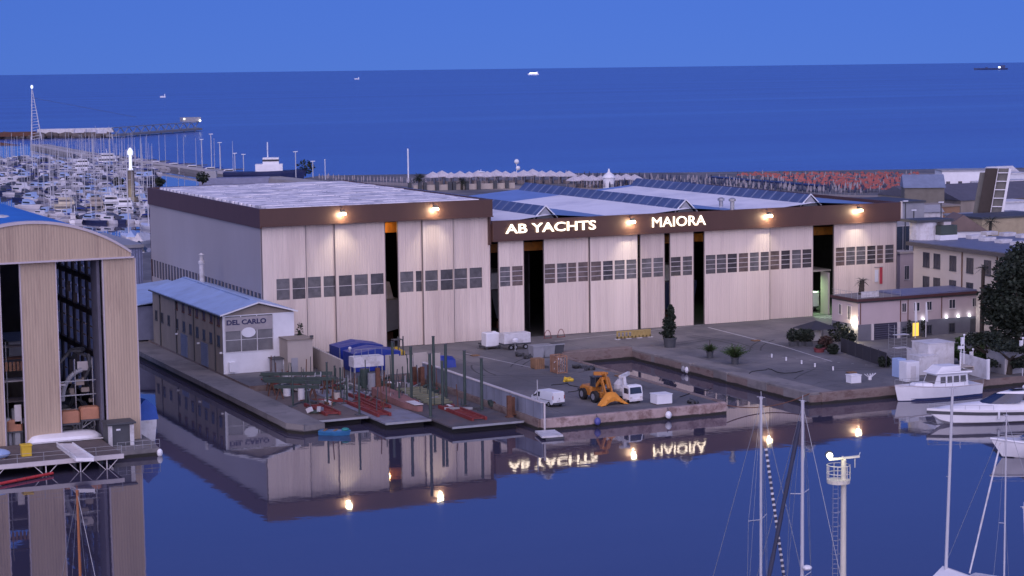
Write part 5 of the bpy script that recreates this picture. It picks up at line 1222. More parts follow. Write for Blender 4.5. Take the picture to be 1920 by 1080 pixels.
wlen = c1[0]-c0[0]; wy = (c0[1]+c1[1])/2
m = MB(); rings = []
for k in range(13):
    t = k/12; w = 2.0*math.sqrt(max(.02, 1-(2*t-1)**4))*(.85+.15*t); x = c0[0]+wlen*t; h = .85*math.sqrt(max(.03, 1-(2*t-1)**6))
    rings.append([(x, wy-w, 1.9), (x, wy-w*.9, 1.9+h*.6), (x, wy-w*.4, 1.9+h), (x, wy+w*.4, 1.9+h), (x, wy+w*.9, 1.9+h*.6), (x, wy+w, 1.9)])
m.loft(rings); m.build('hull', gel, wg, smooth=True)
m = MB(); m.box(c0[0]+wlen*.04, c0[0]+wlen*.97, wy-2.06, wy-1.95, 1.95, 2.1); m.build('rubbing_strake', white_d, wg)
gg = thing('gangway', 'white gangway slab lying from the upturned hull to the jetty edge', 'gangway', (0,0,0))
q = [at(px, py, 2.3) for px, py in ((106,831), (136,831), (176,858), (142,858))]
m = MB(); m.loft([[(x, y, 1.87) for x, y, _ in q], [(x, y, 2.28) for x, y, _ in q]]); m.build('tread', gel, gg)
m = MB(); m.bar((q[0][0], q[0][1], 2.36), (q[3][0], q[3][1], 2.36), .1, .14); m.bar((q[1][0], q[1][1], 2.36), (q[2][0], q[2][1], 2.36), .1, .14); m.build('side_rail', white_p, gg)
bn = thing('yellow_bin', 'bright yellow bin on the jetty in front of the dock doors', 'bin', (0,0,0)); c = at(51, 855, 1.9)
m = MB(); m.bevbox(c[0]-.55, c[0]+.55, c[1], c[1]+1.0, 1.865, 3.0, .06); m.build('body', yellow_p, bn); m = MB(); m.bevbox(c[0]-.62, c[0]+.62, c[1]-.07, c[1]+1.07, 3.005, 3.2, .05); m.build('lid', yellow_p, bn)
db = thing('small_tender', 'pale blue covered tender at the left end of the jetty', 'tender', (0,0,0)); c = at(-6, 862, 1.9)
m = MB(); m.ball((c[0], c[1]+.8, 2.4), 1.7, 1.1, .6, 14, 8); m.build('cover', lblue_roof, db, smooth=True); m = MB(); m.box(c[0]-1, c[0]+1, c[1]+.3, c[1]+1.3, 1.865, 2.0); m.build('cradle', wood, db)
ks = thing('dock_kiosk', 'grey kiosk with white door jambs at the foot of the right dock door', 'kiosk', (0,0,0))
c0, c1 = at(203, 835, 1.3), at(251, 832, 1.3); ky = 232.6
x0, x1 = ony(203, 832, ky)[0], ony(252, 832, ky)[0]; zt = ony(225, 792, ky)[1]
m = MB(); m.box(x0, x1, ky, ky+2.4, 1.26, zt-.2); m.build('wall', dark_p, ks)
m = MB(); m.box(x0-.15, x1+.2, ky-.4, ky+2.6, zt-.2, zt); m.build('roof', dark_p, ks)
for xa_ in (x0+.02, x1-.5): m = MB(); m.box(xa_, xa_+.48, ky-.12, ky-.003, 1.26, zt-.35); m.build('jamb', white_d, ks)
m = MB(); m.box(x0+1.0, x0+1.5, ky-.04, ky-.004, zt-.95, zt-.75); m.build('sign_plate', white_p, ks)
tk = thing('covered_boat', 'grey boat hull under a bright blue cover moored behind the right dock door', 'boat', (0,0,0))
c = at(282, 826, .6)
m = MB(); m.loft([[(c[0]+x_*.0+y_*1.0, c[1]+1.2+x_, z_) for x_, y_, z_ in r] for r in [[(px_, py_*1.0, pz_) for px_, py_, pz_ in rr] for rr in hull_rings(7.5, 2.9, 2.9, keel=-.3)]]); m.build('hull', white_d, tk)
m = MB(); rings = []
for k in range(7): t = k/6; w = 1.42*(1-.3*t*t); y = c[1]+1.3+t*6; rings.append([(c[0]-w, y, 2.9), (c[0]-w*.85, y, 4.4), (c[0]-.1, y, 5.5-.5*t), (c[0]+w*.8, y, 4.5), (c[0]+w, y, 2.9)])
m.loft(rings); m.build('cover', mat('royal_blue_cover', (.03,.10,.42), .6, bump=.06, bsc=1.5), tk)
rl = thing('quay_railing', 'steel railing round the corner of the dock quay', 'railing', (59, 229.4, 1.25))
m = MB()
for k in range(6): m.tube((54+k, 229.45, 1.25), (54+k, 229.45, 2.25), .03, 5)
for z in (1.75, 2.25): m.tube((54, 229.45, z), (59, 229.45, z), .025, 5)
m.build('rail', steel, rl); m = MB(); m.ball((58.9, 229.1, .7), .35, .35, .5); m.build('white_fender', white_p, rl)
rt = thing('floating_boom', 'red floating tube boom on the water in front of the jetty', 'boom', (0,0,0))
p0, p1 = at(-40, 915, .55), at(100, 887, .55); m = MB(); n = 8
for k in range(n):
    a = Vector(p0).lerp(Vector(p1), k/n); b = Vector(p0).lerp(Vector(p1), (k+.94)/n); m.tube(a, b, .17, 8)
m.build('tube', mat('red_boom', (.45,.04,.04), .5), rt); m = MB(); m.tube(p0, p1, .05); m.build('rope', white_d, rt)

# ------------------------------------------------------------------ boats on the right
navy = mat('navy_antifouling', (.02,.03,.10), .4)
def motor_trawler():
    t = thing('trawler_yacht', 'white wheelhouse trawler with dark blue bottom moored along the right quay', 'boat', (0,0,0))
    L_ = 12.5
    rg = hull_rings(L_, 3.9, 1.65, bow=.3, keel=-.5, stern=.85, sheer=.55, flare=.86)
    m = MB(); m.loft(rg); h = m.build('hull', white_p, t)
    m = MB(); m.loft([[(x-.015*k_, y*1.006, min(z, .34)) for k_, (x, y, z) in enumerate(r)] for r in hull_rings(L_*.995, 3.6, .36, bow=.05, keel=-.5, stern=.85, sheer=0, flare=.97)]); m.build('boot_top', navy, h)
    m = MB(); m.loft([[(x, y*.97, z-.12) for x, y, z in (r[0], r[-1])] + [(r[-1][0], r[-1][1]*.97, r[-1][2]-.2), (r[0][0], r[0][1]*.97, r[0][2]-.2)] for r in rg]); m.build('deck', white_d, t)
    m = MB(); m.path([(r[0][0], r[0][1], r[0][2]) for r in rg], .06, 6); m.path([(r[-1][0], r[-1][1], r[-1][2]) for r in rg], .06, 6); m.build('gunwale', trim_m, h)
    m = MB(); m.loft([[(2.2,-1.4,1.5),(7.7,-1.4,1.7),(7.7,1.4,1.7),(2.2,1.4,1.5)], [(2.3,-1.25,3.25),(7.0,-1.25,3.35),(7.0,1.25,3.35),(2.3,1.25,3.25)]]); cb = m.build('wheelhouse', white_p, t)
    m = MB()
    for s in (-1, 1):
        for a, b in ((2.6,3.5),(3.7,4.6),(4.8,5.6),(5.85,6.7)): m.quad((a, s*1.375, 2.15), (b, s*1.375, 2.15), (b-.05, s*1.30, 3.0), (a, s*1.30, 3.0))
    m.build('side_window', win_m, cb)
    m = MB(); m.quad((7.55,-1.2,2.1), (7.55,1.2,2.1), (7.14,1.1,3.15), (7.14,-1.1,3.15)); m.build('windscreen', win_m, cb)
    m = MB(); m.loft([[(1.8,-1.6,3.36),(7.6,-1.5,3.45),(7.6,1.5,3.45),(1.8,1.6,3.36)], [(1.8,-1.5,3.55),(7.3,-1.4,3.6),(7.3,1.4,3.6),(1.8,1.5,3.55)]]); m.build('wheelhouse_roof', white_p, cb)
    m = MB(); m.loft([[(3.4,-1.3,3.61),(7.2,-1.3,3.61),(7.2,1.3,3.61),(3.4,1.3,3.61)], [(3.4,-1.25,4.3),(6.3,-1.1,4.35),(6.3,1.1,4.35),(3.4,1.25,4.3)]]); m.build('flybridge', white_p, t)
    m = MB(); m.box(1.2, 3.3, -1.2, 1.2, 4.0, 4.1); m.box(1.2, 1.3, -1.2, 1.2, 3.56, 4.0); m.build('bimini', beige, t)
    m = MB(); m.loft([[(7.72,-1.1,1.75),(10.3,-.6,2.0),(10.3,.6,2.0),(7.72,1.1,1.75)], [(7.72,-1.0,2.2),(10.0,-.5,2.3),(10.0,.5,2.3),(7.72,1.0,2.2)]]); m.build('trunk_cabin', white_p, t)
    m = MB(); m.tube((2.6,0,3.56), (2.4,0,7.2), .08, 8, .04); m.tube((2.2,-.7,6.0), (2.2,.7,6.0), .03); m.build('mast', white_p, t)
    m = MB()
    for k in range(9):
        r = rg[k]
        if k % 2 == 0 or k > 5: 
            for i in (0, -1): m.tube(r[i], (r[i][0], r[i][1]*.96, r[i][2]+.75), .025, 5)
    m.path([(r[0][0], r[0][1]*.96, r[0][2]+.75) for r in rg], .02, 5); m.path([(r[-1][0], r[-1][1]*.96, r[-1][2]+.75) for r in rg], .02, 5); m.build('guard_rail', steel, t)
    return t
c = at(1682, 755, WZ)
tw = motor_trawler(); place(tw, (c[0]+13.2, c[1]+.6, WZ), pi - radians(1))
def sport_yacht():
    t = thing('sport_yacht', 'sleek white sport yacht with dark stripe and wraparound blue windscreen', 'boat', (0,0,0))
    L_ = 17.5; rg = []
    for k in range(13):
        f = k/12; w = 2.2*(1 if f < .5 else max(.02, 1-((f-.5)/.5)**2.0)); x = f*L_; zs = 1.55+.45*f; kl = -.5+2.2*max(0, (f-.80)/.20)**1.6
        rg.append([(x, w, zs), (x, w*1.0, zs-.35), (x, w*.86, max(.25, kl+.2)), (x, 0, kl), (x, -w*.86, max(.25, kl+.2)), (x, -w*1.0, zs-.35), (x, -w, zs)])
    m = MB(); m.loft(rg); h = m.build('hull', gel, t, smooth=True)
    for sg in (1, -1):
        m = MB(); m.loft([[(r[1][0], sg*(abs(r[1][1])*1.004+.03), r[1][2]+.08), (r[1][0], sg*(abs(r[1][1])*.985+.03), r[1][2]-.32), (r[1][0], sg*(abs(r[1][1])*.9), r[1][2]-.32), (r[1][0], sg*(abs(r[1][1])*.9), r[1][2]+.08)] for r in rg]); m.build('stripe', dark_p, h)
    dk = []
    for k in range(13):
        f = k/12; x = f*L_; w = 2.2*(1 if f < .5 else max(.02, 1-((f-.5)/.5)**2.0)); hh = .95*max(0, 1-((f-.42)/.5)**2) if f > .3 else .85
        zs = 1.55+.45*f; dk.append([(x, w*.98, zs), (x, w*.7, zs+hh*.65), (x, 0, zs+hh), (x, -w*.7, zs+hh*.65), (x, -w*.98, zs)])
    m = MB(); m.loft(dk, closed=True); m.build('deck_moulding', gel, t, smooth=True)
    m = MB(); sc_ = []
    for k in range(9):
        a = -pi/2+pi*k/8; sc_.append(((6.0+5.4*cos(a)*1.0, 1.75*sin(a), 2.55-.25*cos(a)), (5.4+3.1*cos(a), 1.45*sin(a), 3.55)))
    for (p, q), (p2, q2) in zip(sc_, sc_[1:]): m.quad(p, p2, q2, q)
    sv = [s_[0] for s_ in sc_]; m.build('windscreen', glass('blue_black_glass', (.02,.03,.07), .08), t, smooth=True)
    m = MB(); m.loft([[(1.8,-1.5,3.5),(5.4,-1.5,3.56),(8.6,0,3.5),(5.4,1.5,3.56),(1.8,1.5,3.5)], [(1.8,-1.4,3.75),(5.2,-1.3,3.85),(7.9,0,3.7),(5.2,1.3,3.85),(1.8,1.4,3.75)]]); hd = m.build('hardtop', gel, t)
    m = MB(); m.loft([[(3.4,-.8,3.8),(6.6,-.6,3.86),(6.6,.6,3.86),(3.4,.8,3.8)], [(3.4,-.7,3.9),(6.4,-.5,3.92),(6.4,.5,3.92),(3.4,.7,3.9)]]); m.build('sunroof', win_l, hd)
    for x in (2.4, 3.6, 4.6): m = MB(); m.ball((x, 0, 4.15), .38, .38, .32); m.build('radar_dome', white_p, t)
    m = MB(); m.tube((2.0,-1.2,2.4), (2.4,-1.4,3.5), .12); m.tube((2.0,1.2,2.4), (2.4,1.4,3.5), .12); m.build('arch_leg', gel, t)
    m = MB(); pts = [(L_*f, 2.1*(max(.02, 1-((f-.5)/.5)**2) if f > .5 else 1)*s, 1.55+.45*f+.55) for s in (1,) for f in (.55,.65,.75,.85,.93,.99)]
    m.path(pts, .025, 5); m.path([(x, -y, z) for x, y, z in pts], .025, 5)
    for x, y, z in pts[::1]: m.tube((x, y, z), (x, y, z-.55), .02, 5); m.tube((x, -y, z), (x, -y, z-.55), .02, 5)
    m.build('bow_rail', steel, t)
    m = MB(); [m.tube((x, s*2.27, 1.6), (x, s*2.27, .7), .14, 10) for x in (4, 9) for s in (-1, 1)]; m.build('fender', white_p, t)
    return t
sy = sport_yacht(); c = at(1742, 776, 1.6); an = radians(180-15); place(sy, (c[0]-17.2*cos(an), c[1]-17.2*sin(an), WZ), an)
def open_boat():
    t = thing('cabin_cruiser', 'white flared cabin cruiser bow cut by the right frame edge', 'boat', (0,0,0))
    rg = hull_rings(10, 3.4, 1.75, bow=.75, keel=-.4, stern=.9, sheer=.5, flare=.62)
    m = MB(); m.loft(rg); h = m.build('hull', gel, t, smooth=True)
    m = MB(); m.path([(r[0][0], r[0][1]*1.01, r[0][2]-.12) for r in rg], .10, 6); m.path([(r[-1][0], r[-1][1]*1.01, r[-1][2]-.12) for r in rg], .10, 6); m.build('rubbing_strake', white_p, h)
    m = MB(); m.loft([[(3.0,-1.1,1.7),(8.0,-.55,2.3),(8.0,.55,2.3),(3.0,1.1,1.7)], [(3.0,-.95,2.6),(6.6,-.5,2.75),(6.6,.5,2.75),(3.0,.95,2.6)]]); m.build('cabin', win_l, t)
    m = MB(); m.path([(r[0][0], r[0][1]*.95, r[0][2]+.5) for r in rg[3:]], .025, 5); m.path([(r[-1][0], r[-1][1]*.95, r[-1][2]+.5) for r in rg[3:]], .025, 5); m.build('bow_rail', steel, t)
    return t
ob = open_boat(); c = at(1869, 828, 2.1); an = radians(180-28); place(ob, (c[0]-10.6*cos(an), c[1]-10.6*sin(an), WZ), an)

# ------------------------------------------------------------------ foreground masts and lamp tower
alum = mat('mast_aluminium', (.50,.51,.55), .35, var=.06, sc=.5)
def sailboat(lab, px_t, py_t, D, L_=12, spreaders=((.62,1.1),(.33,1.5)), lean=0, rz=0, radar=None, cover=None, mr=.11, mast_m=None, hull_c=None, stays=True, boom=True):
    """yacht placed so that her masthead stands where the photograph shows it, D metres away"""
    top = atd(px_t, py_t, D); x, y, zt = top
    t = thing('sailing_yacht', lab, 'sailing boat', (0,0,0)); mm_ = mast_m or alum
    rg = hull_rings(L_, L_*.29, 1.15, bow=.7, keel=-.4, stern=.7, sheer=.3)
    m = MB(); m.loft([[(a-L_*.55, b, c_) for a, b, c_ in r] for r in rg]); m.build('hull', hull_c or gel, t, smooth=True)
    m = MB(); m.loft([[(-L_*.3,-1.0,1.1),(L_*.22,-.6,1.25),(L_*.22,.6,1.25),(-L_*.3,1.0,1.1)], [(-L_*.28,-.9,1.6),(L_*.12,-.5,1.75),(L_*.12,.5,1.75),(-L_*.28,.9,1.6)]]); m.build('cabin', white_d, t)
    zb = 1.6; ms = MB(); ms.tube((lean*0,0,zb-.4), (lean,0,zt), mr, 10, mr*.75); mo = ms.build('mast', mm_, t)
    for f, w in spreaders:
        z = zb+(zt-zb)*f; m = MB(); m.tube((lean*f,0,z), (lean*f-.25,w,z+.12), .035, 6); m.tube((lean*f,0,z), (lean*f-.25,-w,z+.12), .035, 6); m.build('spreader', mm_, mo)
    m = MB(); m.tube((lean, 0, zt), (lean, 0, zt+.5), .02, 5); m.tube((lean-.3,0,zt+.12), (lean+.3,0,zt+.12), .02, 5); m.lathe((lean,0,zt-.02), [(.12,0),(.12,.16)], 8); m.build('masthead_fitting', mm_, mo)
    if radar: z = zb+(zt-zb)*radar; m = MB(); m.ball((.42, 0, z+.1), .32, .32, .18); m.tube((0,0,z), (.4,0,z), .05); m.build('radar', white_p, mo)
    if boom: m = MB(); m.tube((0,0,zb+1.0), (-L_*.36,0,zb+1.1), .09); m.tube((-.2,0,zb+1.2), (-L_*.35,0,zb+1.3), .2, 8, .13); m.build('boom', cover or white_d, t)
    if stays:
        m = MB(); m.tube((lean,0,zt-.1), (L_*.48,0,1.45), .022, 5); m.tube((lean,0,zt-.1), (-L_*.53,0,1.2), .018, 5)
        for s in (-1, 1):
            for f, w in spreaders: z = zb+(zt-zb)*f; m.tube((lean*f-.25, s*w, z+.12), (-.3, s*L_*.135, 1.15), .014, 4); m.tube((lean, 0, zt-.1), (lean*f-.25, s*w, z+.12), .012, 4)
        m.build('stay', steel, mo)
    place(t, (x-lean*cos(rz), y-lean*sin(rz), WZ), rz); return t
blk = mat('dark_furled_sail', (.03,.035,.07), .7)
sailboat('yacht mast left of the crossed dark furled sails', 1427, 757, 132, 12, ((.62,1.25),(.36,1.3)), rz=radians(-60), mr=.11, boom=False)
sailboat('yacht mast carrying a white radar, right of the furled sails', 1505, 764, 130, 13, ((.72,.95),(.46,1.2)), rz=radians(-72), radar=.49, mr=.14, boom=False)
sailboat('tall leaning yacht mast with a white boom tent in the right foreground', 1786, 738, 168, 12, ((.55,.0),), rz=radians(-24.5), mr=.15, lean=.42, stays=False, boom=False)
sailboat('thin yacht mast with a pale furled jib near the right edge', 1887, 788, 170, 11, ((.35,.6),), rz=radians(-65), mr=.08, boom=False)
sailboat('slanting short mast at the bottom right corner', 1919, 960, 165, 8, (), rz=radians(170), mr=.06, lean=.5, stays=False, boom=False)
sailboat('varnished wooden mast with wire stays at the bottom left', 145, 930, 152, 10, ((.32,.7),), rz=radians(-75), mr=.13, mast_m=mat('varnished_spruce', (.34,.13,.05), .35, var=.2), hull_c=white_p, boom=False)
# tent on the boom of the leaning mast, its own thing resting on the boat
c = atd(1776, 1066, 168); bt = thing('boom_tent', 'white pitched boom tent at the bottom of the leaning mast', 'tent', (0,0,0))
m = MB(); m.loft([[(c[0]-1.6, c[1]+y, c[2]-1.1), (c[0], c[1]+y, c[2]+.1), (c[0]+1.6, c[1]+y, c[2]-1.1)] for y in (-3.4, .6)]); m.build('cloth', white_p, bt); m = MB(); m.tube((c[0], c[1]-3.4, c[2]+.05), (c[0], c[1]+.6, c[2]+.05), .06); m.build('ridge_pole', alum, bt)
def furled(lab, p, q, r, mt, n=9, spiral=None):
    t = thing('furled_sail', lab, 'sail', (0,0,0)); a, b = Vector(p), Vector(q)
    m = MB(); 
    for k in range(n): m.tube(a.lerp(b, k/n), a.lerp(b, (k+1)/n), r*(1+.15*(k%2)), 8)
    o = m.build('roll', mt, t)
    if spiral:
        m = MB()
        for k in range(26): m.tube(a.lerp(b, (k+.1)/26), a.lerp(b, (k+.5)/26), r*1.2, 8)
        m.build('white_edge', spiral, t)
furled('dark furled sail slanting down from the radar mast', atd(1500, 790, 130), atd(1436, 1110, 128), .13, blk)
furled('blue and white furled sail slanting from the left mast', atd(1436, 840, 131), atd(1474, 1110, 129), .09, blk, spiral=white_d)
furled('pale furled jib slanting beside the thin right mast', atd(1876, 830, 169), atd(1818, 1075, 166), .07, white_d)
# lamp tower
lt = thing('lamp_tower', 'tall quay lamp tower with caged platform and one bright floodlight', 'lamp tower', (0,0,0))
top = atd(1582, 862, 135); x, y, zt = top; QZ2 = 1.2
cr_m = mat('cream_tower_paint', (.62,.60,.50), .5, var=.1)
m = MB(); m.tube((x, y, QZ2), (x, y, zt), .24, 14, .18); m.build('pole', cr_m, lt)
px_ = 1.0/28.0   # metres per photograph pixel at this distance
e = Vector((RX, RY, 0)); f_ = Vector((FX, FY, 0)); o_ = Vector((x, y, 0))
def P3(u, w, z): v = o_ + e*u + f_*w; return (v.x, v.y, z)
z1 = zt-1.45
m = MB(); n = 14; ringp = [P3(-.35+.78*cos(2*pi*i/n), .78*sin(2*pi*i/n), 0) for i in range(n)]
m.loft([[(a, b, z1-.12) for a, b, _ in ringp], [(a, b, z1+.12) for a, b, _ in ringp]]); m.build('platform', cr_m, lt)
m = MB()
for zz in (z1+.55, z1+1.1): m.path([(a, b, zz) for a, b, _ in ringp+ringp[:1]], .03, 5)
for i in range(0, n, 2): m.tube((ringp[i][0], ringp[i][1], z1), (ringp[i][0], ringp[i][1], z1+1.12), .03, 5)
m.build('cage_rail', cr_m, lt)
m = MB(); m.bar(P3(-1.0, 0, zt+.02), P3(1.05, 0, zt+.22), .28, .12); m.bar(P3(0, -.5, zt+.1), P3(0, .5, zt+.1), .12, .12); m.tube(P3(1.0,0,zt+.2), P3(1.1,0,zt+.5), .02); m.tube(P3(.75, 0, zt+.1), P3(.75, 0, zt-.55), .03); m.build('crossbar', cr_m, lt)
m = MB(); hp_ = P3(-.95, -.1, zt+.30); m.ball(hp_, .2, .2, .2, 12, 8); fl_ = m.build('floodlight', emit('tower_lamp_glow', (1,.95,.75), 3), lt)
m = MB(); hp2 = P3(-.95, .2, zt+.34); m.ball(hp2, .30, .2, .26, 12, 8); m.build('lamp_housing', dark_p, lt)
l = bpy.data.lights.new('tower_lamp', 'POINT'); l.energy = 9; l.color = (1,.95,.6); l.shadow_soft_size = .2; lo = bpy.data.objects.new('tower_lamp', l); COL.objects.link(lo); lo.parent = lt; lo.location = P3(-.5, -.9, zt+.5)
m = MB()
for s in (-.17, .17): m.tube(P3(-.55+s, -.1, QZ2), P3(-.55+s, -.1, z1), .016, 5)
z = QZ2+.4
while z < z1: m.tube(P3(-.72, -.1, z), P3(-.38, -.1, z), .014, 4); z += .32
m.build('ladder', steel, lt)
m = MB(); z = QZ2+2.5
while z < z1:
    m.path([P3(-.55+.30*cos(a), -.15-.36*sin(a), z) for a in [pi*i/6 for i in range(7)]], .014, 4); m.tube(P3(-.4, -.05, z), P3(-.15, 0, z), .016, 4); z += .95
m.build('ladder_hoop', steel, lt)

# ------------------------------------------------------------------ vessels glimpsed through the open hangar doors
for px, lab, y0, L_, mt in ((736, 'shrouded grey yacht stern seen through the open doors of the tall hangar', YF+8, 34, grey_p), (1003, 'dark yacht hull inside the widest opening under the orange girder', YF+12, 36, dark_p), (1311, 'dark blue yacht stern inside the narrow opening right of the sign letters', YF+9, 34, navy)):
    x = fx(px)+1.2; t = thing('yacht_in_hangar', lab, 'yacht', (0,0,0)); rg = hull_rings(L_, 7.4, 5.0, bow=.6, keel=-.2, stern=.95)
    m = MB(); m.loft([[(b, a, c_+3.2) for a, b, c_ in r] for r in rg]); m.build('hull', mt, t)
    m = MB(); m.loft([[(-2.8, 2, 8.1), (2.8, 2, 8.1), (2.8, 20, 8.3), (-2.8, 20, 8.3)], [(-2.5, 3, 10.8), (2.5, 3, 10.8), (2.4, 17, 10.8), (-2.4, 17, 10.8)]]); m.build('deck_house', white_d, t)
    m = MB(); m.box(-2.2, 2.2, 1, 30, QZ+.03, 2.9); m.build('cradle', rust, t)
    place(t, (x, y0, 0))
sct = random.Random(3)
for k in range(120):
    q = sct.random()
    px, py = (560+sct.random()*270, 712+sct.random()*45) if q < .6 else ((840+sct.random()*120, 735+sct.random()*40) if q < .8 else (505+sct.random()*70, 705+sct.random()*25))
    x, y, _ = at(px, py, .9); zb = .905
    if x < 81.4 or y > 265.5: zb = QZ+.1; x, y, _ = at(px, py, QZ)
    if x > 104: continue
    t = thing('scrap_piece', 'small piece of scrap steel lying on the slipway decks', 'scrap', (x, y, zb), 'scrap steel on the slipway')
    m = MB(); a = sct.random()*3.1; l = .5+sct.random()*1.5; h = .12+sct.random()*.3
    m.bar((x-l*cos(a), y-l*sin(a), zb+h/2), (x+l*cos(a), y+l*sin(a), zb+h/2+sct.random()*.3), .15+sct.random()*.4, h); m.build('bar', sct.choice([rust, dark_p, red_p, grey_p, steel, green_p, white_d, red_p]), t)
    if sct.random() < .55: m = MB(); m.tube((x, y, zb), (x+sct.uniform(-.2,.2), y+sct.uniform(-.2,.2), zb+1+sct.random()*2.4), .06, 6); m.build('upright', sct.choice([rust, green_p, dark_p, steel]), t)

lz = thing('box_lorry', 'white box lorry standing inside the lit opening at the right end of the hangar', 'lorry', (0,0,0)); x, y = fx(1538)+2.2, YF+5.5
m = MB(); m.bevbox(x-1.2, x+1.2, y, y+6, QZ+1.0, QZ+3.5, .06); m.build('cargo_box', white_p, lz); m = MB(); m.box(x-1, x+1, y+.1, y+8, QZ+.7, QZ+.99); m.bevbox(x-1.1, x+1.1, y+6.2, y+8, QZ+.75, QZ+2.9, .12); m.build('chassis_cab', dark_p, lz)
for a in (-.95, .95):
    for b in (1.2, 2.3, 6.9): wheel(lz, x+a, y+b, .48, .28, z=QZ+.03)

SLIP = ('steel_pontoon','skid_frame','steel_hull','cross_beam_stack','mooring_post','work_table','vent_pipe','storage_drum','trestle_ladder','beam_on_trestles','rusty_post','scrap_pile','scrap_piece')
for o in list(COL.objects):
    if o.parent is None and o.name.split('.')[0] in SLIP and o.location.z < 1.5:
        f_s = (45-1.3)/(45-.9); o.location = (o.location.x*f_s, o.location.y*f_s, o.location.z+.4)
for k in range(60):      # thin poles and struts standing about on the slipway
    px, py = sct.uniform(560, 960), sct.uniform(700, 775)
    x, y, _ = at(px, py, 1.3)
    if x > 103.5 or x < 82 or y > 262: continue
    t = thing('steel_prop', 'thin dark steel prop standing among the slipway clutter', 'prop', (x, y, 1.3), 'steel props on the slipway')
    h = sct.uniform(1.2, 4.6); m = MB(); m.tube((x, y, 1.3), (x+sct.uniform(-.3,.3), y+sct.uniform(-.3,.3), 1.3+h), .07, 6); m.build('tube', sct.choice([rust, dark_p, green_p, green_p]), t)
    m = MB(); m.bar((x-.4, y, 1.36), (x+.4, y+sct.uniform(-.3,.3), 1.36), .25, .1); m.build('foot', sct.choice([rust, dark_p]), t)
# small white posts in a row on the open quay, cables and pallets
for px, py in ((1447,671),(1474,677),(1503,683),(1528,689),(1562,695)):
    c = at(px, py); t = thing('quay_bollard', 'short white bollard in the row across the open quay', 'bollard', c, 'white bollards across the quay')
    m = MB(); m.lathe(c, [(.12,0),(.12,.5),(.16,.55),(.05,.62)], 8); m.build('shaft', white_p, t); m = MB(); m.lathe(c, [(.22,0.0),(.22,.05)], 8); m.build('base', dark_p, t)
for pts, lab in ((((1400,700),(1440,692),(1470,700),(1520,694)), 'dark hose lying across the open quay'), (((1070,735),(1090,728),(1060,718),(1030,724)), 'dark cable looped on the pier behind the van'), (((1340,728),(1300,736),(1270,745)), 'coiled rope end near the storage box')):
    pp = [Vector(at(px, py, QZ+.05)) for px, py in pts]; m = MB(); fine = []
    for a, b in zip(pp, pp[1:]):
        for j in range(5): q = a.lerp(b, j/5); q.x += .3*sin(j*1.3+a.x); q.y += .35*cos(j*1.1+a.y); fine.append(tuple(q))
    m.path(fine, .06, 5); o = m.build('hose', rubber if 'pale' not in lab else trim_m); tag(o, lab, 'hose')
for px, py, lab in ((893,668,'wooden pallet left of the liquid tank'),(1165,706,'wooden pallet behind the crane truck'),(1420,640,'wooden pallet lying on the yard near the planters'),(1600,700,'wooden pallet beside the small pale box')):
    c = at(px, py); t = thing('wooden_pallet', lab, 'pallet', c); m = MB()
    for j in range(6): m.box(c[0]-.6+j*.21, c[0]-.46+j*.21, c[1], c[1]+1.0, QZ+.12, QZ+.15)
    m.build('slats', wood, t); m = MB(); [m.box(c[0]-.6, c[0]+.6, c[1]+b, c[1]+b+.1, QZ+.012, QZ+.119) for b in (0,.45,.9)]; m.build('bearer', wood, t)
# ------------------------------------------------------------------ marina beyond the dock
mast_g = mat('marina_mast_grey', (.44,.45,.49), .5, var=.1); mar_w = mat('marina_white', (.66,.66,.70), .4, var=.2, sc=.1); mar_g = mat('marina_grey', (.27,.27,.31), .5, var=.2, sc=.1); mar_d = mat('marina_dark', (.07,.075,.11), .5, var=.3, sc=.1)
def mb_motor(i):
    t = thing('motor_boat', 'small white motorboat moored among the crowded marina rows', 'motorboat', (0,0,0), 'motorboats in the marina')
    rg = hull_rings(9.5, 3.1, 1.5, bow=.6, stern=.9, n=7)
    m = MB(); m.loft([[(a-4.7, b, c) for a, b, c in r] for r in rg]); m.build('hull', [mar_w, mar_g, mar_w, navy][i], t)
    m = MB(); m.loft([[(-3,-1.2,1.5),(2.2,-.9,1.7),(2.2,.9,1.7),(-3,1.2,1.5)], [(-2.6,-1.1,2.9+i*.2),(.9,-.8,2.8),(.9,.8,2.8),(-2.6,1.1,2.9+i*.2)]]); m.build('cabin', [mar_w, mar_g, lblue_roof, mar_d][i], t)
    m = MB(); m.box(-2.5, .95, -1.16, 1.16, 2.0, 2.55); m.build('window_band', win_l, t)
    return t
def mb_sail(i):
    t = thing('sailing_yacht', 'white sailing yacht with bare mast moored among the marina rows', 'sailing boat', (0,0,0), 'sailing yachts in the marina')
    rg = hull_rings(11, 3.2, 1.2, bow=.7, stern=.7, n=7)
    m = MB(); m.loft([[(a-6, b, c) for a, b, c in r] for r in rg]); m.build('hull', [mar_w, mar_g, navy][i], t)
    m = MB(); m.loft([[(-3.5,-1.1,1.1),(2.2,-.6,1.3),(2.2,.6,1.3),(-3.5,1.1,1.1)], [(-3.3,-1,1.7),(1.2,-.5,1.75),(1.2,.5,1.75),(-3.3,1,1.7)]]); m.build('cabin', mar_g, t)
    m = MB(); h = [15, 13, 17][i]; m.tube((0,0,1), (0,0,h), .12, 6, .07); m.tube((0,-.9,h*.55), (0,.9,h*.55), .05, 4); m.build('mast', mast_g, t)
    m = MB(); m.tube((-.2,0,2.6), (-4.2,0,2.7), .24, 6, .16); m.build('boom_cover', [blue_t, mar_d, navy][i], t)
    return t
pm = [mb_motor(i) for i in range(4)]; ps = [mb_sail(i) for i in range(3)]
spots = []
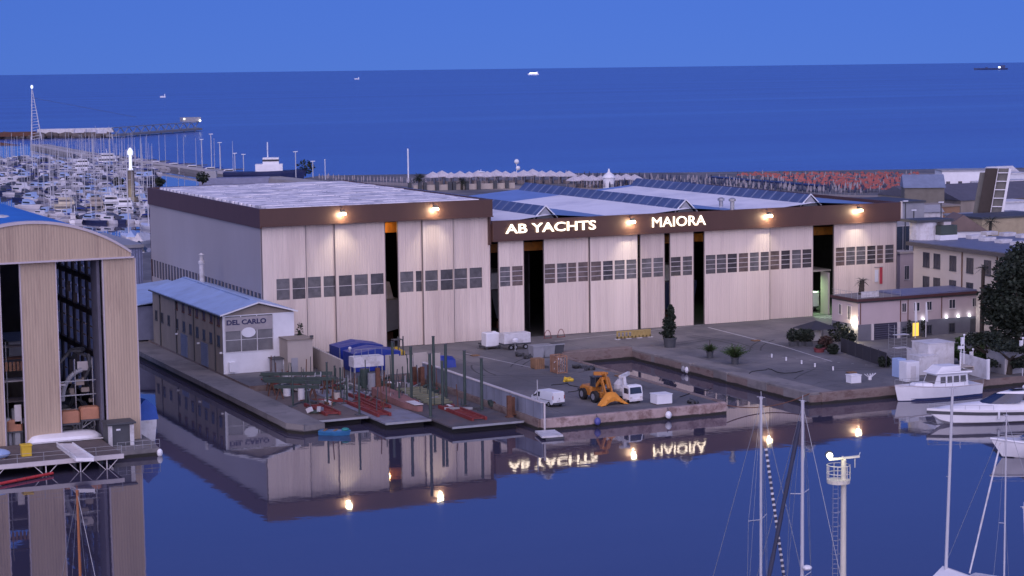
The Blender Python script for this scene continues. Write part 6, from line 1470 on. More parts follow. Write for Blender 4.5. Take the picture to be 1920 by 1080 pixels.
for py in (304, 309, 315, 321, 328, 336, 345, 355, 366, 378, 391, 405, 419):
    y0 = at(120, py, 0)[1]
    px = -14 + R(0, 10)
    while px < 292:
        lim = 418 - 0 if px > 110 else 340 + px*.70
        if py <= lim + 18 and not (py < 318 and px > 255) and not (py > 405 and px < 120):
            spots.append((px, py))
        px += R(5.2, 8.2) * (.75 + (py-300)/120*.95)
first = {}
for k, (px, py) in enumerate(spots):
    c = at(px + R(-2, 2), py + R(-1.5, 1.5), 0)
    sail = R(0, 1) < .40
    src = (ps if sail else pm)[random.choice([0,0,1,2] if sail else [0,0,1,2,3])]
    rz = radians(random.choice((-65, 115)) + R(-5, 5) + (90 if R(0,1) < .12 else 0))
    s = R(.75, 1.1) if sail else R(.65, 1.1)
    if id(src) not in first: first[id(src)] = 1; place(src, (c[0], c[1], 0), rz, s)
    else: dup(src, (c[0], c[1], 0), rz, None, s)
for src in pm + ps:
    if id(src) not in first: place(src, at(60, 350, 0), 1.0)
# individual larger yachts that stand out in the marina
def yacht(px, py, L_, lab, hull_m, top_m, rz, decks=2):
    L_ *= .7; t = thing('motor_yacht', lab, 'motor yacht', (0,0,0)); rg = hull_rings(L_, L_*.26, L_*.13, bow=.6, stern=.9, n=8)
    m = MB(); m.loft([[(a-L_/2, b, c) for a, b, c in r] for r in rg]); m.build('hull', hull_m, t)
    z = L_*.13
    for d in range(decks):
        f = 1-.28*d; m = MB(); m.loft([[(-L_*.36*f, -L_*.10*f, z), (L_*.22*f, -L_*.08*f, z+.1), (L_*.22*f, L_*.08*f, z+.1), (-L_*.36*f, L_*.10*f, z)], [(-L_*.36*f, -L_*.095*f, z+1.9), (L_*.12*f, -L_*.07*f, z+1.9), (L_*.12*f, L_*.07*f, z+1.9), (-L_*.36*f, L_*.095*f, z+1.9)]]); dk = m.build('deck_house', top_m, t)
        m = MB(); m.box(-L_*.34*f, L_*.13*f, -L_*.1*f-.02, L_*.1*f+.02, z+.75, z+1.4); m.build('window_band', win_l, dk)
        m = MB(); m.box(-L_*.42*f, L_*.14*f, -L_*.105*f, L_*.105*f, z+1.901, z+2.1); m.build('overhang', top_m, dk); z += 2.1
    m = MB(); m.tube((-L_*.1,0,z), (-L_*.13,0,z+2.2), .12); m.build('mast', white_p, t)
    c = at(px, py, 0); place(t, (c[0], c[1], 0), rz); return t
cream = mat('cream_yacht_paint', (.52,.48,.37), .4)
yacht(131, 404, 18, 'cream coloured motor yacht standing out in front of the marina masts', cream, cream, radians(-28))
yacht(186, 402, 15, 'cream and grey motor yacht right of the brightest cream one', cream, beige, radians(-22))
yacht(215, 398, 16, 'white motor yacht below the lighthouse', gel, white_p, radians(-25))
yacht(208, 312, 24, 'big white motor yacht moored under the mole left of the lighthouse', gel, white_p, radians(-22))
yacht(240, 404, 15, 'white flybridge yacht close to the hangar corner', gel, white_p, radians(-20))
yacht(160, 322, 18, 'white motor yacht in the far marina row', gel, white_p, radians(-18))
for px, py, lab, hm in ((142,418,'white round sterned yacht in the front row, leftmost', gel),(173,415,'second white stern in the front marina row', gel),(200,416,'third boat of the front row with open cover', white_d),(222,413,'rust red stern in the front marina row', rust),(250,411,'grey stern right of the rust red one', grey_p),(272,409,'grey stern nearest the hangar corner', white_d)):
    yacht(px, py, 11, lab, hm, white_d, radians(62), 1)
for px, py, pt, lab in ((40,300,268,'tall bare mast at the left of the marina'),(62,330,262,'tall mast under the lattice tower'),(96,400,290,'tall mast near the blue vault roof'),(242,450,280,'very tall white mast in front of the lighthouse'),(279,430,330,'leaning thin mast beside the hangar corner'),(128,330,262,'tall mast above the middle marina rows'),(155,330,285,'mast above the marina, right of the tallest')):
    c = at(px, py, 0); z = hat(c[0], c[1], px, pt); t = thing('sailing_yacht', lab, 'sailing boat', (c[0], c[1], 0)); rg = hull_rings(13, 3.6, 1.3, bow=.7, stern=.7, n=7)
    m = MB(); m.loft([[(c[0]+b, c[1]+a-6, cc) for a, b, cc in r] for r in rg]); m.build('hull', gel, t)
    m = MB(); m.tube((c[0], c[1], 1), (c[0], c[1], z), .2, 6, .12); [m.tube((c[0]-1, c[1], 1+(z-1)*f), (c[0]+1, c[1], 1+(z-1)*f), .05, 4) for f in (.35,.65)]; m.build('mast', alum, t)
# boats and tents in the near water left of the hangar
for px, py, w, h, lab, mt in ((252,445,5,3.2,'pale blue sheeted boat close behind the arched dock', lblue_roof),(272,452,6,3.5,'white sheeted boat beside the tall hangar side wall', white_d),(238,462,5,3.2,'blue covered boat behind the dock door top', blue_roof),(262,472,7,4,'dark sheeted boat below the white covered one', dark_p)):
    c = at(px, py, 1); t = thing('covered_boat', lab, 'boat', (0,0,0)); rg = hull_rings(w*1.6, w*.55, 1.4, n=7)
    m = MB(); m.loft([[(a-w*.8, b, cc) for a, b, cc in r] for r in rg]); m.build('hull', white_d, t)
    m = MB(); m.loft([[(-w*.7+k*w*.23, -w*.26, 1.3), (-w*.7+k*w*.23, 0, h-.1*k*k*.3), (-w*.7+k*w*.23, w*.26, 1.3)] for k in range(6)]); m.build('cover', mt, t); place(t, (c[0], c[1], 0), radians(R(40,80)))

# ------------------------------------------------------------------ lighthouse, mole, breakwater, crane mast
lh = thing('lighthouse', 'lit lighthouse with white lantern above the marina', 'lighthouse', (0,0,0)); c = at(247, 375, 1)
zt = hat(c[0], c[1], 247, 277); zm = hat(c[0], c[1], 248, 318); x, y, _ = c
m = MB(); m.lathe((x, y, .5), [(2.6,0),(2.2,1.5),(1.3,1.6),(1.15,zm-.5)], 14); m.build('tower', mat('brown_stone_tower', (.13,.11,.10), .85, var=.2), lh)
m = MB(); m.lathe((x, y, zm), [(.85,0),(.55,.6),(.5,zt-zm-2.6),(1.0,zt-zm-2.4),(1.05,zt-zm-1.2),(.3,zt-zm)], 14); m.build('lantern', emit('lighthouse_white_glow', (.85,.9,1), .13), lh)
m = MB(); m.lathe((x, y, zm-.3), [(1.7,0),(1.7,.29)], 14); m.build('gallery', steel, lh)
l = bpy.data.lights.new('tower_base_lamp', 'POINT'); l.energy = 150; l.color = (1,.9,.5); l.shadow_soft_size = .5; lo = bpy.data.objects.new('tower_base_lamp', l); COL.objects.link(lo); lo.parent = lh; lo.location = (x-2.5, y-4.5, 3.5)
moleg = mat('mole_concrete', (.32,.31,.31), .85, var=.2, sc=.1)
def wallstrip(name, lab, cat, pts, w, z1, m0, rocks=None):
    t = thing(name, lab, cat, (0,0,0)); m = MB()
    for (x0,y0),(x1,y1) in zip(pts, pts[1:]): 
        d = hypot(x1-x0, y1-y0); nx, ny = (y1-y0)/d*w/2, -(x1-x0)/d*w/2
        m.prism([(x0-nx,y0-ny),(x1-nx,y1-ny),(x1+nx,y1+ny),(x0+nx,y0+ny)], -1, z1)
    m.build('wall', m0, t); return t
t_ = wallstrip('mole', 'long grey harbour mole running behind the marina', 'mole', [at(72,268,3)[:2], at(160,284,3)[:2], at(330,305,3)[:2], at(450,322,3)[:2], at(592,337,3)[:2]], 10, 2.2, moleg)
m = MB(); pp = [at(px, py, 3)[:2] for px, py in ((76,270),(160,286),(330,307),(450,324))]
for (x0,y0),(x1,y1) in zip(pp, pp[1:]): m.bar((x0-4.6,y0,2.7), (x1-4.6,y1,2.7), .6, 1.0)
m.build('parapet', trim_m, t_)
rockm = mat('breakwater_rock', (.11,.095,.09), .9, var=.5, sc=.4)
bk = thing('breakwater', 'dark rock breakwater with white wall at the harbour mouth', 'breakwater', (0,0,0)); p0, p1 = at(-60, 259, 1), at(205, 255, 1)
m = MB()
for k in range(170):
    f = R(0,1); p = Vector(p0).lerp(Vector(p1), f); s = R(1.5, 4); m.ball((p.x+R(-5,5), p.y+R(-9,9), R(0,2.5)), s, s*R(.7,1.2), s*R(.6,.9), 6, 4)
m.build('rock', rockm, bk)['kind'] = 'stuff'
m = MB(); p0, p1 = at(70, 252, 3), at(212, 249, 3); m.bar((p0[0],p0[1],5), (p1[0],p1[1],5), 5, 3.2); m.build('wall', white_d, bk)
m = MB(); p0, p1 = at(-60, 255, 3), at(68, 252, 3); m.bar((p0[0],p0[1],3.5), (p1[0],p1[1],3.5), 5, 3.0); m.build('dark_wall', rust, bk)
for k, (px, py) in enumerate(((148,243),(170,242),(190,244))):
    c = at(px, py, 8); m = MB(); m.cbox((c[0], c[1], 6), 6, 4, 2.2); m.build('cabin', white_d, bk)
jl = thing('pier_gantry', 'long lattice gantry running out to a lit head at the harbour mouth', 'gantry', (0,0,0)); p0, p1 = Vector(at(210, 248, 4)), Vector(at(372, 236, 4))
m = MB()
n = 22
for k in range(n):
    a, b = p0.lerp(p1, k/n), p0.lerp(p1, (k+1)/n)
    for zz in (2.5, 7): m.bar((a.x, a.y, zz), (b.x, b.y, zz), .7, .7)
    m.bar((a.x, a.y, 2.5 if k%2 else 7), (b.x, b.y, 7 if k%2 else 2.5), .5, .5)
    if k % 3 == 0: m.tube((a.x, a.y, -1), (a.x, a.y, 2.5), .6)
m.build('lattice', steel, jl)
m = MB(); c = p0.lerp(p1, .5); m.bar((p0.x, p0.y+3, 1.6), (p1.x, p1.y+3, 1.6), 8, 1.5); m.build('deck', mat('gantry_deck', (.2,.2,.21), .8), jl)
m = MB(); m.cbox((p1.x-6, p1.y, 7.4), 14, 8, 3.2); m.build('head_cabin', grey_p, jl)
m = MB(); m.ball((p1.x, p1.y-5, 8), .8); m.ball((p1.x-12, p1.y-5, 9.5), .6); m.build('lamp', emit('pier_head_glow', (1,.92,.7), .7), jl)
cm = thing('crane_mast', 'tall thin lattice mast standing on the breakwater at the left', 'mast', (0,0,0)); c = at(64, 262, 1); zt = hat(c[0], c[1], 61, 163); x, y, _ = c
m = MB(); m.tube((x-1.6, y, 1), (x-.2, y, zt), .45, 5, .25); m.tube((x+5, y, 1), (x+.2, y, zt*.93), .4, 5, .2)
for k in range(18): f = k/18; m.tube((x-1.6+1.4*f, y, 1+(zt-1)*f), (x+5-4.8*(f+.04), y, 1+(zt*.93-1)*(f+.04)), .16, 4)
m.build('lattice', white_d, cm); m = MB(); m.ball((x-.2, y, zt), .9, .9, 1.3); m.build('top_light', emit('mast_top_glow', (.7,.8,1), .25), cm)
m = MB(); m.path([(x-.2, y, zt*.80), (x+25, y+2, zt*.66), (x+70, y+4, zt*.40)], .12, 4); m.build('stay', dark_p, cm)
# boats along the mole, lamp posts along it
for k in range(26):
    px = 150 + k*11.5; py = 297 + (px-150)*.118; 
    c = at(px, py, 0)
    if k % 3 == 0: dup(pm[k % 3], (c[0], c[1], 0), radians(R(150,200)), 'small motorboat berthed along the inner side of the mole', 1.0, 'motorboats along the mole')
    else: dup(ps[k % 2], (c[0], c[1], 0), radians(R(150,200)), 'sailing yacht berthed along the inner side of the mole', R(.9,1.2), 'sailing yachts along the mole')
for px, py, pt in ((379,312,262),(397,314,252),(413,318,268),(441,320,288),(457,322,290),(555,333,285),(587,333,303)):
    c = at(px, py, 3); z = hat(c[0], c[1], px, pt); t = thing('lamp_post', 'thin pale lamp post on the harbour mole', 'lamp post', c, 'lamp posts on the mole')
    m = MB(); m.tube(c, (c[0], c[1], z), .18, 5); m.build('shaft', alum, t); m = MB(); m.box(c[0]-.9, c[0]+.9, c[1]-.2, c[1]+.2, z, z+.3); m.build('head', white_p, t)
sp = thing('coaster_ship', 'small dark blue ship with white bridge moored near the mole root', 'ship', (0,0,0)); c = at(485, 341, 0)
rg = hull_rings(32, 8, 4.2, bow=.4, stern=.9, n=8); m = MB(); m.loft([[(a-16, b, cc) for a, b, cc in r] for r in rg]); m.build('hull', navy, sp)
m = MB(); m.box(-3, 8, -3, 3, 4.3, 7.2); m.box(0, 6.5, -2.6, 2.6, 7.2, 9.8); m.build('bridge', white_p, sp); m = MB(); m.box(-.05, 6.55, -2.65, 2.65, 8.3, 9.1); m.build('window_band', win_l, sp)
m = MB(); m.tube((2,0,9.8), (2,0,16), .25); m.box(1.8, 2.2, -2, 2, 13, 13.3); m.build('mast', white_p, sp); place(sp, (c[0]+2, c[1], 0), radians(-20))
wr = thing('work_barge', 'grey work barge moored beside the dark blue ship', 'barge', (0,0,0)); c = at(440, 345, 0); m = MB(); m.box(-14, 14, -4, 4, -.5, 2.6); m.build('hull', mat('blue_grey_barge', (.2,.22,.33), .6), wr); m = MB(); m.box(-12, -7, -2.5, 2.5, 2.61, 5.5); m.build('cabin', grey_p, wr); place(wr, (c[0], c[1], 0), radians(-20))
for px, pb, lab, s in ((380,346,'dark round tree behind the roof edge of the tall hangar',2.2),(573,331,'low dark clump with a slim tower at the mole end',3.0),(222,352,'dark bush at the foot of the lighthouse',1.8),(300,351,'bush on the far quay behind the roof corner',1.6)):
    c = at(px, pb, 1.7); t = thing('far_tree', lab, 'tree', c); m = MB(); leafcloud(m, (c[0], c[1], c[2]+s*1.3), s*1.2, s*1.2, s, 160, .7); m.build('crown', leaf_d, t); m = MB(); m.tube(c, (c[0], c[1], c[2]+s), .25); m.build('trunk', bark, t)
# ------------------------------------------------------------------ ships far out
def ship(px, py, D, L_, H, lab, hm, tm, lit=None, name='ship'):
    d = ray(px, py); k = D/hypot(d[0], d[1]); x, y = d[0]*k, d[1]*k
    t = thing(name, lab, 'ship', (0,0,0)); rg = hull_rings(L_, L_*.14, H, bow=.4, stern=.85, n=7); m = MB(); m.loft([[(a-L_/2, b, c) for a, b, c in r] for r in rg]); m.build('hull', hm, t)
    m = MB(); m.box(-L_*.42, -L_*.28, -L_*.05, L_*.05, H, H*2.6); m.box(L_*.1, L_*.16, -L_*.04, L_*.04, H, H*1.6); m.build('superstructure', tm, t)
    if lit: m = MB(); m.box(*lit, H, H*1.9); m.build('deck_light', emit('ship_glow', (.8,.88,1), .55), t)
    place(t, (x, y, -.3), radians(155)); return t
ship(1858, 117.5, 11000, 175, 9, 'dark cargo ship on the horizon at the right', mat('ship_blue', (.03,.05,.14), .6), mat('ship_blue', (.03,.05,.14), .6), (-L if False else -52, -40, -4, 4))
ship(1000, 127.5, 11500, 60, 7, 'small lit white ferry on the horizon', white_p, white_p, (-20, 22, -4, 4))
ship(305, 164, 3600, 9, 2.4, 'small white motorboat far out on the open sea', white_p, white_p)
ship(669, 137, 9000, 22, 4, 'tiny pale fishing boat far out near the horizon', white_p, white_p)
for px, py, pt, lab in ((969,333,303,'pale beach lamp pole with two white globes'),(766,348,280,'tall white flagpole behind the panelled roof'),(902,345,318,'white lifeguard tower among the beach tents'),(610,337,300,'thin white mast at the beach edge')):
    c = at(px, py, 1.7); z = hat(c[0], c[1], px, pt); t = thing('beach_pole', lab, 'pole', c); m = MB(); m.tube(c, (c[0], c[1], z), .28 if 'flag' in lab else .14, 6); m.build('shaft', white_p, t)
    m = MB()
    if 'globes' in lab: m.ball((c[0], c[1], z), 1.0, 1.0, 1.0); m.ball((c[0]+.6, c[1], z-2.6), .9, .9, .9)
    elif 'lifeguard' in lab:
        m.box(c[0]-1.2, c[0]+1.2, c[1]-1, c[1]+1, z-3, z-2.6); m.box(c[0]-1.2, c[0]+1.2, c[1]-1, c[1]+1, z-1, z-.7); [m.tube((c[0]+a, c[1], 1.7), (c[0]+a*.8, c[1], z-1), .15, 5) for a in (-1.2,1.2)]
    else: m.ball((c[0], c[1], z), .3)
    m.build('head', white_p, t)

# ------------------------------------------------------------------ beach: gazebos, umbrellas, wall
def gazebo():
    t = thing('beach_gazebo', 'white pyramid roofed beach tent in the row along the shore', 'beach tent', (0,0,0), 'beach tents along the shore')
    m = MB(); m.add([(-2.6,-2.6,3.0),(2.6,-2.6,3.0),(2.6,2.6,3.0),(-2.6,2.6,3.0),(0,0,4.9),(-2.6,-2.6,2.7),(2.6,-2.6,2.7),(2.6,2.6,2.7),(-2.6,2.6,2.7)], [(0,1,4),(1,2,4),(2,3,4),(3,0,4),(0,1,6,5),(1,2,7,6),(2,3,8,7),(3,0,5,8)]); m.build('roof', mat('tent_canvas', (.52,.50,.54), .7), t)
    m = MB(); tp_ = mat('tent_post', (.22,.19,.19), .7)
    for a in (-2.45,2.45):
        for b in (-2.45,2.45): m = MB(); m.tube((a, b, 0), (a, b, 2.69), .15, 5); m.build('post', tp_, t)
    m = MB(); m.box(-2.2, -.4, -1, 1, 0, 1.3); m.build('counter', tp_, t); return t
gz_ = gazebo(); k = 0
for px in range(812, 1068, 17):
    c = at(px, 346-(px-812)*.012+R(-.4,.4), 1.75)
    if k == 0: place(gz_, c, radians(8))
    else: dup(gz_, c, radians(8)+R(-.06,.06), None, R(.92,1.1))
    k += 1
for px in range(1078, 1200, 16):
    c = at(px, 351+R(-.6,.6), 1.75); dup(gz_, c, radians(8)+R(-.06,.06), 'white pyramid beach tent in the rear row behind the ridge monitors', R(.85,1), 'rear row of beach tents')
def umb(name, lab, grp, cloth_m, open_):
    t = thing(name, lab, 'beach umbrella', (0,0,0), grp)
    m = MB()
    if open_: m.lathe((0,0,1.55), [(1.15,0),(.9,.3),(.06,.85)], 7)
    else: m.lathe((0,0,1.0), [(.12,0),(.30,.35),(.22,1.2),(.05,1.9)], 6)
    m.build('cloth', cloth_m, t); m = MB(); m.tube((0,0,0), (0,0,1.6), .05, 4); m.build('pole', steel, t); return t
sun_or = mat('orange_umbrella_cloth', (.33,.095,.08), .7, var=.4, sc=.02)
uo = umb('beach_umbrella', 'small orange red umbrella in the dense beach block', 'orange umbrellas on the beach', sun_or, True)
ub = umb('beach_umbrella', 'closed dark blue umbrella in the beach rows behind the hangar roof', 'dark umbrellas on the beach', mat('dark_blue_umbrella', (.03,.04,.09), .7), False)
uw = umb('beach_umbrella', 'closed pale umbrella in the beach rows behind the hangar roof', 'pale umbrellas on the beach', mat('pale_umbrella', (.30,.28,.31), .7), False)
US = []
for i in range(15):
    for j in range(52):
        f = (j+R(-.4,.4))/51; px = 1385+335*f - i*1.0; py = 331.6+i*2.1+(1-f)*.6
        if px < 1400 + i*13 and i > 1: continue
        US.append((px, py+R(-.4,.4), uo if R(0,1) < .72 else (ub if R(0,1) < .6 else uw), R(.6,.95)))
for i in range(7):
    for j in range(46):
        px = 1060+j*11.5+R(-3,3)+i*8; py = 337+i*3.2+(px-1060)*.022+R(-.5,.5)
        if px > 1690 or (px > 1470 and i < 3): continue
        US.append((px, py, ub if R(0,1) < .5 else uw, R(.9,1.3)))
for j in range(34):
    px = 600+j*6.0+R(-2,2); US.append((px, 341+(px-600)*.045+R(-1,1), uw, R(.9,1.2)))
US.sort(key=lambda q: -q[1])
seen_u = set(); rest = {0: MB(), 1: MB(), 2: MB()}
for k, (px, py, src, s_) in enumerate(US):
    c = at(px, py, 1.75)
    if k < 290:
        if id(src) not in seen_u: seen_u.add(id(src)); place(src, c, 0, s_)
        else: dup(src, c, R(0,1), None, s_)
    else:
        mbk = rest[0]; mbk.m = 0 if src is uo else (1 if src is ub else 2)
        if src is uo: mbk.lathe(c, [(1.15*s_,1.55*s_),(.9*s_,1.85*s_),(.06,2.4*s_)], 6)
        else: mbk.lathe(c, [(.12,1.0*s_),(.30*s_,1.35*s_),(.22*s_,2.2*s_),(.05,2.9*s_)], 5)
        mbk.m = 2; mbk.tube(c, (c[0], c[1], c[2]+1.6*s_), .05, 3)
ro_ = rest[0].build('far_umbrellas', [sun_or, MATS['dark_blue_umbrella'], MATS['pale_umbrella']], kind='stuff'); tag(ro_, 'mass of far beach umbrellas along the shoreline', 'beach umbrellas')
for (xa, ya), (xb, yb), lab in (((1335,331.5),(1540,348),'long dark blue shade pergola crossing the beach umbrellas'),((1180,340),(1300,343),'dark shade pergola among the closed umbrellas')):
    p, q = at(xa, ya, 4), at(xb, yb, 4); t = thing('shade_pergola', lab, 'pergola', p); m = MB(); m.bar((p[0],p[1],3.9), (q[0],q[1],3.9), 3.5, .5); m.build('awning', navy, t)
    m = MB(); pass
    for f in [i/8 for i in range(9)]: m = MB(); m.tube((p[0]+(q[0]-p[0])*f, p[1]+(q[1]-p[1])*f, 1.7), (p[0]+(q[0]-p[0])*f, p[1]+(q[1]-p[1])*f, 3.64), .12, 5); m.build('post', dark_p, t)
pw = thing('promenade_wall', 'low pale promenade wall with dark pillars behind the roofs', 'wall', (0,0,0)); p, q = at(775, 358, 1.7), at(965, 353, 1.7)
m = MB(); m.bar((p[0],p[1],2.7), (q[0],q[1],2.7), .5, 2.0); m.build('wall', beige, pw)
for px in (767, 786, 795, 818, 842, 850, 874, 896, 927, 949):
    c = at(px, 358-(px-775)*.026, 1.7); m = MB(); m.cbox((c[0], c[1]-.8, 1.7), 1.2, .9, 3.0); m.build('pillar', dark_p, pw)
for px, py, s, lab in ((786,357,8.6,'large palm in front of the beach tents by the flagpole'),(866,356,6.2,'smaller palm between beach tents and promenade wall')):
    c = at(px, py, 1.7); palm(c, s*.5, s*.5, lab, 44, .4)
kk = thing('beach_kiosk', 'white domed kiosk behind the second ridge monitor', 'kiosk', (0,0,0)); c = at(1142, 357, 1.7)
m = MB(); m.lathe(c, [(2.1,0),(2.1,4.4),(2.5,4.5),(1.6,5.6),(.5,6.4),(.2,7.6)], 14); m.build('body', white_p, kk); m = MB(); m.box(c[0]-.6, c[0]+.6, c[1]-2.2, c[1]-2.05, 1.7, 4); m.build('door', grey_p, kk)

# ------------------------------------------------------------------ town at the right
def house(px, py, w, d, h, lab, wm, rm, roof='flat', rh=1.5, rz=0, D=None, wins=3, name='house', cat='building', top=None):
    c = at(px, py) if D is None else atd(px, py, D)
    z0 = QZ; x, y = c[0], c[1]
    if top is not None: h = hat(x, y, px, top)-QZ
    t = thing(name, lab, cat, (0,0,0))
    m = MB(); m.box(-w/2, w/2, 0, d, 0, h); m.build('wall', wm, t)
    m = MB()
    if roof == 'flat': m.box(-w/2-.25, w/2+.25, -.25, d+.25, h+.002, h+.35)
    elif roof == 'gable_x': m.loft([[(xx, -.4, h+.002), (xx, d/2, h+rh), (xx, d+.4, h+.002)] for xx in (-w/2-.3, w/2+.3)])
    else: m.loft([[(-w/2-.4, yy, h+.002), (0, yy, h+rh), (w/2+.4, yy, h+.002)] for yy in (-.3, d+.3)])
    m.build('roof', rm, t)
    if wins: win_grid(t, [(-w/2+w*(k+.35)/wins, -w/2+w*(k+.65)/wins, h*.42, h*.72) for k in range(wins)], 'y', 0, trim_m, win_l)
    place(t, (x, y, z0), rz); return t
# apartment block: its long side runs along Y
cD = atd(1713, 452, 345); AX = cD[0]; AYf = cD[1]; az = cD[2]
ab = thing('apartment_block', 'cream apartment block with dark cornice behind the office', 'apartment block', (AX, AYf, QZ))
m = MB(); m.box(AX, AX+34, AYf-75, AYf, QZ, az-.7); m.build('wall', mat('cream_render', (.56,.50,.42), .85, var=.1, sc=.2, streak=2), ab)
m = MB(); m.box(AX-1.0, AX+34.5, AYf-75.5, AYf+.8, az-.698, az-.1); m.build('cornice', mat('dark_cornice', (.10,.09,.085), .8), ab)
m = MB(); m.box(AX-.6, AX+34, AYf-75, AYf+.4, az-.098, az+.05); rfb = m.build('roof', mat('blue_grey_flat_roof', (.14,.16,.24), .6, var=.15), ab)
m = MB(); [m.box(q_[0], q_[0]+2.4, q_[1], q_[1]+1.6, az+.051, az+.65) for q_ in [at(px_, py_, az) for px_, py_ in ((1822,449),(1846,453),(1876,457),(1905,461),(1850,442),(1884,444),(1915,447))]]; m.build('skylight', white_d, rfb)
wv = []
for k in range(14):
    for (px, ya, yb) in (): pass
ys = [onx(px, 490, AX)[0] for px in (1737, 1757, 1787, 1819, 1852, 1880)]
zt0, zt1 = onx(1757, 485, AX)[1], onx(1757, 457, AX)[1]; zb0, zb1 = onx(1757, 531, AX)[1], onx(1757, 503, AX)[1]
zt1 = az-1.7; zt0 = az-4.0; zb1 = az-5.7; zb0 = az-8.0
for y in ys + [ys[-1]-(k+1)*6 for k in range(4)]:
    wv += [(y-.8, y+.8, zt0, zt1), (y-.8, y+.8, zb0, zb1)]
win_grid(ab, wv, 'x', AX, dark_p, win_l, dep=.1)
m = MB(); [m.tube((AX-.12, y-2.5, QZ), (AX-.12, y-2.5, az-.8), .1) for y in ys[2::2]]; m.build('drainpipe', rust, ab)
wt_ = thing('water_tank', 'white round water tank on the apartment roof corner', 'water tank', (0,0,0)); c = at(1722, 449, az+.06)
m = MB(); m.lathe((c[0]+1, c[1], az+.06), [(2.3,0),(2.3,3.0)], 18); m.build('tank', white_d, wt_); m = MB(); m.box(c[0]-2, c[0]+5.5, c[1]-2.4, c[1]+2.4, az+3.07, az+3.5); m.build('cap', dark_p, wt_); m = MB(); m.box(c[0]+3.5, c[0]+5, c[1]-2.3, c[1]+2, az+.06, az+3.06); m.build('support', trim_m, wt_)
c = at(1778, 450, az+.06); ru = thing('roof_unit', 'dark green air unit with white base on the apartment roof', 'air unit', (0,0,0)); m = MB(); m.box(c[0]-1.6, c[0]+2.0, c[1], c[1]+2.2, az+.06, az+.9); m.build('base', white_p, ru); m = MB(); m.box(c[0]-1.5, c[0]+1.9, c[1]+.1, c[1]+2.1, az+.901, az+2.5); m.build('unit', mat('dark_green_unit', (.05,.07,.06), .6), ru)
house(1806, 452, 8.2, 8, 5.2, 'white gable house beyond the apartment roof', white_p, mat('brown_verge_roof', (.16,.12,.11), .8), 'gable_y', 3.0, radians(-24), D=374, wins=2, top=434)
house(1768, 408, 9, 8, 5, 'ochre fronted low house left of the brown bridge leaf', mat('ochre_wall', (.30,.18,.11), .8), beige_d, 'flat', D=455, wins=2, top=388)
house(1733, 400, 9.5, 9, 7, 'grey warehouse with pale blue pitched roof beyond the hangar end', mat('grey_olive_wall', (.16,.15,.13), .85), mat('slate_blue_roof', (.18,.22,.32), .5), 'gable_x', 3.0, radians(-30), D=500, wins=0, name='warehouse', cat='warehouse', top=352)
house(1693, 432, 10, 14, 7, 'tall grey shed wall just past the hangar end', grey_p, dark_p, 'flat', D=400, wins=1, name='warehouse', cat='warehouse', top=381)
house(1822, 390, 18, 10, 7, 'long white building with dark wall marks near the sea', white_p, grey_p, 'flat', 1.5, radians(-24), D=620, wins=5, top=321)
house(1790, 395, 26, 16, 5, 'low dark roofed hall in front of the long white building', beige_d, mat('dark_slate_roof', (.10,.10,.13), .7), 'gable_x', 2.6, D=540, wins=0, name='hall', cat='hall', top=367)
house(1893, 390, 30, 24, 5, 'wide dark roofed hall right of the bridge leaf', beige_d, mat('dark_slate_roof', (.10,.10,.13), .7), 'gable_x', 3.4, D=520, wins=0, name='hall', cat='hall', top=372)
house(1885, 428, 18, 9, 5, 'pale beige house right of the bridge foot', beige, grey_p, 'flat', D=440, wins=3, top=405)
house(1903, 446, 16, 10, 5, 'yellowish low building at the right edge', mat('yellowish_wall', (.40,.34,.22), .8), dark_p, 'flat', D=410, wins=2, top=408)
house(1905, 385, 9, 7, 4.5, 'white cube house above the dark halls', white_p, white_d, 'flat', D=470, wins=2, top=380)
for px, d_, tp, w, lab in ((1858,660,328,7,'small white beach house behind the bridge top'),(1886,680,324,10,'white domed beach pavilion at the right edge'),(1908,670,326,9,'white beach house farthest right'),(1840,640,338,9,'grey beach hut left of the bridge top'),(1872,610,343,9,'white cabin between the beach houses and the dark hall')):
    house(px, 385, w, 7, 5, lab, white_p if 'white' in lab else grey_p, white_d, 'gable_x' if 'pavilion' in lab else 'flat', 2, D=d_, wins=2, top=tp, name='beach_house')
for px, py, D, h, lab in ((1698,458,350,5,'pale covered truck between the hangar end and apartment block'),):
    c = atd(px, py, D); t = thing('covered_truck', lab, 'truck', (0,0,0)); m = MB(); m.bevbox(c[0]-2.4, c[0]+2.6, c[1], c[1]+2.4, QZ+.9, QZ+3.6, .1); m.build('cover', lblue_roof, t); m = MB(); m.bevbox(c[0]-4, c[0]-2.5, c[1]+.1, c[1]+2.3, QZ+.6, QZ+2.6, .15); m.build('cab', white_p, t)
    for a in (-3.2, 1.2, 2.1): wheel(t, c[0]+a, c[1]+.15, .5, .3, 'y')
house(1700, 535, 3.0, 3, 6, 'pinkish annex between the hangar end and the office terrace', mat('pinkish_render', (.46,.39,.40), .85), beige, 'flat', D=378, wins=1, top=475, name='annex', cat='building')
rng = random.Random(11)
for k, (px, D, tp, w, h_, lab) in enumerate(((1752,560,372,7,6,'small pale house beside the grey warehouse'),(1770,585,360,8,6,'low white outbuilding before the long white building'),(1838,520,396,8,6,'narrow pale house left of the bridge leaf foot'),(1866,470,402,6,6,'white block right of the bridge leaf foot'),(1880,560,360,9,6,'pale grey flat roofed house among the dark halls'),(1912,590,352,9,6,'cream house at the edge among the dark halls'),(1746,430,398,5,6,'white stair tower left of the ochre house'),(1900,640,340,10,6,'pale beach club building at the far right'))):
    house(px, 400, w, rng.uniform(5, 8), h_, lab, [white_d, beige, white_p][k % 3], [grey_p, white_d, beige_d][k % 3], 'flat' if k % 3 else 'gable_x', 1.4, radians(-24+rng.uniform(-12,12)), D=D, wins=2, top=tp, name='town_house')
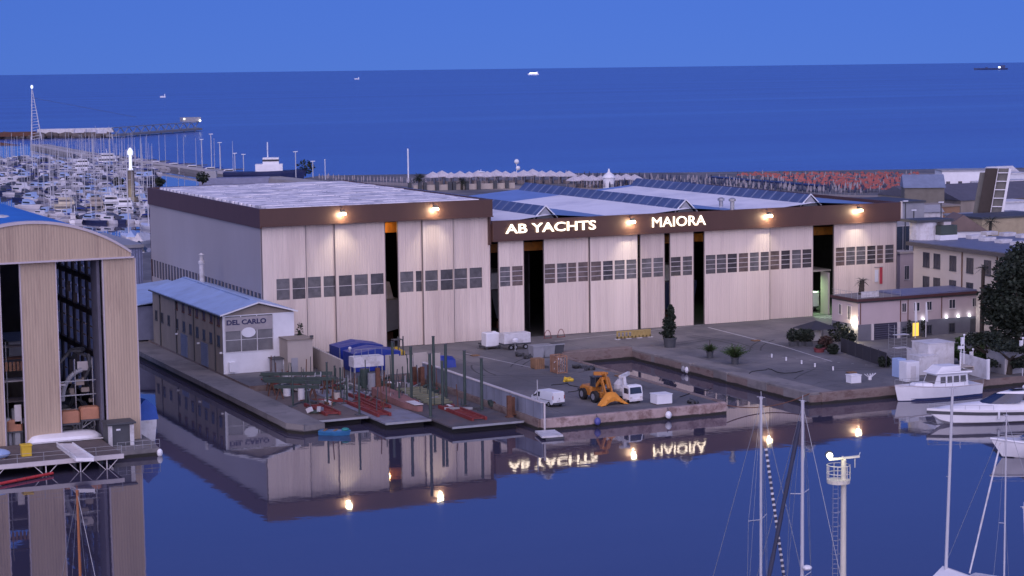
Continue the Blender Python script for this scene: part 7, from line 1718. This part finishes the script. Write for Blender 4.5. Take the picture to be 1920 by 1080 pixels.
# raised bridge leaf
bl_ = thing('bridge_leaf', 'dark raised bridge leaf with white railed walkways leaning above the town', 'bridge', (0,0,0))
D = 430; pA = Vector(atd(1829, 425, D)); pB = Vector(atd(1852, 430, D)); pC = Vector(atd(1848, 316, D)); pD = Vector(atd(1869, 318, D))
u = (pB-pA); u.z = 0; wv_ = u.length; u.normalize(); lean = (pC-pA)
nrm = u.cross(lean).normalized()
if nrm.y > 0: nrm = -nrm
def leaf_slab(o0, u0, u1, t0, t1, th, dz=0, name='x', mt=None, par=None, off=0.0):
    m = MB(); a = [pA+u*u0+lean*t0, pA+u*u1+lean*t0, pA+u*u1+lean*t1, pA+u*u0+lean*t1]
    m.loft([[tuple(p+nrm*off) for p in a], [tuple(p+nrm*(off-th)) for p in a]]); return m.build(name, mt, par)
dk_ = leaf_slab(0, 0, wv_, -.1, 1, .9, 0, 'deck', mat('dark_bridge_deck', (.045,.036,.032), .8, var=.2), bl_)
leaf_slab(0, wv_+.002, wv_+2.2, -.08, 1.0, .5, 0, 'walkway', mat('grey_bridge_walk', (.13,.13,.12), .7, var=.2), bl_, -.2)
leaf_slab(0, -1.0, -.002, -.02, .93, .4, 0, 'rear_walkway', mat('grey_bridge_walk', (.13,.13,.12), .7), bl_, -.6)
for u0 in (wv_+2.21, ): leaf_slab(0, u0, u0+.5, -.1, 1.0, .9, 0, 'edge_girder', white_p, bl_, .3)
for k in range(7):
    t = .05+k*.145; leaf_slab(0, wv_+.01, wv_+2.2, t, t+.014, .25, 0, 'cross_rail', white_p, bl_, .12)
leaf_slab(0, wv_-.01, wv_+.16, -.08, 1.0, .25, 0, 'inner_rail', white_d, bl_, .3)
m = MB(); c = pA.lerp(pB, .6); m.box(c.x-3.5, c.x+4, c.y-1.5, c.y+3, QZ, c.z-.5); m.build('pier', beige_d, bl_)
for px, py, pt, lab in ((1817,455,416,'tall palm left of the bridge leaf foot'),(1856,452,409,'bushy palm right of the bridge leaf foot'),(1842,520,496,'dark small palm over the office roof beside the big tree')):
    D2 = 400 if py < 500 else .965*hypot(AX, onx(px, py, AX)[0])
    c = atd(px, py, D2); z1 = hat(c[0], c[1], px, pt+6); zb_ = az if D2 == 400 else 6
    palm((c[0], c[1], zb_-4), max(2, z1-zb_+4), 2.6 if D2 == 400 else 1.7, lab, 24, .3)
# lamp posts and masts in the town
for px, pb, pt, lab in ((1713,445,395,'lamp post by the water tank'),(1764,445,380,'pole left of the gable house'),(1697,470,378,'dark pole at the hangar end')):
    c = atd(px, pb, 380); z = hat(c[0], c[1], px, pt); t = thing('street_lamp', lab, 'lamp post', (c[0], c[1], QZ)); m = MB(); m.tube((c[0], c[1], QZ), (c[0], c[1], z), .12, 6); m.build('shaft', dark_p, t); m = MB(); m.box(c[0]-.5, c[0]+.5, c[1]-.15, c[1]+.15, z, z+.2); m.build('head', white_p, t)
